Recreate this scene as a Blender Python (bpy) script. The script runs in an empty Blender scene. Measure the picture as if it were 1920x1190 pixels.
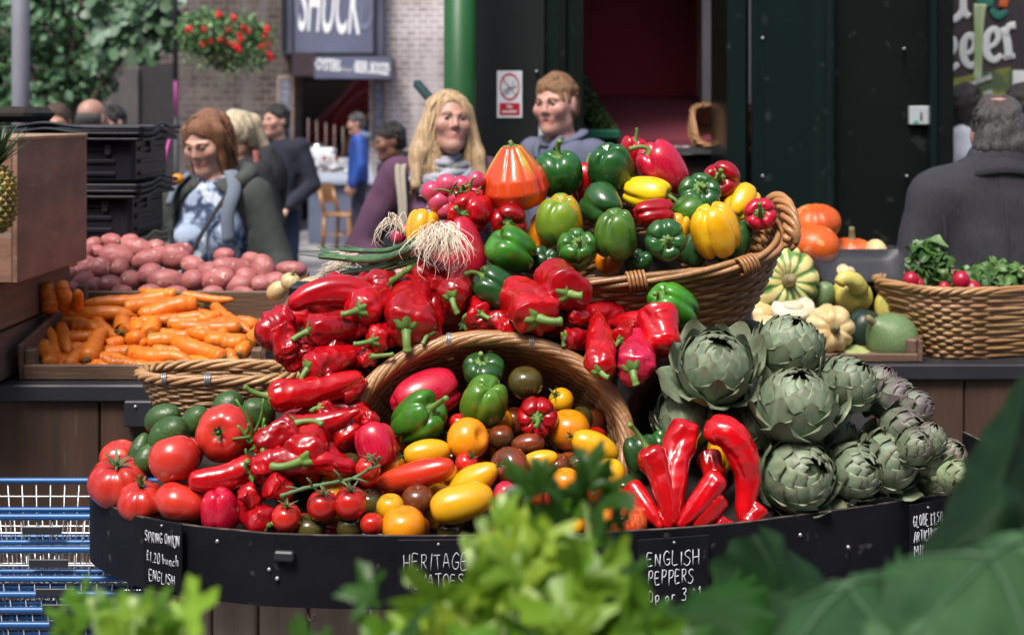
import bpy, math, random
import numpy as np
from mathutils import Vector, Matrix
R = math.radians
S = bpy.context.scene
COL = S.collection
random.seed(7)
rng = np.random.default_rng(11)

# ------------------------------------------------------------------ camera, sky, sun, exposure
F, HOR, CAMH = 2667.0, 215.0, 1.65            # focal length in photo pixels, horizon row, eye height
cam_d = bpy.data.cameras.new('camera'); cam = bpy.data.objects.new('camera', cam_d); COL.objects.link(cam)
cam.location = (0, 0, CAMH); cam.rotation_euler = (R(90), 0, 0)
cam_d.sensor_width = 36; cam_d.lens = 36*F/1920
cam_d.shift_y = -(595-HOR)/1920
cam_d.clip_start = 0.05; cam_d.clip_end = 500
cam_d.dof.use_dof = True; cam_d.dof.focus_distance = 2.55; cam_d.dof.aperture_fstop = 5.0
S.camera = cam
W = bpy.data.worlds.new('World'); S.world = W; W.use_nodes = True
SUN_EL, SUN_AZ = R(58), R(205)                # high sun behind cloud, over the viewer's left shoulder
nt = W.node_tree; bg = nt.nodes['Background']
sky = nt.nodes.new('ShaderNodeTexSky'); sky.sky_type = 'NISHITA'; sky.sun_disc = False
sky.sun_elevation = SUN_EL; sky.sun_rotation = SUN_AZ; sky.air_density = 1.0; sky.dust_density = 4.0; sky.ozone_density = 1.0
nt.links.new(sky.outputs[0], bg.inputs[0]); bg.inputs[1].default_value = 0.10
sun_d = bpy.data.lights.new('sun', 'SUN'); sun = bpy.data.objects.new('sun', sun_d); COL.objects.link(sun)
sun_d.energy = 2.4; sun_d.angle = R(19); sun_d.color = (1.0, .97, .93)
sd = Vector((math.sin(SUN_AZ)*math.cos(SUN_EL), math.cos(SUN_AZ)*math.cos(SUN_EL), math.sin(SUN_EL)))
sun.rotation_euler = sd.to_track_quat('Z', 'Y').to_euler()
S.view_settings.view_transform = 'Standard'; S.view_settings.look = 'None'
S.view_settings.exposure = 0.88; S.view_settings.gamma = 1.0
S.cycles.use_denoising = True
S.cycles.max_bounces = 6; S.cycles.diffuse_bounces = 3; S.cycles.glossy_bounces = 3
S.cycles.transmission_bounces = 4; S.cycles.transparent_max_bounces = 6
S.cycles.sample_clamp_indirect = 6

def P(px, py, Y):                              # the real-world point seen at a photo position, Y metres away
    return np.array([(px-960)/F*Y, Y, CAMH-(py-HOR)/F*Y])
def dY(py): return 2.27+(985-py)*0.00092       # how far back the heap lies as it climbs
# ------------------------------------------------------------------ tagging
def tag(o, label=None, cat=None, group=None, kind=None):
    if label: o['label'] = label
    if cat: o['category'] = cat
    if group: o['group'] = group
    if kind: o['kind'] = kind
    return o
def thing(name, label, cat, loc=(0,0,0), rz=0, group=None):
    o = bpy.data.objects.new(name, None); COL.objects.link(o); o.location = loc; o.rotation_euler = (0,0,rz)
    o.empty_display_size = .05
    return tag(o, label, cat, group)
# ------------------------------------------------------------------ mesh building
class MB:
    """collects vertices and faces (plus an optional colour per vertex) into ONE mesh"""
    def __init__(s): s.v = []; s.f = []; s.c = []; s.n = 0
    def add(s, V, Fc, col=None):
        V = np.asarray(V, float).reshape(-1, 3)
        s.v.append(V); s.f.append((s.n, Fc)); s.n += len(V)
        c = np.ones((len(V), 4)); c[:, :3] = (1,1,1) if col is None else np.asarray(col)[..., :3]
        s.c.append(c); return s
    def box(s, c, d, rot=None, col=None, bev=0.0):
        d = np.asarray(d, float)/2
        if bev <= 0:
            V = np.array([[x,y,z] for x in (-1,1) for y in (-1,1) for z in (-1,1)], float)*d
            Fc = [(0,1,3,2),(4,6,7,5),(0,4,5,1),(2,3,7,6),(0,2,6,4),(1,5,7,3)]
        else:
            V = []; b = min(bev, d.min()*.9)
            for x in (-1,1):
                for y in (-1,1):
                    for z in (-1,1):
                        V += [(x*d[0], y*(d[1]-b), z*(d[2]-b)), (x*(d[0]-b), y*d[1], z*(d[2]-b)), (x*(d[0]-b), y*(d[1]-b), z*d[2])]
            V = np.array(V); i = lambda x,y,z,k: 3*((x>0)*4+(y>0)*2+(z>0))+k
            Fc = []
            for x in (-1,1):
                q = [i(x,-1,-1,0), i(x,1,-1,0), i(x,1,1,0), i(x,-1,1,0)]; Fc.append(tuple(q if x>0 else q[::-1]))
                q = [i(-1,x,-1,1), i(-1,x,1,1), i(1,x,1,1), i(1,x,-1,1)]; Fc.append(tuple(q if x>0 else q[::-1]))
                q = [i(-1,-1,x,2), i(1,-1,x,2), i(1,1,x,2), i(-1,1,x,2)]; Fc.append(tuple(q if x>0 else q[::-1]))
            for x in (-1,1):
                for y in (-1,1):
                    q = [i(x,y,-1,0), i(x,y,-1,1), i(x,y,1,1), i(x,y,1,0)]; Fc.append(tuple(q if x*y>0 else q[::-1]))
                    q = [i(x,-1,y,0), i(x,1,y,0), i(x,1,y,2), i(x,-1,y,2)]; Fc.append(tuple(q if x*y>0 else q[::-1]))
                    q = [i(-1,x,y,1), i(-1,x,y,2), i(1,x,y,2), i(1,x,y,1)]; Fc.append(tuple(q if x*y>0 else q[::-1]))
                    for z in (-1,1):
                        t = [i(x,y,z,0), i(x,y,z,1), i(x,y,z,2)]; Fc.append(tuple(t if x*y*z>0 else t[::-1]))
        if rot is not None: V = V @ np.asarray(rot).T
        return s.add(V+np.asarray(c), Fc, col)
    def seg(s, a, b, w, h, up=(0,0,1), col=None, bev=0.0):
        """a bar of section w x h from a to b"""
        a = np.asarray(a, float); b = np.asarray(b, float); d = b-a; L = np.linalg.norm(d); y = d/L
        x = np.cross(y, up); x /= max(np.linalg.norm(x), 1e-9); z = np.cross(x, y)
        return s.box((a+b)/2, (w, L, h), np.stack([x,y,z], 1), col, bev)
    def tube(s, pts, rad, n=8, closed=False, caps=True, col=None, flat=1.0):
        V, Fc = tube_geo(pts, rad, n, closed, caps, flat)
        return s.add(V, Fc, col)
    def build(s, name, mat, parent=None, smooth=True, M=None):
        V = np.concatenate(s.v) if s.v else np.zeros((0,3))
        Fc = []
        for off, fs in s.f:
            if isinstance(fs, np.ndarray): Fc += (fs+off).tolist()
            else: Fc += [tuple(i+off for i in f) for f in fs]
        me = bpy.data.meshes.new(name); me.from_pydata(V.tolist(), [], Fc)
        at = me.color_attributes.new('Col', 'FLOAT_COLOR', 'POINT')
        at.data.foreach_set('color', np.concatenate(s.c).astype(np.float32).ravel())
        if smooth: me.polygons.foreach_set('use_smooth', np.ones(len(me.polygons), bool))
        me.update(); me.materials.append(mat)
        o = bpy.data.objects.new(name, me); COL.objects.link(o)
        if M is not None: o.matrix_world = M
        if parent is not None: o.parent = parent
        return o
def smooth_by_angle(o, deg=40):
    me = o.data
    me.polygons.foreach_set('use_smooth', np.ones(len(me.polygons), bool))
    try: me.set_sharp_from_angle(angle=R(deg))
    except Exception: pass
    return o
def catmull(pts, n):
    pts = np.asarray(pts, float); m = len(pts)
    if m == 2: 
        t = np.linspace(0,1,n)[:,None]; return pts[0]*(1-t)+pts[1]*t
    ext = np.vstack([2*pts[0]-pts[1], pts, 2*pts[-1]-pts[-2]])
    t = np.linspace(0, m-1-1e-9, n); i = t.astype(int); u = (t-i)[:,None]
    p0,p1,p2,p3 = ext[i],ext[i+1],ext[i+2],ext[i+3]
    return .5*((2*p1)+(-p0+p2)*u+(2*p0-5*p1+4*p2-p3)*u*u+(-p0+3*p1-3*p2+p3)*u**3)
def frames(pts, closed=False):
    pts = np.asarray(pts, float); n = len(pts)
    if closed: T = np.roll(pts,-1,0)-np.roll(pts,1,0)
    else: T = np.gradient(pts, axis=0)
    T /= np.maximum(np.linalg.norm(T,axis=1,keepdims=True),1e-9)
    ref = np.array([0,0,1.]) if abs(T[0][2])<.9 else np.array([1.,0,0])
    N = np.zeros_like(pts); x = np.cross(T[0],ref); x /= np.linalg.norm(x)
    for i in range(n):
        x = x-T[i]*np.dot(x,T[i]); x /= max(np.linalg.norm(x),1e-9); N[i] = x
    return T, N, np.cross(T,N)
def tube_geo(pts, rad, n=8, closed=False, caps=True, flat=1.0):
    pts = np.asarray(pts,float); m = len(pts); T,N,B = frames(pts,closed)
    rad = np.broadcast_to(np.asarray(rad,float),(m,))
    a = np.arange(n)*2*np.pi/n
    V = pts[:,None]+rad[:,None,None]*(np.cos(a)[None,:,None]*N[:,None]+flat*np.sin(a)[None,:,None]*B[:,None])
    V = V.reshape(-1,3); k = m if closed else m-1
    i = np.arange(k)[:,None]; j = np.arange(n)[None,:]; i2 = (i+1)%m; j2 = (j+1)%n
    Q = np.stack(np.broadcast_arrays(i*n+j, i*n+j2, i2*n+j2, i2*n+j), -1).reshape(-1,4)
    Fc = [tuple(q) for q in Q.tolist()]
    if caps and not closed: Fc += [tuple(range(n))[::-1], tuple(range((m-1)*n, m*n))]
    return V, Fc
def grid_faces(nu, nv, wrap_u=False):
    """faces of a grid stored as [v, u]; u may wrap"""
    ku = nu if wrap_u else nu-1
    i = np.arange(nv-1)[:,None]; j = np.arange(ku)[None,:]; j2 = (j+1)%nu
    return np.stack(np.broadcast_arrays(i*nu+j, i*nu+j2, (i+1)*nu+j2, (i+1)*nu+j), -1).reshape(-1,4)
class Wave:
    """smooth random field: a sum of sines"""
    def __init__(s, seed, scale=1.0, n=7):
        g = np.random.default_rng(seed); s.k = g.normal(size=(n,3))*scale*2.2; s.p = g.uniform(0,6.28,n)
    def __call__(s, X): return np.sin(np.asarray(X)@s.k.T+s.p).mean(-1)*1.8
def axes(z, roll=0.0):
    z = np.asarray(z,float); z = z/np.linalg.norm(z)
    r = np.array([0,0,1.]) if abs(z[2])<.95 else np.array([0,1.,0])
    x = np.cross(r,z); x /= np.linalg.norm(x); y = np.cross(z,x)
    c,s_ = math.cos(roll), math.sin(roll)
    return np.stack([x*c+y*s_, y*c-x*s_, z],1)
def mat4(Rm, t, sc=1.0):
    M = Matrix.Identity(4)
    for i in range(3):
        for j in range(3): M[i][j] = float(Rm[i][j])*sc
        M[i][3] = float(t[i])
    return M
# ------------------------------------------------------------------ materials
MATS = {}
def nodes(name):
    m = bpy.data.materials.new(name); m.use_nodes = True; t = m.node_tree
    return m, t, t.nodes['Principled BSDF'], t.nodes.new, t.links.new
def rgba(c): return (c[0], c[1], c[2], 1)
def mat(name, c1, c2=None, scale=8, rough=.5, bump=0.0, bscale=60, detail=4, coat=0.0, spec=.5, contrast=(.35,.65),
        metal=0.0, attr=False, stretch=None, c3=None, s3=40, t3=.62, sss=0.0, bdist=.01, emit=None, rvar=0.0):
    """one procedural material: two colours mixed by noise, optional specks c3, bump, vertex tint"""
    if name in MATS: return MATS[name]
    m, t, b, new, link = nodes(name)
    tc = new('ShaderNodeTexCoord'); src = tc.outputs['Object']
    if stretch:
        mp = new('ShaderNodeMapping'); mp.inputs['Scale'].default_value = stretch; link(src, mp.inputs[0]); src = mp.outputs[0]
    oi = new('ShaderNodeObjectInfo'); va = new('ShaderNodeVectorMath'); va.operation = 'ADD'
    ml = new('ShaderNodeMath'); ml.operation = 'MULTIPLY'; ml.inputs[1].default_value = 37.0
    link(oi.outputs['Random'], ml.inputs[0]); link(src, va.inputs[0]); link(ml.outputs[0], va.inputs[1]); src = va.outputs[0]
    nz = new('ShaderNodeTexNoise'); nz.inputs['Scale'].default_value = scale; nz.inputs['Detail'].default_value = detail; link(src, nz.inputs[0])
    rp = new('ShaderNodeValToRGB'); rp.color_ramp.elements[0].position = contrast[0]; rp.color_ramp.elements[1].position = contrast[1]
    c2 = c2 if c2 is not None else tuple(x*.72 for x in c1)
    rp.color_ramp.elements[0].color = rgba(c1); rp.color_ramp.elements[1].color = rgba(c2); link(nz.outputs['Fac'], rp.inputs[0])
    out = rp.outputs[0]
    if c3 is not None:
        n3 = new('ShaderNodeTexNoise'); n3.inputs['Scale'].default_value = s3; n3.inputs['Detail'].default_value = 2; link(src, n3.inputs[0])
        r3 = new('ShaderNodeValToRGB'); r3.color_ramp.elements[0].position = t3; r3.color_ramp.elements[1].position = min(t3+.06,1)
        link(n3.outputs['Fac'], r3.inputs[0]); mx = new('ShaderNodeMix'); mx.data_type = 'RGBA'
        link(r3.outputs[0], mx.inputs['Factor']); link(out, mx.inputs[6]); mx.inputs[7].default_value = rgba(c3); out = mx.outputs[2]
    if attr:
        at = new('ShaderNodeAttribute'); at.attribute_name = 'Col'; mx = new('ShaderNodeMix'); mx.data_type = 'RGBA'; mx.blend_type = 'MULTIPLY'
        mx.inputs['Factor'].default_value = 1; link(out, mx.inputs[6]); link(at.outputs['Color'], mx.inputs[7]); out = mx.outputs[2]
    link(out, b.inputs['Base Color'])
    b.inputs['Roughness'].default_value = rough; b.inputs['Metallic'].default_value = metal
    if rvar:
        mr = new('ShaderNodeMapRange'); mr.inputs[3].default_value = max(rough-rvar,.02); mr.inputs[4].default_value = rough+rvar
        link(nz.outputs['Fac'], mr.inputs[0]); link(mr.outputs[0], b.inputs['Roughness'])
    b.inputs['Specular IOR Level'].default_value = spec; b.inputs['Coat Weight'].default_value = coat; b.inputs['Coat Roughness'].default_value = .08
    if sss: b.inputs['Subsurface Weight'].default_value = sss; b.inputs['Subsurface Radius'].default_value = (.012,.004,.002); b.inputs['Subsurface Scale'].default_value = 1
    if bump:
        nb = new('ShaderNodeTexNoise'); nb.inputs['Scale'].default_value = bscale; nb.inputs['Detail'].default_value = 3; link(src, nb.inputs[0])
        bp = new('ShaderNodeBump'); bp.inputs['Strength'].default_value = bump; bp.inputs['Distance'].default_value = bdist
        link(nb.outputs['Fac'], bp.inputs['Height']); link(bp.outputs[0], b.inputs['Normal'])
    if emit: b.inputs['Emission Color'].default_value = rgba(emit[0]); b.inputs['Emission Strength'].default_value = emit[1]
    MATS[name] = m; return m
def wood(name, c1, c2, axis=0, scale=6, rough=.65, worn=None):
    """wood: noise stretched along one axis, with fine grain"""
    st = [14,14,14]; st[axis] = 1.2
    return mat(name, c1, c2, scale=scale*.35, rough=rough, stretch=tuple(st), bump=.5, bscale=10, detail=6, c3=worn, s3=5, t3=.66, contrast=(.3,.7), bdist=.004)
def brick(name, c1, c2, mortar, scale=6.0, offs=None, wall_axis='XZ'):
    if name in MATS: return MATS[name]
    m, t, b, new, link = nodes(name)
    tc = new('ShaderNodeTexCoord'); sp = new('ShaderNodeSeparateXYZ'); cb = new('ShaderNodeCombineXYZ'); link(tc.outputs['Object'], sp.inputs[0])
    link(sp.outputs[0 if wall_axis=='XZ' else 1], cb.inputs[0]); link(sp.outputs[2], cb.inputs[1])
    bt = new('ShaderNodeTexBrick'); bt.inputs['Scale'].default_value = scale; bt.inputs['Color1'].default_value = rgba(c1); bt.inputs['Color2'].default_value = rgba(c2)
    bt.inputs['Mortar'].default_value = rgba(mortar); bt.inputs['Mortar Size'].default_value = .025; bt.inputs['Bias'].default_value = 0; link(cb.outputs[0], bt.inputs[0])
    nz = new('ShaderNodeTexNoise'); nz.inputs['Scale'].default_value = 1.1; nz.inputs['Detail'].default_value = 8; link(tc.outputs['Object'], nz.inputs[0])
    mp = new('ShaderNodeMapping'); mp.inputs['Scale'].default_value = (2.6,1,.35); link(tc.outputs['Object'], mp.inputs[0])
    n2 = new('ShaderNodeTexNoise'); n2.inputs['Scale'].default_value = 1.6; n2.inputs['Detail'].default_value = 7; link(mp.outputs[0], n2.inputs[0])
    r2 = new('ShaderNodeValToRGB'); r2.color_ramp.elements[0].position = .50; r2.color_ramp.elements[1].position = .68; link(n2.outputs['Fac'], r2.inputs[0])
    mx = new('ShaderNodeMix'); mx.data_type = 'RGBA'; link(r2.outputs[0], mx.inputs['Factor']); link(bt.outputs[0], mx.inputs[6]); mx.inputs[7].default_value = rgba([min(1,x*1.0) for x in mortar])
    m2 = new('ShaderNodeMix'); m2.data_type = 'RGBA'; m2.blend_type = 'MULTIPLY'; m2.inputs['Factor'].default_value = .8
    r3 = new('ShaderNodeValToRGB'); r3.color_ramp.elements[0].position = .3; r3.color_ramp.elements[0].color = (.45,.42,.42,1); r3.color_ramp.elements[1].position = .65; link(nz.outputs['Fac'], r3.inputs[0])
    link(mx.outputs[2], m2.inputs[6]); link(r3.outputs[0], m2.inputs[7]); link(m2.outputs[2], b.inputs['Base Color']); b.inputs['Roughness'].default_value = .9
    bp = new('ShaderNodeBump'); bp.inputs['Strength'].default_value = .6; bp.inputs['Distance'].default_value = .02; link(bt.outputs['Fac'], bp.inputs['Height']); bp.invert = True; link(bp.outputs[0], b.inputs['Normal'])
    MATS[name] = m; return m
# ================================================================== the setting
def pbox(mb, x0, x1, y0, y1, Y, th, bev=0.0, col=None):
    a = P(x0, y1, Y); b = P(x1, y0, Y)
    return mb.box(((a[0]+b[0])/2, Y+th/2, (a[2]+b[2])/2), (abs(b[0]-a[0]), th, abs(b[2]-a[2])), None, col, bev)
def gpy(Y): return HOR+CAMH*F/Y                # photo row of the ground at distance Y
def text(name, s, h, m, parent, M, wscale=1.0, ext=.0006, align='CENTER', bold=0.0):
    cu = bpy.data.curves.new(name, 'FONT'); cu.body = s; cu.align_x = align; cu.align_y = 'CENTER'; cu.size = h*1.4; cu.extrude = ext; cu.offset = bold
    o = bpy.data.objects.new(name, cu); COL.objects.link(o)
    dg = bpy.context.evaluated_depsgraph_get(); me = bpy.data.meshes.new_from_object(o.evaluated_get(dg)); me.name = name
    bpy.data.objects.remove(o); bpy.data.curves.remove(cu); me.materials.clear(); me.materials.append(m)
    o = bpy.data.objects.new(name, me); COL.objects.link(o); o.matrix_world = M @ Matrix.Diagonal((wscale,1,1,1))
    if parent is not None: o.parent = parent; o.matrix_parent_inverse = parent.matrix_world.inverted()
    return o
FACE = Matrix(((1,0,0,0),(0,0,-1,0),(0,1,0,0),(0,0,0,1)))     # text plane that faces the viewer
def facing(px, py, Y, tilt=0, yaw=0): return Matrix.Translation(P(px,py,Y)) @ Matrix.Rotation(R(yaw),4,'Z') @ FACE @ Matrix.Rotation(R(tilt),4,'Z')

def child(o, p): o.parent = p; o.matrix_parent_inverse = Matrix.LocRotScale(p.location, p.rotation_euler, None).inverted(); return o
setp = child
def child0(o, p): o.parent = p; return o
M_pave = mat('paving_stone', (.20,.19,.20), (.11,.105,.115), scale=3, rough=.75, bump=.5, bscale=22, c3=(.30,.28,.28), s3=1.4, t3=.56)
g = MB(); xs = np.linspace(-30,30,41); ys = np.linspace(-8,60,41)
V = np.array([[x,y,.012*math.sin(x*1.3)*math.sin(y*.9)] for y in ys for x in xs]); g.add(V, grid_faces(41,41)); tag(g.build('ground', M_pave), kind='structure')

# --- brick building across the street (oyster bar in a railway arch)
YB = 20.0
M_bdark = brick('brick_dark', (.060,.043,.036), (.125,.094,.080), (.165,.145,.14), 2.6)
M_blight = brick('brick_whitewashed', (.46,.40,.39), (.33,.27,.26), (.70,.65,.66), 3.0)
M_slate = mat('painted_slate_grey', (.070,.080,.120), (.052,.058,.088), scale=2.5, rough=.55)
M_slate2 = mat('sign_face_grey', (.115,.125,.19), (.085,.09,.14), scale=2, rough=.5)
M_black = mat('black_paint', (.010,.010,.013), (.016,.016,.020), scale=6, rough=.5, c3=(.09,.09,.09), s3=60, t3=.74)
M_white = mat('white_lettering', (.80,.80,.80), (.70,.70,.72), scale=30, rough=.8)
M_ghost = mat('worn_lettering', (.17,.18,.26), (.14,.15,.22), scale=30, rough=.8)
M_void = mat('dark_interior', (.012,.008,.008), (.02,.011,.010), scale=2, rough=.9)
M_redcloth = mat('red_drape', (.25,.008,.012), (.13,.004,.007), scale=3, rough=.7)
M_gold = mat('gold_drape', (.40,.15,.02), (.25,.08,.02), scale=3, rough=.6)
M_tan = mat('tan_timber', (.30,.21,.16), (.20,.13,.10), scale=6, rough=.6)
bld = thing('brick_building', 'old brick railway arch building across the street behind the oyster bar doorway', 'building', (0,YB,0))
w = MB(); pbox(w, -500, 556, -320, gpy(YB), YB, .5); child(w.build('wall', M_bdark, None, False), bld)
w = MB(); pbox(w, 692, 1300, -320, gpy(YB), YB, .5); child(w.build('wall', M_blight, None, False), bld)
w = MB(); pbox(w, 556, 692, -320, 146, YB, .5); child(w.build('lintel_wall', M_bdark, None, False), bld)
w = MB(); pbox(w, 262, 331, 120, gpy(YB), YB-.03, .02); child(w.build('door', mat('recess_shade',(.013,.012,.012),(.02,.018,.018),rough=.6), None, False), bld)  # flat dark sheet, its colour stands in for the shade of a recess
w = MB(); pbox(w, 211, 259, 130, gpy(YB), YB-.10, .095); child(w.build('pillar', mat('grey_pillar',(.085,.078,.074),(.055,.05,.048),scale=4,rough=.8), None, False), bld)
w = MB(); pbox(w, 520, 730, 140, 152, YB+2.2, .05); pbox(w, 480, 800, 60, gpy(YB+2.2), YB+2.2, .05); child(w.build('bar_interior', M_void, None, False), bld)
w = MB()
for i in range(7):                              # swags of red and gold cloth inside the doorway
    a = P(600-i*4, 330-i*14, YB+1.5); b = P(640+i*2, 230-i*9, YB+1.3); c = P(705, 195-i*16, YB+1.0)
    w.tube(catmull([a,b,c], 14), .05+.012*(i%3), 7)
child(w.build('red_drapes', M_redcloth), bld)
w = MB()
w.tube(catmull([P(640,300,YB+1.2), P(668,235,YB+1.0), P(700,212,YB+.9)], 14), .045, 7); child(w.build('gold_drape', M_gold), bld)
for i,x in enumerate((578,594,611,627,643)):
    w = MB(); w.tube([P(x,222+i*4,YB-.6), P(x,330,YB-.6)], .011, 8); child(w.build('bar_rail_post', mat('dim_brass',(.16,.12,.10),(.10,.07,.06),rough=.5)), bld)
for x0,x1,y0,y1 in ((519,551,143,262),(696,724,150,268)):
    t_ = MB(); pbox(t_, x0, x1, y0, y1, YB-.09, .08, bev=.01); fr = child(t_.build('menu_board', M_tan, None, False), bld)
    t_ = MB(); pbox(t_, x0+5, x1-5, y0+5, y1-5, YB-.10, .008); pn = child(t_.build('chalk_panel', M_slate, None, False), bld)
    yy = y0+10
    while yy < y1-10:
        t_ = MB(); xx = x0+8
        while xx < x1-9:
            l = random.uniform(2,6); pbox(t_, xx, min(xx+l,x1-8), yy, yy+random.uniform(2,3.4), YB-.104, .003); xx += l+random.uniform(1,2.5)
        yy += random.uniform(5.5,9); child(t_.build('chalk_writing', mat('chalk_dim',(.42,.44,.5),(.35,.36,.42),rough=.9), None, False), bld)
# big projecting sign
sg = thing('hanging_sign', 'large square dark grey bar sign reading SHUCK in tall white letters above the doorway', 'sign', P(620,50,YB-.4))
w = MB(); pbox(w, 527, 718, -160, 104, YB-.3, .29); child(w.build('sign_surround', M_slate, None, False), sg)
w = MB(); pbox(w, 551, 699, -150, 99, YB-.36, .055); child(w.build('sign_face', M_slate2, None, False), sg)
w = MB()
for x0,x1,y0,y1 in ((527,532,-150,93),(547,551,-150,97),(699,702,-150,104),(527,702,99,103)): pbox(w,x0,x1,y0,y1,YB-.38,.07)
child(w.build('sign_frame', M_black, None, False), sg)
setp(text('sign_lettering', 'SHUCK', .80, M_white, None, facing(619,14,YB-.365,-4), .235, .004, bold=.012), sg)
setp(text('worn_lettering', 'W', .7, M_ghost, None, facing(567,2,YB-.365,-3), .3, .003), sg)
setp(text('worn_lettering', 'ED', .7, M_ghost, None, facing(678,16,YB-.365,-4), .3, .003), sg)
fs = thing('fascia_sign', 'long low dark fascia board reading OYSTERS BEER and BOOZE over the bar doorway', 'sign', P(640,125,YB-.5))
w = MB(); pbox(w, 589, 731, 106, 147, YB-.75, .74); child(w.build('fascia_board', M_slate2, None, False), fs)
w = MB(); pbox(w, 548, 588.6, 101, 142, YB-.74, .73); child(w.build('fascia_end', mat('maroon_board',(.035,.016,.022),(.025,.012,.018),rough=.6), None, False), fs)
setp(text('fascia_lettering', '·OYSTERS', .15, M_white, None, facing(614,123,YB-.755,-5), .38, .003, bold=.006), fs)
setp(text('fascia_lettering', 'from £1 each', .055, M_white, None, facing(649,131,YB-.755,-5), .40, .003), fs)
setp(text('fascia_lettering', '·BEER', .15, M_white, None, facing(676,127,YB-.755,-5), .38, .003, bold=.006), fs)
setp(text('fascia_lettering', 'and', .06, M_white, None, facing(693,135,YB-.755,-5), .5, .003), fs)
setp(text('fascia_lettering', 'BOOZE·', .15, M_white, None, facing(713,130,YB-.755,-5), .36, .003, bold=.006), fs)

# --- street furniture on the left
M_post = mat('grey_post', (.20,.20,.235), (.16,.16,.19), scale=4, rough=.55)
lp = thing('lamp_post', 'grey painted steel post standing in front of the ivy at far left', 'post', P(39,gpy(8),8))
w = MB(); w.tube([P(39,gpy(8),8), P(39,-420,8)], .049, 20); child(w.build('shaft', M_post), lp)
w = MB(); w.tube([P(39,gpy(8),8), P(39,gpy(8)-90,8)], .075, 20); child(w.build('base_sleeve', M_post), lp)
pk = thing('pink_pole', 'slim bright pink pole standing against the dark recess panel below the flower basket', 'pole', P(330,gpy(14),14))
w = MB(); w.tube([P(330,218,14), P(329,150,14)], .016, 10); child(w.build('shaft', mat('pink_paint',(.33,.025,.20),(.27,.02,.16),rough=.5)), pk)
w = MB(); w.tube([P(329,149,14), P(328,-160,14)], .026, 10); w.tube([P(330,gpy(14),14), P(330,219,14)], .026, 10); child(w.build('dark_tube', M_black), pk)
def leaf_cloud(mb, blobs, n, size, cols, seed, droop=0.0, fill=.62):
    g = np.random.default_rng(seed); vol = np.array([b[1][0]*b[1][1]*b[1][2] for b in blobs]); ch = g.choice(len(blobs), n, p=vol/vol.sum())
    wv = Wave(seed, 1.6/max(size*6,.01)*.1, 6)
    for i in range(n):
        c, r = blobs[ch[i]]; d = g.normal(size=3); d /= np.linalg.norm(d); rr = fill+(1-fill)*g.uniform()**.6
        p = np.asarray(c)+d*np.asarray(r)*rr*g.uniform(.75,1.12)
        if wv(p[None]*1.0)[0] < -.55: continue
        nrm = d*.7+g.normal(size=3)*.55+np.array([0,-.25,.35]); A = axes(nrm, g.uniform(0,6.28)); s = size*g.uniform(.55,1.3)
        L = np.array([[0,-.5,0],[.36,-.12,.07],[.27,.28,.05],[0,.62,-.12-droop],[-.27,.28,.05],[-.36,-.12,.07],[0,0,0.0]])*s
        c_ = np.array(cols[g.integers(len(cols))])*g.uniform(.75,1.25)
        mb.add(L@A.T+p, [(6,0,1),(6,1,2),(6,2,3),(6,3,4),(6,4,5),(6,5,0)], c_)
M_leaf = mat('leaf_tinted', (1,1,1), (.8,.85,.75), scale=5, rough=.45, attr=True, sss=0.0)
M_bark = mat('bark', (.10,.075,.055), (.05,.038,.03), scale=5, rough=.9, bump=.8, bscale=18, stretch=(3,3,.6))
tr = thing('ivy_clad_tree', 'dense green bushy tree with pale broad leaves on its right beside the wall', 'tree', P(120,gpy(15.5),15.5))
w = MB(); base = P(120,gpy(15.5),15.5)
w.tube(catmull([base, base+[.05,0,.9], base+[-.05,.1,1.8], base+[.1,.1,2.8]],16), np.linspace(.17,.07,16), 10)
for a,b in ((1.3,(-.7,0,2.6)),(1.6,(.8,.1,2.5)),(2.0,(.3,-.3,3.0)),(1.2,(.5,-.3,2.0))):
    w.tube(catmull([base+[0,.05,a], base+np.array(b)*[.5,.5,.8], base+np.array(b)],8), np.linspace(.06,.018,8), 7)
child(w.build('trunk', M_bark), tr)
Yt = 15.5; k = Yt/F
def blob(px,py,rx,ry,dy=0,d=.45): return (P(px,py,Yt+dy), (rx*k, d, ry*k))
w = MB()
leaf_cloud(w, [blob(95,40,95,70),blob(40,130,80,70,.3),blob(150,130,75,75,.1),blob(210,60,75,60,.2),blob(0,40,100,80,.4),blob(150,-30,150,70,.3),blob(110,185,90,50,.2),blob(-60,140,70,90,.4),blob(20,205,60,35,.3)],
           5200, .105, [(.036,.09,.033),(.055,.135,.045),(.075,.17,.07),(.09,.20,.10),(.026,.065,.026),(.13,.25,.14)], 3)
child(w.build('crown', M_leaf, None, False), tr)
w = MB(); g_ = np.random.default_rng(5)
for i in range(150):                             # broad hand-shaped leaves on drooping twigs
    px = g_.uniform(170,330); py = g_.uniform(-30,118)
    if px > 290 and py > 90: continue
    p = P(px,py,Yt-.5+g_.uniform(-.25,.2)); A = axes(np.array([g_.normal()*.4-.2,-.75,.65+g_.normal()*.3]), g_.uniform(-.9,.9)+math.pi); s = .145*g_.uniform(.6,1.25)
    pts = []
    for q in range(15):
        a = -2.5+5.0*q/14; rr = .35+.65*abs(math.cos(a*1.55))**.8*(1 if abs(a)<2 else .8); pts.append((math.sin(a)*rr*.8, math.cos(a)*rr, -.18*rr*rr))
    V = np.array([(0,-.1,0)]+pts)*s; c_ = np.array([(.06,.13,.055),(.10,.18,.10),(.045,.10,.04),(.17,.26,.18)][g_.integers(4)])*g_.uniform(.8,1.1)
    w.add(V@A.T+p, [(0,q,q+1) for q in range(1,15)], c_)
child(w.build('broad_leaves', M_leaf, None, False), tr)
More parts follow.
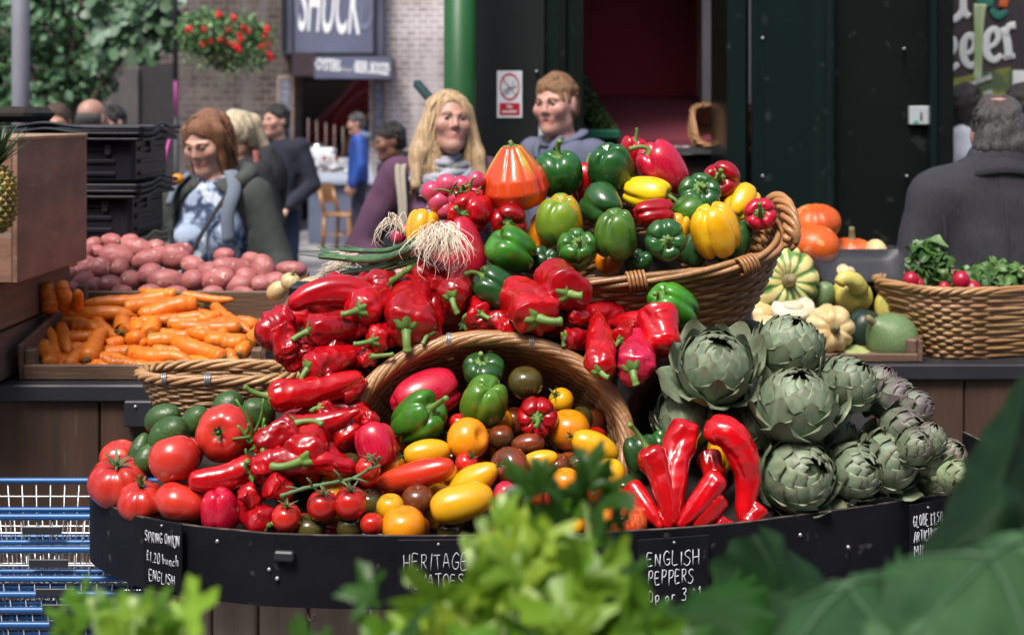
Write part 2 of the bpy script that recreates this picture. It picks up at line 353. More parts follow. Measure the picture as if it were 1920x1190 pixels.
# hanging basket
hb = thing('hanging_flower_basket', 'hanging basket of trailing green foliage and bright red flowers against the brick wall', 'flower basket', P(425,95,14))
k14 = 14/F
w = MB(); leaf_cloud(w, [(P(425,70,14),(88*k14,.36,48*k14)),(P(380,60,14),(55*k14,.3,45*k14)),(P(470,85,14),(48*k14,.3,45*k14))], 2300, .055, [(.06,.15,.04),(.09,.20,.06),(.13,.26,.09),(.19,.30,.12),(.045,.11,.03)], 8)
g_ = np.random.default_rng(9)
for i in range(46):                             # trailing stems
    px = g_.uniform(335,512); top = P(px,g_.uniform(80,110),14-.28+g_.uniform(0,.4)); L = g_.uniform(.12,.34)*(1.2-.6*abs(px-425)/90)
    for j in range(int(L/.018)):
        p = top+[g_.normal()*.02+.015*j*g_.normal()*.3,-.02,-j*.018]; A = axes(g_.normal(size=3)+[0,-1,.2], g_.uniform(0,6)); s = g_.uniform(.022,.045)
        w.add(np.array([[0,-.5,0],[.3,0,.05],[0,.6,0],[-.3,0,.05]])*s@A.T+p, [(0,1,2,3)], np.array((.15,.24,.10))*g_.uniform(.7,1.3))
child(w.build('foliage', M_leaf, None, False), hb)
w = MB(); th = np.linspace(0,2*np.pi,24,endpoint=False); ph = np.linspace(.05,1.5,8)
V = np.array([[.22*math.sin(a)*math.cos(t),.22*math.sin(a)*math.sin(t),-.20*math.cos(a)] for a in ph for t in th])+P(425,98,14); w.add(V, grid_faces(24,8,True))
child(w.build('basket_bowl', mat('moss_liner',(.05,.045,.02),(.03,.03,.012),rough=.9)), hb)
w = MB()
for dx in (-.2,0,.2): w.tube([P(425,92,14)+[dx,.0,0], P(425,-190,14)],.004,5)
child(w.build('chains', M_black), hb)
M_petal = mat('red_petal', (.70,.012,.018), (.50,.006,.012), scale=20, rough=.5)
for px,py in ((380,82),(395,78),(418,70),(415,75),(440,84),(447,92),(432,80),(452,74),(458,50),(466,60),(428,56),(497,70),(504,100),(503,84),(382,56),(500,55),(410,28),(438,34),(355,56),(490,88),(450,66),(508,108)):
    w = MB(); s = random.uniform(.026,.042)
    for q in range(22):
        d = g_.normal(size=3); d /= np.linalg.norm(d); A = axes(d,g_.uniform(0,6)); p = d*s*.8
        w.add(np.array([[0,-.5,0],[.45,0,.1],[0,.5,0],[-.45,0,.1]])*s*1.0@A.T+p, [(0,1,2,3)])
    o = w.build('flower', M_petal, None, False, Matrix.Translation(P(px,py,14-.36+g_.uniform(-.06,.12)))); child(o, hb)

# --- cafe chairs and the fish counter across the street
M_bent = mat('varnished_wood', (.36,.17,.055), (.25,.11,.035), scale=6, rough=.3, coat=.3)
M_ctr = mat('counter_grey', (.12,.14,.20), (.09,.105,.16), scale=3, rough=.6)
M_ctop = mat('counter_top', (.30,.34,.42), (.24,.27,.35), scale=4, rough=.4)
def cafe_chair(px, Y, rz, label):
    c = thing('cafe_chair', label, 'chair', P(px,gpy(Y),Y), rz, 'cafe chairs by the fish counter')
    w = MB(); w.box((0,0,.44),(.40,.40,.035),bev=.012); child0(w.build('seat', M_bent), c)
    for sx in (-.17,.17): 
        w = MB(); w.seg((sx,-.17,0),(sx,-.16,.425),.036,.036,(1,0,0),bev=.006); child0(w.build('leg', M_bent), c)
        w = MB(); w.seg((sx,.20,0),(sx,.17,.43),.036,.036,(1,0,0)); w.seg((sx,.17,.43),(sx*.95,.25,.74),.036,.036,(1,0,0)); child0(w.build('rear_leg', M_bent), c)
    w = MB(); x = np.linspace(-.175,.175,9); z = np.linspace(.56,.80,5)
    V = np.array([[a,.235+.03*(1-(a/.175)**2)+.25*(b-.68)*.5+t,b+.02*(1-(a/.175)**2)] for t in (-.008,.008) for b in z for a in x]); q = grid_faces(9,5)
    w.add(V, [tuple(f) for f in q.tolist()]+[tuple(i+45 for i in f[::-1]) for f in q.tolist()]); child0(w.build('backrest', M_bent), c)
    w = MB(); w.seg((-.17,-.165,.2),(-.17,.18,.2),.02,.02); w.seg((.17,-.165,.2),(.17,.18,.2),.02,.02); child0(w.build('stretcher', M_bent), c)
    return c
cafe_chair(645, 17.3, R(68), 'varnished wooden cafe chair whose whole back and seat show in front of the fish counter')
cafe_chair(686, 17.9, R(-75), 'varnished wooden cafe chair half hidden by the man in black')
fc = thing('fish_counter', 'grey fish counter with ice and price cards beside the cafe chairs', 'counter', P(640,gpy(18),18))
w = MB(); pbox(w, 578, 696, 348, gpy(18.2), 18.2, .7, bev=.01); child(w.build('front_panel', M_ctr, None, False), fc)
w = MB(); pbox(w, 574, 702, 336, 347.5, 18.12, .85, bev=.015); child(w.build('counter_edge', M_ctop, None, False), fc)
w = MB(); a,b = P(578,334,18.2),P(700,334,18.2); V = np.array([a,b,P(690,296,19.0),P(575,296,19.0)]); V = np.vstack([V,V-[0,0,.04]])
w.add(V,[(0,1,2,3),(7,6,5,4),(0,4,5,1),(1,5,6,2),(2,6,7,3),(3,7,4,0)]); child(w.build('ice_slope', mat('crushed_ice',(.34,.37,.42),(.24,.26,.31),scale=30,rough=.5,bump=.8,bscale=50), None, False), fc)
for i,(px,py,c_) in enumerate(((590,318,(.5,.5,.5)),(612,326,(.45,.40,.40)),(632,322,(.5,.46,.44)),(655,327,(.42,.40,.42)),(606,312,(.35,.33,.34)),(640,311,(.5,.38,.2)),(668,318,(.5,.48,.5)))):
    w = MB(); w.tube(catmull([(-.12,0,0),(-.05,0,.025),(.06,0,.02),(.13,0,.0)],8), [.01,.045,.05,.05,.045,.035,.02,.012], 8, flat=.6)
    o = w.build('fish', mat(f'fish_skin_{i%3}', c_, tuple(x*.6 for x in c_), scale=12, rough=.3), None, True, Matrix.Translation(P(px,py,18.5)+[0,0,.03])@Matrix.Rotation(.4*i,4,'Z')); tag(o, ['pale','dull pink','cream','grey','small dark','amber','silvery'][i]+' fish lying on the crushed ice of the fish counter', 'fish', 'fish on the counter')
for px,py,lb in ((587,302,'leftmost price card standing on the fish counter'),(619,302,'larger price card standing mid fish counter')):
    c = thing('price_card', 'white '+lb, 'price card', P(px,py+12,18.55)); w = MB(); pbox(w,px-7,px+8,py-12,py+11,18.55,.01); child(w.build('card', M_white, None, False), c)
    w = MB(); 
    for q in range(4): pbox(w,px-5,px+5,py-8+q*4,py-6.4+q*4,18.546,.003)
    child(w.build('price_lines', M_slate, None, False), c)
b_ = thing('polystyrene_box', 'white foam fish box standing behind the fish counter with a steel dome on top', 'box', P(600,292,19.2))
w = MB(); pbox(w, 570,624,278,308,19.15,.4,bev=.02); child(w.build('box_body', M_white, None, False), b_)
dm = MB(); th = np.linspace(0,2*np.pi,20,endpoint=False); ph = np.linspace(.02,1.5,7); V = np.array([[.1*math.sin(a)*math.cos(t),.1*math.sin(a)*math.sin(t),.08*math.cos(a)] for a in ph for t in th]); dm.add(V, grid_faces(20,7,True)[:,::-1])
tag(dm.build('steel_dome', mat('steel',(.6,.6,.62),(.5,.5,.52),rough=.2,metal=1), None, True, Matrix.Translation(P(596,277.5,19.3))), 'small shiny steel dome on the white foam box', 'dome')
rb = MB(); rb.add(V*[1.0,.8,.9], grid_faces(20,7,True)[:,::-1]); rb.tube([(-.1,0,0),(.1,0,0)],.05,8); tag(rb.build('red_bag', M_redcloth, None, True, Matrix.Translation(P(613+6,300,18.9))), 'small red bag lying behind the price cards on the fish counter', 'bag')

# --- unseen blockers added for shade: a wall behind the viewer, a slab over the shop
blocker = thing('added_light_blocker','added unseen dark brick wall behind the viewer that blocks low sky light','building',(0,-4.5,0))  # unseen, added to block low sky light and deepen the blacks
w = MB(); w.box((0,-4.5,3.2),(26,.5,6.4)); child(w.build('wall',M_bdark,None,False),blocker)
w = MB(); w.box((0,-3.9,2.75),(26,.7,.12)); child(w.build('shade_slab',M_black,None,False),blocker)
slab = thing('added_shade_slab','added unseen dark slab that shades the shop front','shade_slab',(.75,7,4.3))  # out of view, added to darken the shop front below
w = MB(); w.box((.75,7.0,4.4),(2.1,2.2,.10)); child(w.build('slab_deck',M_black,None,False),slab)
w = MB(); w.box((.75,5.86,4.33),(2.1,.06,.30)); child(w.build('fascia_board',M_black,None,False),slab)
# --- dark green market shop on the right
YS = 6.3
M_dkgrey = mat('charcoal_panel', (.012,.0135,.0135), (.009,.0105,.0105), scale=3, rough=.5, spec=.3)
M_dgreen = mat('dark_green_gloss', (.006,.014,.012), (.0045,.010,.0085), scale=2.5, rough=.3, coat=.12, spec=.3, c3=(.020,.028,.025), s3=13, t3=.66, rvar=.1)
M_vgreen = mat('blackish_green', (.003,.0055,.004), (.002,.004,.003), scale=2.5, rough=.45, spec=.22, c3=(.014,.018,.016), s3=15, t3=.66)
M_green = mat('bright_green_paint', (.018,.098,.026), (.014,.078,.020), scale=5, rough=.42, spec=.35, bump=.05, bscale=30)
M_dkred = mat('oxblood_wall', (.30,.009,.024), (.25,.008,.02), scale=2, rough=.6)
M_maroon = mat('maroon_counter', (.17,.030,.045), (.14,.024,.038), scale=3, rough=.6)
M_beige = mat('beige_plaster', (.78,.72,.63), (.66,.60,.53), scale=3, rough=.8)
shop = thing('market_shop', 'dark green market shop front with an oxblood red interior behind the heap of peppers', 'shop', P(1300,gpy(YS),YS))
gz = gpy(YS)
def sp(name, x0,x1,y0,y1,Y,th,m,bev=.0): w = MB(); pbox(w,x0,x1,y0,y1,Y,th,bev); return child(w.build(name,m,None,False),shop)
sp('wall_panel', 888,1019,-320,gz,YS,.1,M_dkgrey)
for i,(a,b,d) in enumerate(((1020,1028,.03),(1028.3,1052,.0),(1052.3,1060,-.05),(1060.3,1078,-.02),(1078.3,1094,-.07))): sp('door_frame',a,b,-320,gz,YS+d,.16-d,M_dgreen if i%2 else M_vgreen)
sp('door_frame',1363,1398,-320,gz,YS-.10,.5,M_dgreen); sp('door_panel',1398.4,1404,-320,gz,YS-.02,.3,M_vgreen)
w = MB(); x0,x1 = P(1404.3,0,YS)[0],P(1559,0,YS)[0]; n = 16; V=[]  # gently rounded glossy panel
for z in (0,3.2):
    for i in range(n+1):
        t = i/n; e = min(t,1-t); V.append((x0+(x1-x0)*t, YS-.05-.028*math.exp(-((t-.87)/.035)**2)-.02*math.exp(-((t-.07)/.03)**2), z))
w.add(np.array(V), grid_faces(n+1,2)[:,::-1]); V2 = np.array(V)[:n+1]; child(w.build('door_panel', M_dgreen), shop)
sp('door_panel',1559.4,1744,-320,gz,YS+.02,.05,M_vgreen); sp('door_edge',1744.4,1757,-320,gz,YS-.04,.3,M_dgreen); sp('door_edge',1757.4,1788,-320,gz,YS-.01,.3,M_vgreen)
sp('red_wall',1040,1316,-320,180,YS+1.6,.05,M_dkred); sp('inner_pillar',1316.5,1480,-320,330,YS+1.35,.3,M_beige)
sp('interior_side_wall',1060,1096,-320,gz,YS+.2,1.7,M_vgreen); sp('ceiling_panel',1040,1480,-420,-330,YS+.0,1.7,M_vgreen)
w = MB(); a,b = P(1060,262,YS+.55),P(1480,262,YS+.55); c,d = P(1480,178,YS+1.58),P(1060,178,YS+1.58); V = np.array([a,b,c,d]); V = np.vstack([V,V-[0,0,.03]])
w.add(V,[(0,1,2,3),(7,6,5,4),(0,4,5,1),(1,5,6,2),(2,6,7,3),(3,7,4,0)]); child(w.build('display_slope', M_maroon, None, False), shop)
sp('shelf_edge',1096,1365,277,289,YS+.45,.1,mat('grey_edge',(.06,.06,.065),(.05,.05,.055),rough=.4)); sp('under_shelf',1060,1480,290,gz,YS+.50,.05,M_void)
for px,py in ((1006,134),(1430,72),(1695,92),(1700,330),(1430,330)):
    w = MB(); w.tube([P(px,py,YS-.06),P(px,py,YS+.05)],.006,10); child(w.build('rivet', mat('bare_metal',(.45,.45,.45),(.35,.35,.35),rough=.35,metal=.6)), shop)
gp = thing('green_column', 'round bright green painted iron column at the corner of the dark shop front', 'column', P(862,gpy(5.95),5.95))
w = MB(); w.tube([P(862,gpy(5.95),5.95),P(862,-340,5.95)],.066,32); child(w.build('shaft', M_green), gp)
w = MB(); w.tube([P(862,gpy(5.95),5.95),P(862,gpy(5.95)-60,5.95)],.10,32); child(w.build('plinth', M_green), gp)
w = MB(); w.seg(P(781,156,6.6),P(850,236,6.25),.035,.035,bev=.004); child(w.build('strut', mat('dark_teal',(.02,.045,.045),(.015,.035,.035),rough=.5)), gp)
# no smoking sign
ns = thing('no_smoking_sign', 'white and red no smoking sign fixed to the charcoal shop wall', 'sign', P(955,177,YS-.01))
w = MB(); pbox(w,932,979,133,221,YS-.006,.005); child(w.build('plate', mat('sign_white',(.72,.74,.76),(.66,.68,.70),rough=.35), None, False), ns)
M_sred = mat('sign_red',(.52,.015,.035),(.45,.012,.03),rough=.4)
c = P(955.5,163,YS-.0075); w = MB(); rr = 17.5*YS/F; ang = np.linspace(0,2*np.pi,40,endpoint=False)
def ring(mb, c, r, wd, rx=1.0, th=.001):
    V = np.array([[c[0]+q*math.cos(a)*rx, c[1], c[2]+q*math.sin(a)] for q in (r-wd,r) for a in ang]); n = len(ang)
    mb.add(V,[(i,(i+1)%n,n+(i+1)%n,n+i) for i in range(n)])
ring(w,c,rr*1.45,rr*.2,.74); w.seg(c+[-rr*.78,-.0004,rr*.95],c+[rr*.78,-.0004,-rr*.95],.0012,rr*.19,(0,1,0)); child(w.build('prohibition_mark', M_sred, None, False), ns)
w = MB(); pbox(w,936.5,974.5,193.5,216,YS-.0078,.0015); child(w.build('red_panel', M_sred, None, False), ns)
w = MB(); 
for dy in (0,): w.seg(c+[-.028,-.0002,-.014],c+[.03,-.0002,.006],.001,.008,(0,1,0)); w.seg(c+[-.03,-.0002,-.03],c+[.0,-.0002,-.02],.001,.006,(0,1,0)); w.seg(c+[.012,-.0002,.012],c+[.02,-.0002,.028],.001,.004,(0,1,0))
child(w.build('cigarette_mark', mat('sign_teal',(.05,.16,.2),(.05,.14,.18),rough=.5), None, False), ns)
setp(text('sign_lettering','No',.014,M_white,None,facing(955.5,200,YS-.0082),1,.0003,bold=.0006),ns); setp(text('sign_lettering','smoking',.014,M_white,None,facing(955.5,209,YS-.0082),1,.0003,bold=.0006),ns)
sw = thing('small_wall_plate', 'small white square plate with a tiny figure mark on the dark green door', 'plate', P(1724,216,YS-.01))
w = MB(); pbox(w,1706,1743.5,199,234,YS-.012,.03,bev=.004); child(w.build('plate', mat('plate_white',(.42,.45,.46),(.36,.39,.40),rough=.4), None, False), sw)
w = MB(); q = P(1727,217,YS-.0135); w.tube([q+[0,0,-.018],q+[0,0,.006]],.005,6); w.tube([q+[0,0,.009],q+[.0,0,.016]],.004,6); child(w.build('figure_mark', mat('mark_brown',(.10,.035,.03),(.08,.03,.03),rough=.6)), sw)
w = MB(); pbox(w,1713,1722,226,231,YS-.0135,.002); child(w.build('green_mark', mat('mark_green',(.05,.35,.2),(.05,.3,.17),rough=.5), None, False), sw)
nt2 = MB(); pbox(nt2,1010,1026,236,265,YS-.06,.003); tag(nt2.build('paper_notice', mat('paper_pale',(.42,.50,.50),(.36,.44,.44),rough=.8), None, False), 'small pale paper notice partly hidden behind the neck of the reddish haired man', 'notice')
# grass-green heaped shelf beside the man
hd = thing('herb_display', 'sloping heap of fine green leaves on a teal tray inside the shop opening', 'herb display', P(1120,262,YS+.6))
w = MB(); pbox(w,1040,1164,243,262,YS+.34,.2,bev=.01); child(w.build('tray', mat('teal_tray',(.015,.16,.085),(.012,.13,.07),rough=.45), None, False), hd)
w = MB(); g_ = np.random.default_rng(4)
for i in range(1500):
    t = g_.uniform(); x = 1040+115*t; top = 130+112*max(0,(x-1092)/63)**.9 if x>1092 else 130; y = g_.uniform(top,243)
    p = P(x,y,YS+.40+g_.uniform(0,.15)); A = axes(g_.normal(size=3)+[0,-1,.8],g_.uniform(0,6)); s = g_.uniform(.012,.026)
    w.add(np.array([[0,-.6,0],[.25,0,.05],[0,.7,0],[-.25,0,.05]])*s@A.T+p,[(0,1,2,3)],np.array((.05,.10,.02))*g_.uniform(.5,1.5))
V = np.array([P(1040,130,YS+.50),P(1092,128,YS+.50),P(1157,243,YS+.50),P(1040,243,YS+.50)]); w.add(np.vstack([V,V+[0,.2,0]]),[(0,3,2,1),(4,5,6,7),(0,1,5,4),(1,2,6,5)],(.012,.025,.006))
child(w.build('leaves', M_leaf, None, False), hd)
# poster beyond the opening at far right
YP = 7.6
po = thing('veg_poster', 'large dark poster with bulging white letters and a painted leek at far right', 'poster', P(1860,60,YP))
w = MB(); pbox(w,1770,2400,-320,300,YP,.03); child(w.build('board', mat('poster_dark',(.035,.026,.026),(.02,.016,.018),scale=2,rough=.5), None, False), po)
M_pl = mat('poster_white',(.50,.51,.50),(.44,.46,.46),scale=8,rough=.6)
def fat(name, pts, r, m, Y, fl=.25):             # a bulging painted stroke
    w = MB(); w.tube(catmull([P(x,y,Y) for x,y in pts], 6*len(pts)), np.asarray(r)*Y/F if np.isscalar(r) else np.interp(np.linspace(0,1,6*len(pts)),np.linspace(0,1,len(r)),r)*Y/F, 10)
    o = w.build(name,m); V = np.empty(len(o.data.vertices)*3); o.data.vertices.foreach_get('co',V); V = V.reshape(-1,3); V[:,1] = Y+(V[:,1]-Y)*fl*.3; o.data.vertices.foreach_set('co',V.ravel()); return child(o,po)
Yl = YP-.006
fat('poster_letter',[(1772,-4),(1776,22),(1788,37),(1804,22),(1806,-6)],7,M_pl,Yl); fat('poster_letter',[(1806,-12),(1808,22),(1818,32)],7,M_pl,Yl)
fat('poster_letter',[(1768,108),(1782,104),(1790,88),(1786,74),(1774,76),(1768,92),(1772,118),(1784,128),(1798,120)],[6,5,6,7,6,8,8,7,5],M_pl,Yl)
fat('poster_letter',[(1806,102),(1822,96),(1828,80),(1822,68),(1812,70),(1806,86),(1808,112),(1820,124),(1834,114)],[5,5,6,7,6,8,8,7,5],M_pl,Yl)
fat('poster_letter',[(1849,90),(1864,84),(1872,70),(1866,56),(1855,60),(1849,76),(1851,102),(1864,113),(1878,103)],[5,5,6,7,6,8,8,7,5],M_pl,Yl)
fat('poster_letter',[(1880,52),(1888,76),(1892,108)],[7,8,8],M_pl,Yl-.002); fat('poster_letter',[(1884,66),(1892,50),(1904,48)],[6,6,8],M_pl,Yl-.003); fat('poster_letter',[(1881,109),(1903,105)],5,M_pl,Yl-.001)
fat('poster_leek',[(1838,8),(1836,40),(1835,90),(1833,152)],[13,10,8,8],mat('leek_paint',(.20,.28,.12),(.36,.42,.28),scale=5,rough=.6,stretch=(8,8,1)),YP-.012,.3)
fat('poster_leek_leaf',[(1832,-10),(1845,4),(1862,6)],[10,12,7],mat('leek_green',(.015,.14,.10),(.01,.10,.07),rough=.6),YP-.010,.2); fat('poster_leek_leaf',[(1858,18),(1872,30),(1890,20)],[5,9,4],MATS['leek_green'],YP-.008,.2)
fat('poster_tomato',[(1874,2),(1890,4)],[13,14],mat('tomato_paint',(.42,.10,.015),(.36,.03,.01),scale=6,rough=.6),YP-.011,.2)
w = MB(); V = np.array([P(1768,152,Yl),P(1895,125,Yl),P(1898,166,Yl),P(1890,240,Yl),P(1768,240,Yl)]); w.add(V,[(0,1,2,3,4)]); child(w.build('poster_lime_patch', mat('lime_paint',(.20,.21,.02),(.05,.075,.03),scale=6,rough=.6,contrast=(.4,.55)), None, False), po)
w = MB(); pbox(w,1899,1960,132,166,YP-.006,.005); child(w.build('poster_paper', M_pl, None, False), po)
setp(text('poster_lettering','national',.032,M_pl,None,facing(1838,150,YP-.016,20),.9,.0006,bold=.001),po); setp(text('poster_lettering','on',.036,M_pl,None,facing(1852,173,YP-.016,16),.9,.0006,bold=.001),po)
# ================================================================== stalls, crates, baskets
M_board = mat('chalk_black', (.0045,.0045,.0068), (.008,.008,.0115), scale=12, rough=.55, spec=.14, c3=(.045,.042,.042), s3=30, t3=.66, bump=.12, bscale=60)
M_plank = wood('pale_plank', (.38,.29,.22), (.24,.18,.135), 2, worn=(.24,.20,.165))
M_dplank = wood('dark_plank', (.075,.036,.019), (.040,.019,.012), 2, worn=(.075,.045,.03))
M_dplankx = wood('dark_plank_flat', (.075,.042,.026), (.04,.022,.015), 0)
M_crate = wood('crate_wood', (.19,.115,.072), (.11,.063,.04), 0, worn=(.19,.14,.10))
M_cratey = wood('crate_wood_side', (.19,.115,.072), (.11,.063,.04), 1, worn=(.19,.14,.10))
M_edge = mat('black_edge', (.016,.017,.022), (.024,.025,.031), scale=6, rough=.42)
M_ply = mat('plywood', (.28,.145,.095), (.17,.085,.055), scale=5, rough=.6, stretch=(1,1,3), c3=(.26,.17,.13), s3=7, t3=.62, bump=.15, bscale=30)
M_plyedge = mat('plywood_edge', (.38,.26,.15), (.28,.18,.10), scale=20, rough=.7)
M_chalk = mat('chalk', (.62,.63,.66), (.42,.43,.46), scale=160, rough=.95, contrast=(.4,.7))
M_metal = mat('hook_metal', (.03,.03,.03), (.06,.05,.045), scale=40, rough=.5, metal=.5)
M_cloth_fill = mat('dark_cloth_and_fill', (.012,.010,.009), (.02,.016,.013), scale=10, rough=.9)  # near black, also darkens the gaps under the heaped produce
# --- the curved display table
RIM = np.array([(168,925),(176,934),(200,946),(250,966),(300,977),(350,985),(430,994),(500,1000),(600,1003.5),(700,1005),(800,1005),(900,1004),(1000,1002.5),(1100,999.5),(1180,996),(1250,991.5),(1320,986),(1400,979),(1480,969.5),(1550,960),(1630,949),(1700,938),(1770,927),(1830,918)], float)
ZR = .986; Yr = (CAMH-ZR)*F/(RIM[:,1]-HOR); RX = np.stack([(RIM[:,0]-960)/F*Yr, Yr], 1)
RX = np.vstack([[(-.70,2.95),(-.735,2.72),(-.745,2.58)], catmull(np.c_[RX,np.zeros(len(RX))],70)[:,:2], [(.95,2.58),(.98,2.75),(.95,2.98)]])
dt = thing('display_table', 'curved display table with a black painted kerb and pale plank front carrying the heap', 'table', (0,2.7,0))
def strip(mb, path, z0, z1, th, inset=0.0):
    n = len(path); T = np.gradient(path,axis=0); T /= np.linalg.norm(T,axis=1,keepdims=True); Nn = np.stack([-T[:,1],T[:,0]],1)
    o = path+Nn*inset; i_ = path+Nn*(inset+th); V = []
    for ring_,zz in ((o,z0),(o,z1),(i_,z1),(i_,z0)): V.append(np.c_[ring_, np.broadcast_to(zz,(n,))])
    V = np.concatenate(V); Fc = []
    for k_ in range(4):
        a,b = k_*n,((k_+1)%4)*n
        Fc += [(a+i,a+i+1,b+i+1,b+i) for i in range(n-1)]
    mb.add(V,Fc); return mb
wv = Wave(2,18)
w = strip(MB(), RX, .871+0*wv(np.c_[RX,RX[:,:1]]), ZR+.0012*wv(np.c_[RX,RX[:,:1]]), .007); child(w.build('kerb', M_board, None, False), dt)
w = strip(MB(), RX, ZR-.0035, ZR+.0012*wv(np.c_[RX,RX[:,:1]])+.0009, .0064, .0003); child(w.build('worn_edge', mat('worn_wood',(.10,.075,.06),(.04,.03,.027),scale=40,rough=.8,contrast=(.42,.52)), None, False), dt)
inner = RX[4:-4]
w = MB(); w.add(np.c_[inner*[.985,1]+[0,.012],np.full(len(inner),.90)], [tuple(range(len(inner)))]); child(w.build('table_top', M_dplankx, None, False), dt)
T = np.gradient(RX,axis=0); T /= np.linalg.norm(T,axis=1,keepdims=True); SK = RX+np.stack([-T[:,1],T[:,0]],1)*.10
d_ = np.r_[0,np.cumsum(np.linalg.norm(np.diff(SK,axis=0),axis=1))]; q = 0.0; i = 0
while q < d_[-1]-.09:
    l = .088 if i%3 else .101; a = [np.interp(q+.0025,d_,SK[:,0]),np.interp(q+.0025,d_,SK[:,1])]; b = [np.interp(q+l-.0025,d_,SK[:,0]),np.interp(q+l-.0025,d_,SK[:,1])]
    w = MB(); w.seg((*a,.44),(*b,.44),.018,.86,bev=.003); child(w.build('plank', M_plank, None, False), dt); q += l; i += 1
def board_at(px):                              # point and outward normal of the kerb face under a photo column
    A = RX[:,0]/RX[:,1]*F+960; kx = np.arange(4,len(RX)-3); j = kx[np.argmin(abs(A[kx]-px))]; p = RX[j]; t = RX[j+1]-RX[j-1]; t /= np.linalg.norm(t)
    Y = p[1]; X = (px-960)/F*Y; return np.array([X,Y]), t
for px in (535,):
    p,t = board_at(px); w = MB(); Rm = np.stack([[t[0],t[1],0],[-t[1],t[0],0],[0,0,1]],1); w.box((p[0],p[1]-.008,.955),(.032,.014,.016),Rm,bev=.003); child(w.build('clip', M_edge, None, False), dt)
for px,z in ((408,.967),(505,.93),(520,.917),(700,.915),(1145,.905),(1412,.945),(1590,.925),(1500,.955),(318,.91)):
    p,t = board_at(px); w = MB(); w.tube([(p[0],p[1]-.0035,z),(p[0],p[1]+.002,z)],.0032,8); child(w.build('screw', MATS['bare_metal']), dt)
for px in (318,575,1140,1704):
    p,t = board_at(px); w = MB(); c_ = np.array([p[0],p[1]+.012,.872]); w.tube(catmull([c_,c_+[0,-.004,-.012],c_+[.004,-.008,-.022],c_+[.012,-.012,-.018],c_+[.013,-.013,-.01]],14),.0018,6); child(w.build('hook', M_metal), dt)
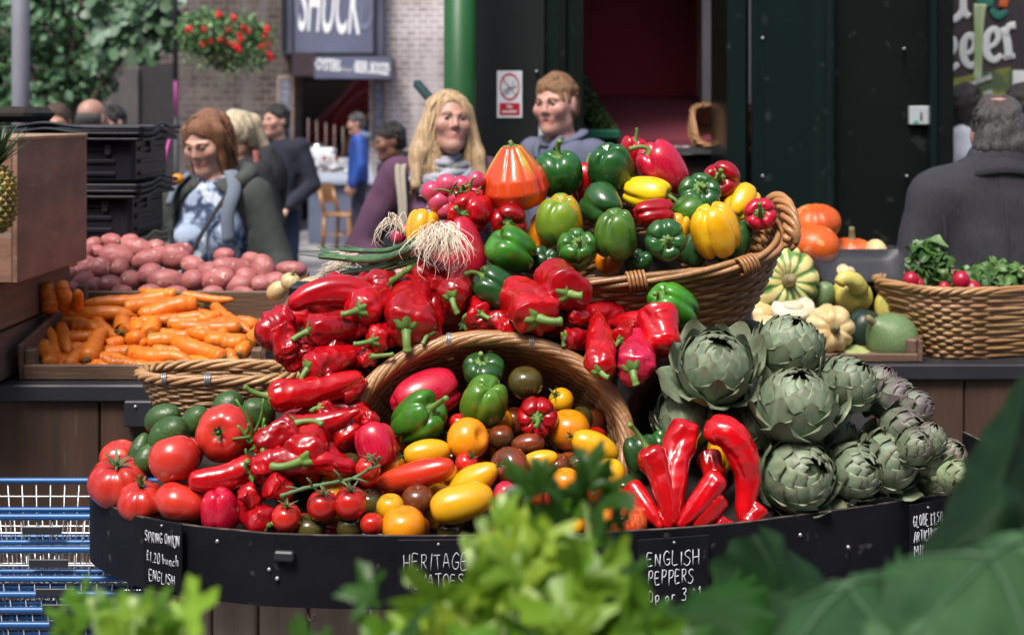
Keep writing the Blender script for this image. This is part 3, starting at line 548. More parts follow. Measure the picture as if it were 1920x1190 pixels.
# handwriting: strokes on a 4 x 6 grid
ST = {'S':[[(3.6,5.2),(2.4,6),(.9,5.4),(.8,4.1),(2.2,3.2),(3.3,2.2),(3,.7),(1.6,0),(.2,.7)]],'P':[[(.6,0),(.8,6)],[(.7,5.8),(2.8,5.8),(3.4,4.6),(2.6,3.2),(.8,2.8)]],'R':[[(.6,0),(.8,6)],[(.7,5.8),(2.8,5.8),(3.3,4.6),(2.4,3.2),(.8,2.9)],[(1.6,2.9),(3.5,.1)]],
'I':[[(2,0),(2.1,6)]],'N':[[(.4,0),(.6,6)],[(.6,5.8),(3.2,.2)],[(3.2,0),(3.6,6)]],'G':[[(3.5,5),(2.2,6),(.8,4.8),(.4,2.6),(1.2,.5),(2.6,.1),(3.5,1.2),(3.4,2.6)],[(2,2.6),(3.9,2.6)]],'O':[[(2,6),(.7,5),(.4,2.8),(1.1,.5),(2.3,0),(3.4,1.3),(3.5,3.8),(2.9,5.5),(2,6)]],
'E':[[(3.4,5.9),(.7,5.7),(.5,.2),(3.3,.1)],[(.7,3),(2.9,3.2)]],'L':[[(.7,6),(.6,.2),(3.3,.2)]],'H':[[(.5,0),(.6,6)],[(3.3,0),(3.5,6)],[(.6,3),(3.4,3.1)]],'T':[[(2,0),(2,5.8)],[(.2,5.7),(3.8,5.9)]],'A':[[(.2,0),(2,6),(3.7,0)],[(.9,2.2),(3.1,2.2)]],'M':[[(.2,0),(.6,6),(2,2.6),(3.4,6),(3.8,0)]],
'B':[[(.6,0),(.7,6)],[(.7,5.9),(2.8,5.6),(2.8,3.8),(.8,3.2)],[(.8,3.2),(3.2,2.8),(3.3,.8),(.6,.1)]],'C':[[(3.4,5.2),(2.2,6),(.8,4.8),(.4,2.6),(1.2,.5),(2.6,.1),(3.6,1)]],'K':[[(.6,0),(.7,6)],[(3.2,6),(.8,2.8)],[(1.4,3.4),(3.5,0)]],'£':[[(3.2,5),(2.3,6),(1.4,5),(1.4,.3)],[(.4,0),(3.4,.2)],[(.4,3),(2.7,3.1)]],
'1':[[(1.4,4.8),(2.2,6),(2.1,0)]],'2':[[(.5,4.9),(1.8,6),(3.1,5),(2.6,3),(.5,.2),(3.5,.2)]],'0':[[(2,6),(.8,4.6),(.7,1.6),(2,0),(3.3,1.6),(3.2,4.6),(2,6)]],'5':[[(3.3,5.9),(.9,5.8),(.8,3.4),(2.6,3.6),(3.3,1.8),(2.2,.1),(.5,.5)]],'4':[[(2.6,0),(2.8,6),(.3,2),(3.6,2)]],'3':[[(.6,5.6),(2.6,5.8),(2.8,4.2),(1.6,3.2),(3.1,2.2),(2.6,.4),(.5,.3)]],
'.':[[(1.6,.1),(2,.3)]],'b':[[(.8,6),(.7,.2)],[(.7,2.6),(2.4,3.2),(3,1.6),(2,.1),(.7,.4)]],'u':[[(.7,3.2),(.8,.8),(1.9,.1),(3,1),(3.1,3.2)],[(3.1,1.2),(3.4,.1)]],'n':[[(.7,0),(.7,3.2)],[(.7,2.4),(2,3.3),(3,2.4),(3.1,0)]],'c':[[(3,2.7),(1.9,3.2),(.8,1.9),(1.4,.3),(3,.5)]],'h':[[(.7,0),(.8,6)],[(.7,2.2),(2,3.2),(2.9,2.3),(3,0)]],
'p':[[(.7,-2),(.8,3.2)],[(.7,2.8),(2.3,3.4),(3.1,1.8),(2,.2),(.8,.6)]],'o':[[(2,3.2),(.8,2.2),(1,.5),(2.2,0),(3.1,1.2),(2.9,2.7),(2,3.2)]],'r':[[(.9,0),(.9,3.2)],[(.9,2.2),(1.9,3.2),(2.9,3)]],'e':[[(.7,1.7),(3,1.9),(2.4,3.2),(1,2.6),(.8,.8),(2,0),(3.1,.6)]],'a':[[(3,2.8),(1.6,3.2),(.7,1.4),(1.6,.1),(2.9,1.4)],[(3,3.2),(3.2,0)]],'/':[[(.6,-.5),(3.2,6.3)]],'f':[[(3.2,5.4),(2.3,6),(1.7,4.8),(1.6,0)],[(.7,3.2),(2.9,3.3)]]}
def chalk_sign(px0,px1,py0,py1,lines,name,label,wd=.0011):
    pm = (px0+px1)/2; p,t = board_at(pm); a = math.atan2(t[1],t[0]); Y = p[1]; Wd = (px1-px0)/F*Y/max(math.cos(a),.5); z1 = CAMH-(py0-HOR)/F*Y; z0 = CAMH-(py1-HOR)/F*Y
    s = thing(name,label,'sign',(p[0]+.006*math.sin(a),p[1]-.008-.001,(z0+z1)/2),a); H_ = z1-z0
    b = MB(); b.box((0,0,0),(Wd,.004,H_),bev=.0012); child0(b.build('slate',M_board,None,False),s)
    b = MB(); b.tube([(.0,-.0045,H_*.43),(0,-.001,H_*.43)],.0022,8); child0(b.build('screw',MATS['bare_metal']),s)
    g_ = random.Random(px0); b = MB()
    for (tx,yy,h,x0,tw) in lines:              # text, row centre and height as shares of the slate, left edge and width
        aw = lambda c_: .5 if c_ in 'I. ' else .72 if c_ == '1' else 1.0
        cw = tw*Wd/sum(aw(c_) for c_ in tx); x = (-.5+x0)*Wd
        for ch in tx:
            jy,js,jt = g_.uniform(-.09,.09)*h*H_,g_.uniform(.86,1.14),g_.uniform(-.12,.12)
            for stx in ST.get(ch,[]):
                pts = [(x+(q[0]-(1.1 if ch in 'I.' else .6 if ch == '1' else 0))/4.6*cw*js+(q[1]/6-.5)*jt*cw+g_.uniform(-.1,.1)*cw/5, -.0028, (.5-yy)*H_+jy+(q[1]/6-.5)*js*h*H_+g_.uniform(-.02,.02)*h*H_) for q in stx]
                pts = catmull(pts,max(4,4*len(pts))) if len(pts)>2 else np.linspace(pts[0],pts[1],4)
                b.tube(pts,wd*np.random.default_rng(len(pts)).uniform(.75,1.2,len(pts)),5,flat=.5)
            x += cw*aw(ch)
    child0(b.build('chalk_writing',M_chalk),s); return s
chalk_sign(270,353,972,1100,[('SPRING ONION',.26,.15,.06,.90),('£1.20 bunch',.55,.15,.10,.84),('ENGLISH',.83,.15,.16,.70)],'price_sign','black price slate chalked SPRING ONION at the left end of the kerb')
chalk_sign(745,900,1007,1128,[('HERITAGE',.34,.24,.07,.8),('TOMATOES',.64,.2,.1,.72)],'price_sign','black price slate chalked HERITAGE half hidden behind the celery')
chalk_sign(1192,1328,1003,1132,[('ENGLISH',.30,.20,.11,.76),('PEPPERS',.57,.20,.13,.66),('40p or 3 £1',.83,.17,.04,.86)],'price_sign','black price slate chalked ENGLISH PEPPERS in the middle of the kerb',.0014)
chalk_sign(1694,1770,938,1070,[('GLOBE £1.50',.24,.16,.08,.86),('ARTICHOKES',.46,.15,.1,.86),('MINI',.66,.14,.1,.45),('ARTICHOKES',.84,.14,.1,.8)],'price_sign','black price slate chalked GLOBE and MINI ARTICHOKES at the right end of the kerb')
# added dark cloth mound that makes gaps between the produce look shaded
w = MB(); rows = []
for py in np.linspace(1000,420,30):
    u = (1000-py)/580; xl = np.interp(py,[420,560,700,860,940,1000],[1010,640,560,330,240,330]); xr = np.interp(py,[420,560,640,700,860,940,1000],[1380,1330,1500,1560,1690,1690,1560])
    for t in np.linspace(0,1,34): 
        px = xl+(xr-xl)*t; dep = dY(py)+.13+(.12 if py<700 else 0)+.35*max(0,1-((1-abs(2*t-1))/.12))**2+.04*math.sin(px*.03)
        if 660<px<1180 and 600<py<900: dep += .42*min(1,(px-660)/60,(1180-px)/60)*min(1,(900-py)/80)
        if 1180<=px<1420 and 640<py<860: dep += .32*min(1,(px-1180)/40,(1420-px)/60)*min(1,(860-py)/60)
        rows.append(P(px,py,dep))
w.add(np.array(rows),grid_faces(34,30)); tag(w.build('gap_shade_cloth',M_cloth_fill), 'dark cloth added under the heaped produce so its gaps look shaded','cloth')

# --- back stall: two counters
def counter(name,label,x0,x1,Yf,seams):
    c = thing(name,label,'counter',((x0+x1)/2,Yf+.5,0)); zt = 1.023
    w = MB(); w.box(((x0+x1)/2,Yf+.5,zt-.0195),(x1-x0,1.0,.039),bev=.004); child(w.build('counter_top',M_edge,None,False),c)
    xs_ = [x0]+[(s-960)/F*(Yf+.02) for s in seams]+[x1]
    for a,b in zip(xs_[:-1],xs_[1:]):
        w = MB(); w.box(((a+b)/2,Yf+.03,(zt-.041)/2),(b-a-.004,.022,zt-.041),bev=.003); child(w.build('plank',M_dplank,None,False),c)
    w = MB(); w.box(((x0+x1)/2,Yf+.5,.5),(x1-x0-.05,.86,.95)); child(w.build('carcass',M_cloth_fill,None,False),c)
    return c
lc = counter('stall_counter','dark plank stall counter under the carrots at the left',-2.2,-.42,3.30,(-160,187,420))
w = MB(); pbox(w,232,286,752,801,3.285,.03,bev=.003); child(w.build('bracket',M_edge,None,False),lc)
w = MB(); 
for px,py in ((254,762),): w.tube([P(px,py,3.282),P(px,py,3.29)],.004,8)
child(w.build('screw',MATS['bare_metal']),lc)
counter('stall_counter','dark plank stall counter under the squashes and wicker basket at the right',.42,2.4,3.57,(1560,1808,1990))

# --- crates. A crate is built flat and then leaned towards the viewer
def crate(name,label,o,wx,wy,h,tilt,rz=0,mx=None,my=None,front=None,slats=1):
    c = thing(name,label,'crate',o,0); c.rotation_euler = (R(tilt),0,R(rz)); t = .011
    mx = mx or M_crate; my = my or M_cratey
    w = MB(); w.box((0,wy/2,.006),(wx-2*t,wy-2*t,.012)); child0(w.build('base',mx,None,False),c)
    for s in (-1,1):
        w = MB(); w.box((s*(wx/2-t/2),wy/2,h/2),(t,wy,h),bev=.002); child0(w.build('side_board',my,None,False),c)
    for y,hh in ((0,front or h),(wy,h)):
        w = MB(); w.box((0,y+(t/2 if y==0 else -t/2),hh/2),(wx-2*t-.0008,t,hh),bev=.002); child0(w.build('end_board',mx,None,False),c)
    for s in (-1,1):
        for y in (t+.014,wy-t-.014):
            hh = h+.012 if y>.1 else (front or h)+.022
            w = MB(); w.box((s*(wx/2-t-.0135),y,.012+hh/2),(.026,.026,hh),bev=.003); child0(w.build('corner_post',M_cratey,None,False),c)
    return c
cc = P(268,711,3.36); crate('wooden_crate','shallow wooden crate tilted forward full of orange carrots',(cc[0],cc[1],1.0245),.585,.46,.085,9,0,front=.035)
cp = P(330,560,3.86); crate('wooden_crate','wooden crate of pink potatoes behind the carrots',(cp[0]+.02,3.84,1.0245),.60,.42,.108,4)
cq = P(1560,684,3.60); crate('wooden_crate','wooden crate of mixed squashes and gourds beside the wicker basket',(cq[0],3.60,1.0245),.46,.50,.055,4,0,front=.02)
crate('wooden_crate','small wooden crate behind the squashes holding the tray in plastic',(P(1590,560,4.0)[0],4.02,1.0245),.30,.25,.185,0)
# tall plywood boxes at the left edge
def plybox(name,label,x1,y0,y1,z0,z1,depth=.6):
    c = thing(name,label,'box',(x1-depth/2,(y0+y1)/2,z0))
    w = MB(); w.box((x1-.006,(y0+y1)/2,(z0+z1)/2),(.012,y1-y0,z1-z0),bev=.001); child(w.build('side_panel',M_ply,None,False),c)
    w = MB(); w.box((x1-depth/2-.0065,y0+.006,(z0+z1)/2),(depth-.013,.012,z1-z0),bev=.001); child(w.build('front_panel',M_ply,None,False),c)
    w = MB(); w.box((x1-depth/2-.006,y1-.006,(z0+z1)/2),(depth-.0125,.012,z1-z0),bev=.001); w.box((x1-depth+.006,(y0+y1)/2,(z0+z1)/2),(.012,y1-y0-.025,z1-z0)); child(w.build('back_panel',M_ply,None,False),c)
    w = MB(); w.box((x1-depth/2,(y0+y1)/2,z1+.005),(depth+.004,y1-y0+.004,.010),bev=.002); child(w.build('lid',M_plyedge,None,False),c)
    return c
plybox('plywood_box','tall reddish plywood box standing at the left edge behind the pineapple',-1.130,3.25,3.78,1.266,1.590)
def plankbox(name,label,x1,y0,y1,z0,z1,n,depth=.6,over=0.0):
    c = thing(name,label,'crate',(x1-depth/2,(y0+y1)/2,z0)); h = (z1-z0)/n
    for i in range(n):
        w = MB(); w.box((x1-.009,(y0+y1)/2,z0+h*(i+.5)),(.018,y1-y0,h-.007),bev=.003); child(w.build('side_board',M_cratey,None,False),c)
        w = MB(); w.box((x1-depth/2-.01,y0+.009,z0+h*(i+.5)),(depth-.021,.018,h-.007),bev=.003); child(w.build('end_board',M_crate,None,False),c)
    w = MB(); w.box((x1-depth/2-.01,(y0+y1)/2+.01,(z0+z1)/2),(depth-.03,y1-y0-.03,z1-z0-.002)); child(w.build('carcass',M_cloth_fill,None,False),c)
    return c
plankbox('plank_crate','brown plank crate directly below the tall plywood box',-1.18,3.08,3.80,1.148,1.2645,1)
plankbox('plank_crate','brown plank crate at the bottom of the left stack beside the carrots',-1.19,3.16,3.86,1.0245,1.146,1)
# black plastic crates
M_bplast = mat('black_plastic',(.009,.009,.014),(.014,.014,.020),scale=8,rough=.42,spec=.25)
M_gplast = mat('beige_plastic',(.28,.235,.15),(.22,.18,.115),scale=3,rough=.5)
def tote(label,x0,x1,y0,y1,z0,z1,m,lip=True):
    c = thing('plastic_crate',label,'crate',((x0+x1)/2,(y0+y1)/2,z0)); H_ = z1-z0
    w = MB(); w.box(((x0+x1)/2,(y0+y1)/2,z0+H_*.42),(x1-x0-.05,y1-y0-.05,H_*.83),bev=.012)
    for i in range(3): w.box(((x0+x1)/2,y0+.0235,z0+H_*(.18+.22*i)),(x1-x0-.16,.008,.012),bev=.002)
    for i in range(3): w.box((x1-.0235,(y0+y1)/2,z0+H_*(.18+.22*i)),(.008,y1-y0-.14,.012),bev=.002)
    child(w.build('crate_body',m,None,False),c)
    w = MB(); n = 60                              # flanges with a raised wave in the middle of each side
    for dz,pr in ((-.034,.0),(-.017,.004),(0,.008)):
        xs_ = np.linspace(x0-pr,x1+pr,n); up = .014*np.exp(-(((xs_-(x0*.38+x1*.62))/.07)**2)); pts = np.c_[xs_,np.full(n,y0-pr),z1+dz+up]; w.tube(pts,.0055,6)
        ys_ = np.linspace(y0-pr,y1+pr,n); pts = np.c_[np.full(n,x1+pr),ys_,z1+dz+.012*np.exp(-(((ys_-(y0+y1)/2)/.06)**2))]; w.tube(pts,.0055,6)
        w.tube(np.c_[xs_,np.full(n,y1+pr),np.full(n,z1+dz)],.0075,6)
    w.box(((x0+x1)/2,(y0+y1)/2,z1-.018),(x1-x0-.006,y1-y0-.006,.03),bev=.004)
    child(w.build('flange',m),c)
    for fx in (.30,.86):
        w = MB(); w.box((x0+(x1-x0)*fx,y0+.021,z0+H_*.62),(.018,.012,H_*.22),bev=.003); child(w.build('latch',MATS['black_paint'],None,False),c)
    w = MB(); w.box((x1-.021,y0+(y1-y0)*.45,z0+H_*.66),(.010,.05,.04),bev=.003); child(w.build('handle_slot',MATS['black_paint'],None,False),c)
    return c
tote('black plastic crate with wavy rim on top of the pair behind the plywood box',-1.80,-1.075,4.12,4.56,1.447,1.612,M_bplast)
tote('black plastic crate with wavy rim beneath the other black crate',-1.80,-1.085,4.12,4.56,1.285,1.445,M_bplast)
tote('beige plastic crate under the two black crates behind the potatoes',-1.80,-1.10,4.14,4.54,1.0245,1.283,M_gplast)
dk = MB(); dk.box((P(20,222,4.3)[0]-.1,4.45,1.650),(.30,.25,.05),bev=.02); tag(dk.build('black_bag',M_cloth_fill,None,False),'dark bag lying on the top black crate at far left','bag')

# --- wicker
def wick(name,c1,c2): return mat(name,c1,c2,scale=9,rough=.42,bump=.25,bscale=70,coat=.1,detail=5,contrast=(.3,.7),attr=True)
M_wick = wick('wicker_brown',(.42,.225,.095),(.24,.115,.045)); M_wickL = wick('wicker_tan',(.40,.235,.105),(.25,.13,.052)); M_wickD = wick('wicker_dark',(.13,.055,.024),(.07,.03,.013))
def supell(a,b,n,e=2.0):
    t = np.linspace(0,2*np.pi,n,endpoint=False); c,s_ = np.cos(t),np.sin(t)
    return np.stack([a*np.sign(c)*abs(c)**(2/e), b*np.sign(s_)*abs(s_)**(2/e)],1)
def basket(label,origin,Rm,a,b,depth,taper=.75,rows=22,stakes=36,e=2.0,m=None,rimr=.006,rimn=5,twist=9,base=True,rise=None,arc=None,group=None,min_h=None):
    """woven basket; local z runs from the base (0) to the rim (depth)"""
    m = m or M_wick
    c = bpy.data.objects.new('wicker_basket',None); COL.objects.link(c); c.matrix_world = mat4(Rm,origin); c.empty_display_size=.05; tag(c,label,'basket',group)
    n = stakes*4; t = np.linspace(0,2*np.pi,n,endpoint=False); g = np.random.default_rng(int(abs(a*1e4)+rows))
    rz_ = depth/rows; sc = lambda z: taper+(1-taper)*(z/depth)**.85
    lift = (lambda t,z: 0*t) if rise is None else (lambda t,z: rise(t)*(z/depth))
    w = MB()
    for r in range(rows):
        z = (r+.5)*rz_; p = supell(a*sc(z),b*sc(z),n,e); nr = p/np.linalg.norm(p,axis=1,keepdims=True)
        am = .0036*np.cos(stakes*t/2+np.pi*r)+.0008*g.normal(size=n); q = p+nr*am[:,None]
        cc_ = g.uniform(.72,1.2)*np.array([1,g.uniform(.93,1.05),g.uniform(.85,1.1)])
        w.tube(np.c_[q,z+lift(t,z)+.0009*g.normal()+.0012*np.sin(t*3+r)],rz_*.56,6,closed=True,col=cc_)
    child0(w.build('weave',m),c)
    w = MB(); zz = np.linspace(0,depth,7)
    for i in range(stakes):
        tt = 2*np.pi*(i+.5)/stakes; idx = int((i+.5)/stakes*n)%n
        pts = [(*(supell(a*sc(z),b*sc(z),n,e)[idx]),z+lift(t,z)[idx]) for z in zz]; w.tube(np.array(pts),.0026,5,col=(.85,.82,.8))
    child0(w.build('stakes',m),c)
    w = MB(); p = supell(a,b,n,e)
    for i in range(rimn):
        ph = 2*np.pi*i/rimn; q = np.round(twist)*t+ph; rr = 1+rimr*1.15*np.cos(q)/math.sqrt(a*b)
        w.tube(np.c_[p*rr[:,None], depth+lift(t,depth)+rimr*1.15*np.sin(q)+rimr*.5],rimr,7,closed=True,col=np.array([1,.97,.93])*g.uniform(.9,1.3))
    child0(w.build('rim',m),c)
    if base:
        w = MB(); p = supell(a*taper,b*taper,n,e)
        for k_ in np.linspace(.06,1,max(8,int(b*taper/rz_*.8))): w.tube(np.c_[p*k_,np.full(n,.004)+.002*np.cos(stakes*t/2+k_*99)],rz_*.62,5,closed=True,col=(.9,.9,.9))
        child0(w.build('woven_base',m),c)
    return c
def wrap(c,m,loc,axis,r,n=4,name='binding',tr=.0028):
    """a few turns of split cane round the rim, in basket-local coordinates"""
    w = MB(); A = axes(axis); t = np.linspace(0,2*np.pi*n,n*14); loc = np.asarray(loc)
    pts = loc+(np.cos(t)*r)[:,None]*A[:,0]+(np.sin(t)*r)[:,None]*A[:,1]+((t/t[-1]-.5)*n*tr*2.1)[:,None]*A[:,2]; w.tube(pts,tr,5,col=(1.05,.95,.85)); return child0(w.build(name,m),c)
# A: round basket on its side, mouth towards the viewer
axA = np.array([-.02,-.90,.42]); axA /= np.linalg.norm(axA); RA = axes(axA); oA = P(912,829,2.50)
bA = basket('large round wicker basket lying on its side spilling tomatoes and peppers',oA-axA*.30,RA,.247,.188,.30,.72,30,40,2.0,M_wick,.0070,8,5)
# D: second basket on its side behind the artichokes
axD = np.array([.10,-.93,.33]); axD /= np.linalg.norm(axD); RD = axes(axD); oD = P(1384,792,2.62)
bD = basket('dark brown wicker basket lying on its side behind the artichokes',oD-axD*.26,RD,.200,.150,.26,.72,26,36,2.0,M_wickD,.0055,6,5)
# B: big tray basket of bell peppers on top
axB = np.array([-.10,-.40,.90]); axB /= np.linalg.norm(axB); xB = np.array([1,.0,.13]); xB -= axB*np.dot(xB,axB); xB /= np.linalg.norm(xB); RB = np.stack([xB,np.cross(axB,xB),axB],1); oB = P(1218,452,2.84)
bB = basket('wide wicker tray basket with thick cane rim heaped with bell peppers',oB-axB*.155,RB,.262,.150,.155,.74,15,34,2.6,M_wick,.0062,3,4)
for lx,ly in ((-.045,-.150),(.168,-.139)): wrap(bB,M_wick,(lx,ly,.158),(1,.0 if lx<0 else .4,0),.017,5,tr=.0036)
w = MB()
for k_ in range(4):                              # twisted handle at the right end
    t = np.linspace(0,1,40); ang = t*np.pi; ph = k_*np.pi/2+t*12
    cx = .262+.012*np.cos(ph); py_ = -.085*np.cos(ang); pz = .160+.034*np.sin(ang)+.010*np.sin(ph); w.tube(np.c_[cx+.014*np.sin(ang),py_,pz],.0066,7,col=(1.1,1.0,.9))
child0(w.build('handle',M_wick),bB)
w = MB(); t = np.linspace(0,1,26); w.tube(np.c_[-.262-.02*np.sin(t*np.pi),-.05*np.cos(t*np.pi),.158+.085*np.sin(t*np.pi)],.0075,8,col=(1,.9,.8)); child0(w.build('handle',M_wick),bB)
# C: small oval basket at left
axC = np.array([0,-.10,1.]); axC /= np.linalg.norm(axC); xC = np.array([1,0,0.]); RC = np.stack([xC,np.cross(axC,xC),axC],1); oC = P(412,700,2.92)
bC = basket('low oval wicker basket tucked between the carrots and the avocados',oC-axC*.075,RC,.160,.062,.075,.78,12,30,2.4,M_wickL,.0055,4,6)
M_wire = mat('zinc_wire',(.42,.42,.42),(.32,.32,.32),scale=30,rough=.35,metal=.6)
wrap(bC,M_wire,(-.10,-.056,.08),(1,.1,0),.011,3,'wire_tie',.0016); wrap(bC,M_wire,(-.01,-.062,.08),(1,0,0),.011,4,'wire_tie',.0016)
for lx,ly in ((-.07,.182),(.08,.179)): wrap(bA,M_wire,(lx,ly,.306),(1,0,0),.013,3,'wire_tie',.0014)
# E: radish basket at the right
xE = np.array([.96,.27,0]); RE = np.stack([xE,[-.27,.96,0],[0,0,1]],1); oE = np.array([P(1712,684,3.62)[0]+.235,3.82,1.0245])
bE = basket('square tan wicker basket holding bunches of radishes at the right edge',oE,RE,.255,.185,.175,.80,17,38,4.0,M_wickL,.0055,4,9)
# F: display basket inside the shop
axF = np.array([.25,-.8,.55]); axF /= np.linalg.norm(axF); xF = np.array([.95,.25,-.1]); xF -= axF*np.dot(xF,axF); xF /= np.linalg.norm(xF); RF = np.stack([xF,np.cross(axF,xF),axF],1); oF = P(1362,240,6.85)
bF = basket('empty rectangular wicker basket propped on the maroon shelf inside the shop',oF-axF*.14,RF,.17,.12,.14,.8,12,30,4.5,M_wick,.007,3,6)
# --- stack of shopping baskets
M_blue = mat('blue_plastic',(.015,.105,.30),(.012,.085,.25),scale=8,rough=.35)
M_chrome = mat('chrome_wire',(.50,.50,.51),(.40,.40,.41),scale=20,rough=.3,metal=.7)
zs = [.934,.876,.824,.796,.768,.742,.714]
for i,z in enumerate(zs):
    nm = ['topmost','second from top','third from top','fourth from top','fifth from top','sixth from top','lowest visible'][i]
    c = thing('shopping_basket',f'wire shopping basket with blue rim, {nm} in the nested stack',  'shopping basket',(-.875+.012*i,2.66,z-.2),0,'stack of blue rimmed shopping baskets')
    x0,x1,y0,y1 = -.225,.225,-.125,.125; Yc = (-.875,2.66); w = MB()
    pts = np.array([(x0,y0,.2),(x1,y0,.2),(x1,y1,.2),(x0,y1,.2)]); 
    cr = []
    for k_ in range(4):
        a,b = pts[k_],pts[(k_+1)%4]; cr += [a+(b-a)*q for q in np.linspace(.06,.94,8)]
    w.tube(np.array(cr),.0062,8,closed=True); child0(w.build('rim',M_blue),c)
    w = MB()
    for zz in (.17,.135,.10,.065,.03):
        s = .80+.2*zz/.2; w.tube(np.array([p*[s,s,0]+[0,0,zz] for p in cr]),.0019,5,closed=True)
    child0(w.build('wire_hoops',M_chrome),c)
    w = MB()
    for x in np.linspace(x0,x1,17):
        for y in (y0,y1): w.tube([(x,y,.2),(x*.8,y*.8,0)],.0015,5)
    for y in np.linspace(y0,y1,9)[1:-1]:
        for x in (x0,x1): w.tube([(x,y,.2),(x*.8,y*.8,0)],.0015,5)
    for x in np.linspace(x0,x1,12)*.8: w.tube([(x,y0*.8,.001),(x,y1*.8,.001)],.0015,5)
    child0(w.build('wire_uprights',M_chrome),c)
    w = MB(); hz = .205; w.tube(catmull([(x0+.03,y0*.2+.012*i%3*.01,hz-.01),(x0+.03,y0*.86,hz+.004),(x1-.03,y0*.86,hz+.004),(x1-.03,y0*.2,hz-.01)],24),.0048,7); child0(w.build('handle',M_blue),c)
    w = MB(); w.box((.04,y0-.0085,.178),(.07,.003,.014),bev=.001); child0(w.build('label_plate',M_edge,None,False),c)
st = MB(); st.box((-.84,2.66,.255),(.46,.26,.51),bev=.01); tag(st.build('basket_stand',M_edge,None,False),'low black stand beneath the stack of shopping baskets','stand')
# ================================================================== produce
def veg(name,c1,c2,scale=9,rough=.28,coat=.34,**k):
    k.setdefault('rvar',.07)
    if 's3' in k: k['s3'] *= 3
    return mat(name,c1,c2,scale=scale*4,rough=rough,coat=coat,bump=k.pop('bump',.06),bscale=k.pop('bscale',45),attr=True,sss=k.pop('sss',0.0),**k)
V_ = dict(
 red=veg('pepper_red',(.43,.0018,.005),(.29,.001,.004),scale=6), crim=veg('pepper_crimson',(.37,.002,.022),(.50,.010,.035),stretch=(14,14,1.5)), rom=veg('pepper_scarlet',(.55,.003,.006),(.40,.002,.005),rough=.22,coat=.38,scale=6),
 green=veg('pepper_green',(.050,.155,.014),(.028,.090,.010)), dgreen=veg('pepper_dark_green',(.014,.062,.014),(.022,.085,.016)), lgreen=veg('pepper_light_green',(.085,.20,.018),(.05,.14,.015)),
 yellow=veg('pepper_yellow',(.78,.40,.006),(.72,.30,.004)), go=veg('pepper_turning',(.16,.26,.02),(.70,.30,.01),scale=5,contrast=(.50,.62)),
 olive=veg('pepper_olive',(.060,.13,.014),(.11,.16,.02),scale=6), rg=veg('pepper_red_green',(.46,.004,.006),(.05,.11,.01),scale=7,contrast=(.58,.66)))
TOM = dict(
 red=veg('tomato_red',(.52,.022,.012),(.44,.012,.008),scale=5,rough=.22), beef=veg('beef_tomato',(.55,.040,.022),(.47,.022,.014),scale=4,rough=.26,c3=(.60,.12,.05),s3=6,t3=.66), orange=veg('tomato_orange',(.75,.27,.006),(.68,.20,.004),scale=5),
 yellow=veg('tomato_yellow',(.76,.40,.008),(.70,.33,.006),scale=5), brown=veg('tomato_brown',(.070,.030,.010),(.20,.035,.010),scale=5,rough=.17,contrast=(.45,.65)), olive=veg('tomato_olive',(.085,.070,.016),(.05,.035,.010),scale=5,rough=.17),
 pink=veg('tomato_pink',(.48,.012,.045),(.40,.008,.03),scale=5), rust=veg('tomato_rust',(.33,.045,.012),(.13,.035,.010),scale=6,contrast=(.4,.6)), stripe=veg('tomato_striped',(.62,.14,.02),(.55,.035,.012),scale=9,stretch=(7,7,.8),contrast=(.45,.55)), scar=veg('tomato_scarlet',(.58,.018,.008),(.52,.05,.010),scale=4))
M_stem = mat('stem_green',(.16,.26,.055),(.08,.16,.03),scale=14,rough=.5,attr=True); M_calyx = mat('calyx_green',(.06,.12,.028),(.035,.075,.018),scale=18,rough=.55,attr=True)
M_drystem = mat('dry_stem',(.25,.20,.09),(.13,.11,.045),scale=14,rough=.7)
def behind_kerb(px,py,Y,wpx):
    """nothing may stand through the kerb: push low items back until they clear it"""
    if py < 850 or not 150 < px < 1790: return Y
    return max(Y, float(np.interp(px,RIM[:,0],Yr))+.012+wpx/2*Y/F*.86)
def rotmat(ax,roll): return axes(ax,roll)
def stem_mesh(mb, base, d, L, r, bend, g, calyx=0.0, lobes=6):
    """a curved stalk from base along d, with a calyx cap of radius calyx"""
    A = axes(d,g.uniform(0,6)); b = np.asarray(bend)
    pts = [base-A[:,2]*r*.6, base+A[:,2]*L*.3, base+A[:,2]*L*.68+b*.35, base+A[:,2]*L*.95+b]
    p = catmull(pts,16); rr = np.interp(np.linspace(0,1,16),[0,.12,.3,.8,.93,1],[1.7,1.35,1.0,.9,1.12,.95])*r
    mb.tube(p,rr,9,col=(1,1,1))
    return p[-1]
def calyx_mesh(mb, base, d, rad, lobes, g, drop=.25):
    A = axes(d,g.uniform(0,6)); n = lobes*4; t = np.linspace(0,2*np.pi,n,endpoint=False); V = []
    for q,h in ((.0,.16),(.35,.13),(.72,.0),(1.0,-drop)):
        rr = rad*q*(1+ (.22*np.cos(lobes*t)*q if q>.5 else 0))
        V.append(np.stack([rr*np.cos(t),rr*np.sin(t),np.full(n,h*rad)],1))
    V = np.concatenate(V); mb.add(V@A.T+base,grid_faces(n,4,True),(.75,.85,.7))
NB = [0]
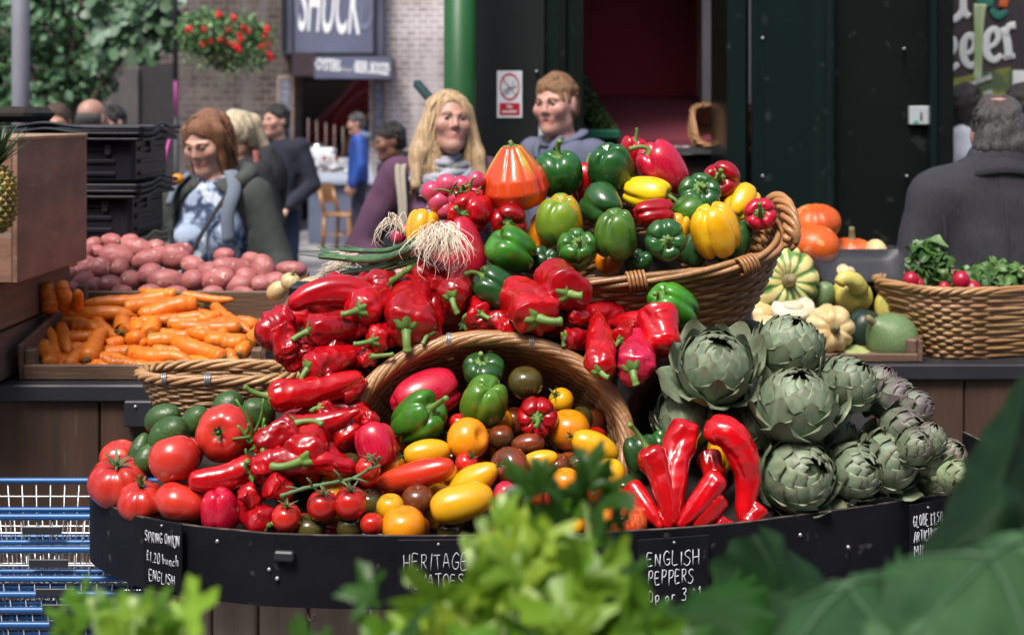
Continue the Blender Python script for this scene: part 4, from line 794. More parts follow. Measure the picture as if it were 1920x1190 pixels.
def bell(px,py,wpx,hpx,ax,col,label,Y=None,lobes=None,stem=True,L=.5,sb=None,taper=None,scol=None,box=.72,seed=None,group='bell peppers'):
    """bell pepper; wpx is its breadth across the axis, hpx its length along it"""
    NB[0] += 1; sd_ = seed or 100+NB[0]; g = np.random.default_rng(sd_); Y = behind_kerb(px,py,Y if Y is not None else dY(py),wpx); k = Y/F; rad = wpx/2*k; hh = hpx/2*k
    lobes = lobes or int(g.choice([3,4,4])); taper = g.uniform(.10,.26) if taper is None else taper
    nu,nv = 56,30; th = np.linspace(0,2*np.pi,nu,endpoint=False); ph = np.linspace(.0,np.pi,nv)
    T,Ph = np.meshgrid(th,ph); s_,c_ = np.sin(Ph),np.cos(Ph)
    r = np.abs(s_)**box; z = np.sign(c_)*np.abs(c_)**.82
    tw = T+.18*np.sin(T+g.uniform(0,6))+.10*np.sin(2*T+g.uniform(0,6))+.12*z*g.uniform(-1,1)
    gr = 1-np.abs(np.sin(lobes*tw/2)); gr = gr**2.6
    r *= 1-taper*(1-z)/2*1.1
    dp = .085+.16*np.abs(z)**2+.05*(z<0)
    r *= 1-dp*gr*g.uniform(.8,1.2)
    z -= .42*np.exp(-(r/.36)**2)*(z>0)*(1-.15*gr)                 # stalk hollow
    lobe = 1-gr
    z -= (.13*gr+.10*(1-lobe))*np.abs(z)**1.5*np.sign(z)*np.clip(r/.5,0,1)
    z += .26*np.exp(-(r/.30)**2)*(z<0)
    lb = 1+.10*np.sin(tw+g.uniform(0,6)); r *= lb; z *= 1+.09*np.sin(T+g.uniform(0,6))*np.clip(r,0,1)
    X = np.stack([r*np.cos(T)*rad,r*np.sin(T)*rad,z*hh],-1).reshape(-1,3)
    wv = Wave(sd_,1/rad*.55,8); nn = X/np.maximum(np.linalg.norm(X,axis=1,keepdims=True),1e-6); X = X+nn*(wv(X)*rad*.045)[:,None]
    mb = MB(); cc = np.ones((len(X),3))*g.uniform(.82,1.15)*np.array([1,g.uniform(.8,1.5),g.uniform(.8,1.2)])
    if scol is not None: cc *= np.asarray(scol)
    mb.add(X,grid_faces(nu,nv,True)[:,::-1],cc)
    A = rotmat(np.asarray(ax,float),g.uniform(0,6.28)); c = P(px,py,Y)
    o = mb.build('bell_pepper',V_[col],None,True,mat4(A,c)); tag(o,label,'pepper',group)
    if stem:
        m = MB(); top = np.array([0,0,z.reshape(nv,nu)[1].mean()*hh+.004]); calyx_mesh(m,top,(0,0,1),rad*.30,6 if lobes==3 else 8,g,.2)
        b = np.array([g.normal()*.25,g.normal()*.25,0])*rad if sb is None else A.T@np.asarray(sb)*rad
        stem_mesh(m,top,(0,0,1),L*rad*1.5,rad*.105,b,g); child0(m.build('stem',M_stem),o)
    return o
def longp(s,t,wpx,label,col='red',bend=0.0,bz=0.0,Ys=None,Yt=None,wr=.10,stem=None,sL=.9,shoulder=1.0,blunt=.35,lob=3,seed=None,prof=None,group='long pointed peppers',calyx=True,mid=None,flat=1.0):
    """long pointed pepper from stalk end s to tip t (photo positions), wpx wide; stem = photo offset of the stalk end"""
    NB[0] += 1; sd_ = seed or 300+NB[0]; g = np.random.default_rng(sd_); Ys = dY(s[1]) if Ys is None else Ys; Yt = dY(t[1]) if Yt is None else Yt; Ys,Yt = behind_kerb(*s,Ys,wpx),behind_kerb(*t,Yt,wpx*.6)
    a,b = P(*s,Ys),P(*t,Yt); k = (Ys+Yt)/2/F; rad = wpx/2*k; d = b-a; Ld = np.linalg.norm(d)
    pv = np.array([-(d[2]),0,d[0]]); pv /= max(np.linalg.norm(pv),1e-9)
    mds = [P(*q,(Ys+Yt)/2) for q in mid] if mid else [a+d*.33+pv*bend*k+np.array([0,-bz,0]), a+d*.68+pv*bend*k*.9+np.array([0,-bz*.7,0])]
    nv,nu = (84,48) if wr>=.1 else (56,36); c = catmull([a]+mds+[b],nv); Tn,N,B = frames(c); u = np.linspace(0,1,nv); ut = .5-.5*np.cos(np.pi*u); u = u*.45+ut*.55; c = np.stack([np.interp(u,np.linspace(0,1,nv),c[:,q]) for q in range(3)],1); Tn,N,B = frames(c)
    pr = prof or ([0,.015,.05,.12,.3,.55,.78,.88,.94,.975,.99,1],[.06,.45,.80,1.0,.97,.86,max(.60,min(.9,blunt*1.15)),blunt,blunt*.85,blunt*.62,blunt*.40,.04])
    pu = np.interp(u,pr[0],pr[1]); pu = np.convolve(np.pad(pu,2,'edge'),[.1,.25,.3,.25,.1],'valid'); pu[0]=.12; pu[-1]=.015; rad *= 1.10
    th = np.linspace(0,2*np.pi,nu,endpoint=False); U,T = np.meshgrid(u,th,indexing='ij')
    tw = T+g.uniform(-1,1)*U*2.2+g.uniform(0,6); q = 1-np.abs(np.sin(lob*tw/2)); rr = pu[:,None]*(1-.15*q**2.2*(1-.4*U))
    dirs = N[:,None]*np.cos(T)[...,None]+flat*B[:,None]*np.sin(T)[...,None]
    X = c[:,None]+dirs*(rr*rad)[...,None]
    w1,w2,w3 = Wave(sd_,.62/rad,9),Wave(sd_+1,1.3/rad,9),Wave(sd_+2,1.9/rad,9); pts = X.reshape(-1,3)-a
    fold = -np.abs(w1(pts))**.8*1.0+.30+.55*w2(pts)-.55*np.abs(w3(pts))
    amp = 1.25*wr*(.35+1.0*np.exp(-(U.ravel()/.33)**2)+.25*U.ravel())*np.minimum(1,pu[:,None]*np.ones_like(U)).ravel()
    X = X.reshape(-1,3)+dirs.reshape(-1,3)*(fold*amp*rad)[:,None]
    cen = (a+b)/2; mb = MB(); mb.add(X-cen,[tuple(q) for q in grid_faces(nu,nv,True)[:,::-1].tolist()]+[tuple(range(nu)),tuple(range((nv-1)*nu,nv*nu))[::-1]],np.ones((len(X),3))*g.uniform(.80,1.15)*np.array([1,g.uniform(.7,2.2),g.uniform(.7,1.5)]))
    o = mb.build('long_pepper',V_[col],None,True,mat4(np.eye(3),cen)); tag(o,label,'pepper',group)
    if stem is not None:
        m = MB(); base = a-cen+Tn[0]*rad*.10; e = P(s[0]+stem[0],s[1]+stem[1],Ys-.012)-a; L = np.linalg.norm(e); dd = -Tn[0]*.55+e/max(L,1e-6)*.6
        if calyx: calyx_mesh(m,base,dd,rad*.52,7,g,.42)
        dn = dd/np.linalg.norm(dd); stem_mesh(m,base,dn,L,max(rad*.17,.0042),e-dn*L*.95,g); child0(m.build('stem',M_stem),o)
    return o
def tomato(px,py,wpx,col,label,Y=None,hp=None,ax=(0,-.2,1),ribs=0,rib=.0,dim=.16,cal=0,seed=None,group='tomatoes',name='tomato',lumpy=.02,pear=0.0,stemL=0.0,calr=.62,gcol=None):
    NB[0] += 1; sd_ = seed or 600+NB[0]; g = np.random.default_rng(sd_); Y = behind_kerb(px,py,dY(py) if Y is None else Y,wpx); k = Y/F; rad = wpx/2*k; hh = (hp/2*k) if hp else rad*.9
    nu,nv = (120,40) if gcol is not None else (48,26); T,Ph = np.meshgrid(np.linspace(0,2*np.pi,nu,endpoint=False),np.linspace(0,np.pi,nv)); r,z = np.abs(np.sin(Ph))**.92,np.cos(Ph)
    if pear: r = r*(1-pear*np.clip(z+.1,0,1)**1.2)
    if ribs: gv = (1-np.abs(np.sin(ribs*(T+.15*np.sin(2*T+g.uniform(0,6)))/2)))**1.6; r = r*(1-rib*gv*(.45+.75*np.clip(z+.3,0,1)))
    z = z-dim*1.6*np.exp(-(r/.34)**2)*(z>0)+dim*.4*np.exp(-(r/.25)**2)*(z<0)
    X = np.stack([r*np.cos(T)*rad,r*np.sin(T)*rad,z*hh],-1).reshape(-1,3); wv = Wave(sd_,.6/rad,7); nn = X/np.maximum(np.linalg.norm(X,axis=1,keepdims=True),1e-6); X += nn*(wv(X)*rad*lumpy)[:,None]
    A = rotmat(np.asarray(ax,float),g.uniform(0,6)); mb = MB(); cc = np.ones((len(X),3))*g.uniform(.9,1.1)
    if gcol is not None: gm = np.clip((gv.ravel()-.18+.30*wv(X*5))/.15,0,1)[:,None]; cc = cc*(1-gm)+cc*np.array(gcol)*gm
    mb.add(X,grid_faces(nu,nv,True)[:,::-1],cc); o = mb.build(name,TOM[col] if isinstance(col,str) else col,None,True,mat4(A,P(px,py,Y))); tag(o,label,'tomato' if name=='tomato' else name,group)
    if cal:
        m = MB(); top = np.array([0,0,z[1].mean()*hh+.001])
        for i in range(cal):
            t = 2*np.pi*i/cal+g.uniform(-.2,.2); L = rad*calr*g.uniform(.75,1.2); u = np.linspace(0,1,7); cv = np.array([math.cos(t),math.sin(t),0]); sd2 = np.array([-math.sin(t),math.cos(t),0])
            h_ = hh*.18*np.sin(u*2.6)+u**2*rad*g.uniform(.1,.35); wdt = rad*.075*(1-u)**.6+.0004; V = np.concatenate([[cv*L*uu+sd2*ww+[0,0,hz],cv*L*uu-sd2*ww+[0,0,hz]] for uu,ww,hz in zip(u,wdt,h_)])+top
            m.add(V,[(2*i_,2*i_+1,2*i_+3,2*i_+2) for i_ in range(6)])
        m.tube(catmull([top-[0,0,.003],top+[0,0,rad*.16],top+[rad*.05,rad*.03,rad*(.2+stemL)]],8),rad*.055+.0006,7); child0(m.build('calyx',M_calyx),o)
    return o
# ---------------- upper basket: bell peppers, leaning on each other from the back row to the front
U,D_,L_,R_,FW,BK = (0,-.1,1),(0,-.3,-1),(-1,-.2,.2),(1,-.2,.2),(0,-1,.35),(0,1,.3)
bell(1185,292,62,80,(.2,-.2,1),'red','red bell pepper mostly hidden behind the big dark green one',3.0)
bell(1098,345,66,90,(.1,.2,1),'red','red bell pepper squeezed in a gap between two green ones near the top',2.96)
bell(1050,324,96,90,(-.1,-.25,1),'dgreen','dark green bell pepper with upright stalk right of the huge ribbed tomato',2.90,lobes=4,L=.45)
bell(1142,310,102,92,(.15,.55,-.8),'dgreen','big dark green bell pepper with two bright lobes at the top of the heap',2.90,lobes=4,stem=False)
bell(1240,320,88,118,(-.55,-.15,.8),'crim','long crimson bell pepper leaning at the top of the heap, dry stalk upright',2.93,lobes=3,taper=.1,L=.4)
bell(1355,333,80,80,(-.35,-1,.05),'red','red bell pepper facing forward at the top right above the yellow ones',2.92,lobes=3,L=.35)
bell(1212,362,74,100,(1,-.35,-.15),'yellow','yellow bell pepper lying on its side below the crimson one',2.87,lobes=4,taper=.2)
bell(1312,362,90,60,(-.05,-.75,.5),'dgreen','dark green bell pepper with pale stalk scar just left of the top right red one',2.89,lobes=5,L=.18)
bell(1392,382,72,80,(.5,.5,.7),'yellow','yellow bell pepper half hidden behind the forward facing red one at the basket handle',2.90,lobes=4,stem=False)
bell(1421,401,72,70,(-.05,-1,.12),'crim','small crimson bell pepper facing forward beside the twisted basket handle',2.82,lobes=4,L=.45,sb=(-.1,0,.5))
bell(1290,398,70,60,(.9,.3,.3),'green','green bell pepper wedged behind the large yellow one',2.86,lobes=4,stem=False)
bell(1132,384,88,84,(-.3,.75,.45),'dgreen','dull dark green bell pepper without visible stalk in the middle of the heap',2.84,lobes=3,stem=False,taper=.2)
bell(1226,399,62,80,(.95,.25,.05),'red','small bright red bell pepper lying left of the large yellow one',2.80,lobes=3,stem=False)
bell(1372,448,80,100,(.4,.5,.7),'dgreen','dark green bell pepper peeping out behind the large yellow one',2.83,stem=False)
bell(1341,431,98,106,(.30,.25,-.95),'yellow','large glossy yellow bell pepper lying bottom up at the right of the basket',2.75,lobes=4,taper=.08)
bell(1052,412,94,98,(.05,.35,-.95),'go','bell pepper half green and half orange in the middle of the heap',2.80,lobes=4,stem=False)
bell(1155,438,94,100,(.05,.3,-.95),'lgreen','bright green bell pepper standing bottom up beside the dark green flower shaped one',2.74,lobes=4,stem=False)
bell(1247,454,92,80,(.03,-1,.10),'dgreen','dark green bell pepper facing forward like a flower at the basket rim',2.72,lobes=5,L=.15)
bell(1084,471,88,80,(.02,-.75,.62),'green','green bell pepper with hollow stalk end facing up at the basket rim',2.72,lobes=5,L=.22)
bell(963,466,100,98,(-.55,-.25,.35),'green','green two lobed bell pepper at the left of the basket above the dark one',2.73,lobes=3,stem=False)
bell(935,541,86,104,(-.75,-.1,.55),'dgreen','dark green bell pepper lying on the red peppers left of the basket rim',2.66,lobes=4,taper=.12)
bell(955,410,80,62,(-.1,-1,-.35),'red','red bell pepper facing forward and down right below the huge ribbed tomato',2.80,lobes=3,L=.35)
bell(880,397,86,92,(-.35,-.95,-.12),'red','round red bell pepper facing forward beside the pink radishes',2.81,lobes=4,L=.35,taper=.05)
bell(792,430,66,80,(.2,.4,.9),'yellow','yellow bell pepper under the hairy white onion roots',2.80,stem=False)
bell(862,466,104,128,(.18,-.15,-.95),'crim','large streaked crimson bell pepper beside the onion roots',2.75,lobes=3,taper=.22,L=.3)
bell(1008,440,50,80,(.3,.2,1),'yellow','orange yellow bell pepper showing as a sliver left of the half orange one',2.84,stem=False,scol=(1,.75,1))
bell(1020,490,60,56,(.2,-.5,.8),'dgreen','dark green bell pepper in the shade between the two at the left of the rim',2.77,stem=False)
bell(1195,492,56,50,(.2,-.4,.8),'dgreen','small dark green bell pepper low behind the rim left of the flower shaped one',2.78,stem=False)
bell(1142,492,56,46,(0,-.4,.9),'yellow','orange bell pepper low behind the rim at the basket middle',2.80,stem=False,scol=(1,.6,1))
bell(1305,470,56,70,(.3,.2,.9),'dgreen','narrow dark green bell pepper between the flower shaped and the large yellow one',2.79,stem=False)
bell(1270,430,56,60,(.3,.2,.9),'yellow','yellow orange bell pepper behind the flower shaped dark green one',2.83,stem=False,scol=(1,.7,1))
bell(1266,572,88,104,(-.72,-.35,.5),'green','green bell pepper lying on the wrinkled red peppers below the basket',2.66,lobes=3,L=.3)
# ---- the huge ribbed tomato on top
def oxheart(px,py,wpx,hpx,Y):
    g = np.random.default_rng(77); k = Y/F; rad = wpx/2*k; hh = hpx/2*k; nu,nv = 96,44; T,Ph = np.meshgrid(np.linspace(0,2*np.pi,nu,endpoint=False),np.linspace(0,np.pi,nv))
    u = Ph/np.pi; r = np.interp(u,[0,.06,.14,.25,.42,.6,.74,.88,.96,1],[0.05,.20,.30,.42,.66,.92,1.0,.82,.45,.02]); z = np.interp(u,[0,.06,.14,.25,.42,.6,.74,.88,.96,1],[.92,1.0,.95,.80,.45,.02,-.38,-.78,-.95,-1])
    gv = (1-np.abs(np.sin(9*(T+.12*np.sin(2*T))/2)))**2; r = r*(1-.20*gv*np.clip(1.15-u*1.25,0,1))*(1+.05*np.sin(3*T))
    X = np.stack([r*np.cos(T)*rad,r*np.sin(T)*rad,z*hh],-1).reshape(-1,3)
    rid = np.clip(np.sin(9*(T+.12*np.sin(2*T))/2)**2,0,1); m_ = np.clip((.60-u)/.25,0,1)*np.clip(np.sin(T*2.0+.8)*1.5+.6,0,1)*rid
    col = np.stack([1-.12*m_,1+5.5*m_,1+1.5*m_],-1).reshape(-1,3)
    mb = MB(); mb.add(X,grid_faces(nu,nv,True)[:,::-1],col)
    M_ox = veg('oxheart_skin',(.62,.075,.012),(.56,.035,.009),scale=4,rough=.2)
    o = mb.build('ribbed_tomato',M_ox,None,True,mat4(axes((-.10,-.12,1),2.2),P(px,py,Y))); tag(o,'huge pear shaped orange tomato with deep ribs on top of the heap','tomato')
    m = MB(); top = np.array([0,0,hh*.93])
    for i in range(6):
        t = i*1.047; m.tube(catmull([top,top+[.010*math.cos(t),.010*math.sin(t),.004],top+[.018*math.cos(t),.018*math.sin(t),.001+.004*(i%2)]],6),[.003,.0028,.0025,.002,.0015,.0008],5)
    m.tube(catmull([top,top+[0,0,.008],top+[.004,0,.013]],6),.0045,8); child0(m.build('calyx',M_stem),o)
oxheart(965,334,132,124,2.85)
# ---- radishes
M_rad = veg('radish_pink',(.50,.020,.085),(.60,.09,.16),scale=6,rough=.3,coat=.2)
for i,(px,py,w_,lb) in enumerate(((808,358,36,'leftmost pink radish at the top of the bunch'),(836,346,40,'pink radish at the top of the bunch next to the leftmost'),(864,349,38,'pale pink radish at the top right of the bunch'),(893,338,34,'pink radish touching the huge ribbed tomato'),(822,378,40,'largest pink radish at the front left of the bunch'),(857,372,38,'pale pink radish in the middle of the bunch'),(890,364,32,'pink radish under the one touching the ribbed tomato'),(834,395,34,'pink radish low in front of the bunch'),(747,443,30,'pink radish hanging alone left of the yellow pepper'),(762,432,24,'small pale pink radish above the one hanging alone'))):
    o = tomato(px,py,w_,M_rad,lb,2.83,hp=w_*1.05,ax=(.5,-.3,.6),dim=.04,name='radish',group='pink radishes in the bunch',lumpy=.04)
    m = MB(); r_ = w_/2*2.83/F; e = np.array([g_.normal()*.4,g_.normal()*.4,-1]); m.tube(catmull([(0,0,-r_*.85),e*r_*1.5,e*r_*2.2+[.006,0,.002]],8),np.linspace(r_*.16,.0004,8),5,col=(1.2,4,2.5)); child0(m.build('root',M_rad),o)
w = MB()
for i in range(26):
    a = P(868+g_.normal()*14,368+g_.normal()*7,2.80); e = a+[g_.normal()*.018,-.008+g_.normal()*.008,.004+abs(g_.normal())*.012]; w.tube(catmull([a,(a+e)/2+[0,0,.004],e],6),np.linspace(.0024,.0014,6),5,col=np.array((1,1,.8))*g_.uniform(.6,1.6))
tag(w.build('radish_stalks',M_stem),'tuft of green radish stalks in the middle of the pink bunch','stalks')
# ---- spring onions with root beards
M_onion = mat('onion_green',(.10,.19,.065),(.045,.10,.05),scale=5,rough=.4,stretch=(2,12,12)); M_bulb = mat('onion_white',(.60,.58,.42),(.45,.45,.28),scale=8,rough=.35); M_root = mat('onion_root',(.86,.76,.62),(.74,.62,.48),scale=30,rough=.7)
def onion(pts,r,label,roots,rl,Y,group,seed,down=1.0):
    g = np.random.default_rng(seed); p = catmull([P(x,y,Y+dy) for x,y,dy in pts],30); c0 = p[0].copy()
    o = thing('spring_onion',label,'spring onion',c0,0,group); u = np.linspace(0,1,30)
    w = MB(); n_ = 9; w.tube(p[:n_]-c0,np.interp(u[:n_],[0,.06,.14,.3],[.55,1.35,1.25,1.0])*r,9); child0(w.build('bulb',M_bulb),o)
    w = MB(); w.tube(p[n_-1:]-c0,np.linspace(1.0,.75,30-n_+1)*r,9)
    for q in range(2):
        e = p[-1]-p[-6]; t_ = p[-6:]+np.cumsum(np.ones((6,1))*[.0,.002*(q*2-1),.0015*q],0); w.tube(np.vstack([t_,t_[-1]+e*.8+[0,g.normal()*.01,-.006*q]])-c0,np.linspace(r*.8,r*.2,7),7,flat=.5)
    child0(w.build('leaves',M_onion),o)
    w = MB(); d0 = (p[0]-p[3]); d0 /= np.linalg.norm(d0)
    for i in range(roots):
        L = rl*g.uniform(.4,1.15); d = d0*.6+g.normal(size=3)*[.55,.35,.45]+[0,-.35,.1]; d /= np.linalg.norm(d)
        a = g.normal(size=3)*.003; b_ = a+d*L*.4; e = b_+d*L*.25+np.array([g.normal()*.012,-.004,-L*.5*down]); f = e+np.array([g.normal()*.01,0,-L*.3*down])
        w.tube(catmull([a,b_,e,f],11),np.linspace(.00095,.00035,11),4)
    child0(w.build('roots',M_root),o)
for i,(pts,r,lb,n_,sd_) in enumerate((([(812,440,-.05),(770,466,-.02),(700,487,.03),(600,480,.10)],.0085,'thick spring onion with a long white root beard over the red peppers',85,1),([(800,450,-.03),(760,478,0),(715,500,.03),(640,512,.1)],.0068,'lower spring onion beneath the thick one',60,2),([(826,432,-.04),(775,452,0),(720,470,.05),(640,468,.13)],.006,'upper spring onion behind the thick one',70,3),([(838,445,-.06),(806,470,-.02),(770,492,0),(720,505,.03)],.006,'short spring onion in front of the bunch with roots falling over the crimson pepper',80,4),([(742,418,.04),(765,440,.04),(800,455,.04),(830,470,.04)],.0055,'spring onion sticking out left below the cane handle',26,5))):
    onion(pts,r,lb,n_,.062,2.70 if i<4 else 2.78,'spring onions on the heap',sd_)
for i,(pts,lb) in enumerate((([(640,505,.0),(668,512,.02),(720,500,.06),(760,490,.1)],'back spring onion of the left bunch with a fluffy root beard'),([(622,522,0),(660,528,.02),(700,520,.05),(740,512,.08)],'front spring onion of the left bunch by the yellow squashes'),([(660,488,.03),(700,494,.04),(740,488,.06),(770,482,.1)],'topmost spring onion of the left bunch'))):
    onion(pts,.006,lb,75,.05,2.86,'spring onions left of the heap',20+i,.3)
w = MB(); w.tube(catmull([P(596,462,3.0),P(640,480,2.95),P(720,478,2.86),P(790,455,2.78)],20),np.r_[np.linspace(.002,.013,6),np.full(14,.013)],8,flat=.35); tag(w.build('leek_leaf',M_onion),'flat grey green leaf pointing left out of the onion bunch','leaf')
# ---- red peppers on the left slope
W1 = .16
longp((735,527),(655,556),62,'wrinkled red pepper at the top of the left slope, stalk raised to the right',stem=(30,-22),wr=W1,Ys=2.66,Yt=2.72)
longp((700,572),(540,574),60,'smooth red pepper arched like a crescent at the top left of the slope',bend=-26,wr=.05,Ys=2.64,Yt=2.60,stem=None,blunt=.6)
longp((668,583),(745,548),66,'red pepper facing forward with a green calyx below the crescent pepper',stem=(-30,8),wr=.12,Ys=2.56,Yt=2.72)
longp((575,622),(700,598),62,'red pepper with a curled stalk lying under the crescent pepper',stem=(-30,16),wr=.13,Ys=2.54,Yt=2.62)
longp((545,590),(485,640),66,'crumpled red pepper at the far left of the slope over the carrots',wr=.24,Ys=2.60,Yt=2.56,blunt=.8)
longp((520,612),(545,668),58,'crumpled dark red pepper hanging at the left edge above the oval basket',wr=.24,Ys=2.56,Yt=2.54,blunt=.8)
longp((575,692),(680,655),56,'red pepper with stalk pointing down right of the oval basket',stem=(-14,32),wr=.18,Ys=2.49,Yt=2.58)
longp((500,742),(682,708),58,'long orange red pepper with a hooked stalk above the avocados',col='rom',stem=(-46,-18),wr=.13,bend=-6,Ys=2.46,Yt=2.52,blunt=.7)
longp((560,672),(700,650),50,'red pepper lying in the shade between the two with drooping stalks',wr=.08,Ys=2.60,Yt=2.66)
longp((695,640),(770,612),52,'red pepper with a thin stalk pointing left by the round basket rim',stem=(-34,6),wr=.16,Ys=2.55,Yt=2.66)
longp((700,668),(640,672),40,'short dark red pepper above the basket rim with a long thin stalk',stem=(40,-4),wr=.14,Ys=2.55,Yt=2.60)
longp((762,622),(775,540),92,'large crumpled red pepper with hanging stalk above the round basket',stem=(2,40),wr=.20,Ys=2.55,Yt=2.70,blunt=.9)
longp((735,640),(745,575),44,'small red pepper seen stalk first beside the large crumpled one',stem=(-4,8),wr=.2,Ys=2.58,Yt=2.68)
longp((770,500),(850,520),66,'red pepper with hidden tip below the onion roots',wr=.10,Ys=2.70,Yt=2.74,blunt=.8,stem=(-14,40))
longp((848,562),(862,505),58,'red pepper with stalk hanging over the middle of the slope',stem=(10,28),wr=.22,Ys=2.60,Yt=2.74,blunt=.9)
longp((790,575),(905,582),64,'smooth red pepper lying across behind the round basket',wr=.06,Ys=2.66,Yt=2.70)
longp((870,605),(960,602),46,'red pepper with wrinkled glossy back on top of the round basket',wr=.22,stem=(34,-18),Ys=2.62,Yt=2.62,blunt=.8)
longp((1012,598),(968,548),88,'wrinkled red pepper with a long stalk pointing right above the basket mouth',stem=(44,6),wr=.18,Ys=2.54,Yt=2.66,blunt=.95)
longp((1070,552),(1035,520),86,'blocky red pepper in front of the tray basket with stalk to the right',stem=(24,4),wr=.13,Ys=2.58,Yt=2.68,blunt=.95)
longp((1030,620),(1045,580),46,'red pepper half hidden under the one with the long stalk',wr=.2,Ys=2.62,Yt=2.66,blunt=.9)
longp((1058,634),(1110,640),44,'short red pepper with green stalk on the right shoulder of the round basket',stem=(-2,16),wr=.16,Ys=2.56,Yt=2.60,blunt=.7)
longp((1128,700),(1120,580),58,'long red pepper hanging upside down over the basket rim, stalk at the bottom',col='rom',stem=(14,10),wr=.12,Ys=2.46,Yt=2.62,sL=.4)
longp((1232,578),(1243,662),76,'bulging orange red pepper at the right end of the slope',col='rom',wr=.10,Ys=2.60,Yt=2.54,blunt=.8)
longp((1235,605),(1140,606),48,'smooth scarlet pepper lying flat towards the bulging one',col='rom',wr=.04,Ys=2.62,Yt=2.66)
longp((1187,698),(1200,640),74,'crimson pepper with hooked stalk hanging between the two wicker baskets',col='crim',stem=(6,26),wr=.14,Ys=2.47,Yt=2.60,blunt=.95)
longp((1150,640),(1235,650),40,'red pepper in the shade under the smooth scarlet one',wr=.08,Ys=2.68,Yt=2.72)
for i,(a,b,wd,lb) in enumerate((((640,600),(720,640),50,'dark red pepper deep under the curled stalk pepper'),((600,560),(690,540),46,'dark red pepper under the crescent one'),((720,560),(800,520),56,'dark red pepper behind the large crumpled one'),((820,610),(920,560),56,'dark red pepper behind the round basket rim'),((590,720),(690,690),44,'dark red pepper under the long orange red one'),((900,560),(980,520),50,'dark red pepper behind the dark green one'),((1100,600),(1180,575),56,'dark red pepper behind the upside down one'))):
    longp(a,b,wd,lb,wr=.08,Ys=dY(a[1])+.10,Yt=dY(b[1])+.10)
g_ = np.random.default_rng(33)
for i in range(34):
    y = g_.uniform(530,890); xl,xr = np.interp(y,[530,600,700,800,890],[640,530,600,520,480]),np.interp(y,[530,600,700,800,890],[880,820,690,660,640]); x = g_.uniform(xl,xr); a = g_.uniform(-.6,.6)*1.2+.1; L = g_.uniform(35,60); dy_ = g_.uniform(.045,.10)
    longp((x-L*math.cos(a),y-L*math.sin(a)),(x+L*math.cos(a),y+L*math.sin(a)),g_.uniform(40,58),'red pepper deep in the shaded gaps of the pepper slope',wr=g_.uniform(.08,.2),Ys=dY(y)+dy_,Yt=dY(y)+dy_,blunt=g_.uniform(.4,.9),group='shaded red peppers')
# more wrinkled peppers lying in the open between the others
for s_,t_,w_,st,lb in (((642,520),(600,548),40,None,'small wrinkled red pepper behind the arch of the crescent pepper'),((690,600),(640,632),46,(16,-14),'wrinkled red pepper in the middle of the slope with its stalk up right'),((610,640),(650,668),44,None,'short wrinkled red pepper under the curled stalk one'),((800,630),(820,590),48,(-8,16),'small wrinkled red pepper between the large crumpled one and the basket rim'),((830,545),(800,520),44,None,'small red pepper under the onion roots at the left of the hanging stalk'),((905,590),(880,565),40,(14,8),'small wrinkled red pepper under the dark green one'),((655,560),(690,585),40,None,'thin red pepper crossing below the topmost wrinkled one'),((600,705),(640,722),40,(-12,14),'short red pepper wedged above the long orange red one'),((560,650),(600,672),40,None,'wrinkled red pepper above the down pointing stalk'),((530,650),(560,690),44,None,'wrinkled red pepper hanging over the end of the oval basket'),((740,600),(715,570),42,None,'wrinkled red pepper left of the large crumpled one'),((1090,600),(1060,585),40,None,'small red pepper right of the blocky one'),((1160,640),(1180,612),46,(-8,10),'wrinkled red pepper between the upside down and the crimson one'),((960,620),(925,600),36,None,'small red pepper lying on the rim of the round basket')):
    longp(s_,t_,w_,lb,wr=.24,stem=st,Ys=dY(s_[1])-.035,Yt=dY(t_[1])+.02,blunt=.75)
# ---- lower left of the slope
longp((522,800),(676,768),46,'long glossy red pepper with a sharp tip resting on the basket rim',stem=None,wr=.09,bend=-10,Ys=2.42,Yt=2.42,blunt=.3)
longp((640,745),(690,715),34,'thin red pepper behind the sharp tipped one',wr=.08,Ys=2.5,Yt=2.52)
longp((556,792),(480,840),56,'crumpled red pepper with a straight stalk pointing right above the cherry tomatoes',stem=(52,2),wr=.24,Ys=2.40,Yt=2.38,blunt=.85)
longp((560,866),(600,800),80,'crumpled red pepper facing forward with a thin stalk pointing left',stem=(-54,10),wr=.2,Ys=2.33,Yt=2.46,blunt=.9)
longp((468,885),(668,880),58,'long red pepper with a hooked stalk lying above the vine tomatoes',stem=(-6,-22),wr=.15,bend=18,Ys=2.34,Yt=2.36,blunt=.55)
longp((480,820),(520,845),50,'small crumpled red pepper beside the largest tomato',wr=.2,Ys=2.40,Yt=2.42,blunt=.9)
longp((630,790),(665,830),70,'smooth red pepper left of the dark crimson bell pepper',wr=.06,Ys=2.45,Yt=2.43,blunt=.8)
longp((560,770),(600,830),54,'dark red pepper in the middle of the lower left slope',wr=.14,Ys=2.50,Yt=2.48,blunt=.8)
longp((620,830),(560,900),60,'dark red pepper beneath the forward facing crumpled one',wr=.10,Ys=2.44,Yt=2.38,blunt=.8)
longp((480,868),(352,900),52,'smooth orange red pepper lying across the tomatoes',col='rom',wr=.06,bend=10,Ys=2.36,Yt=2.34,blunt=.7)
bell(703,836,84,88,(-.35,.35,.9),'crim','crimson bell pepper without visible stalk left of the green one',2.41,lobes=3,stem=False,taper=.12)
bell(413,955,82,86,(.0,.25,-.95),'crim','crimson bell pepper tip up at the kerb beside the big tomatoes',2.30,lobes=3,stem=False,taper=.22,scol=(1.1,1,1))
longp((505,985),(450,950),56,'red pepper with small stalk behind the kerb beside the crimson bell',wr=.12,stem=(10,-4),Ys=2.29,Yt=2.36,blunt=.9)
longp((430,930),(500,930),52,'red pepper in the shade above the crimson bell at the kerb',wr=.08,Ys=2.39,Yt=2.40)
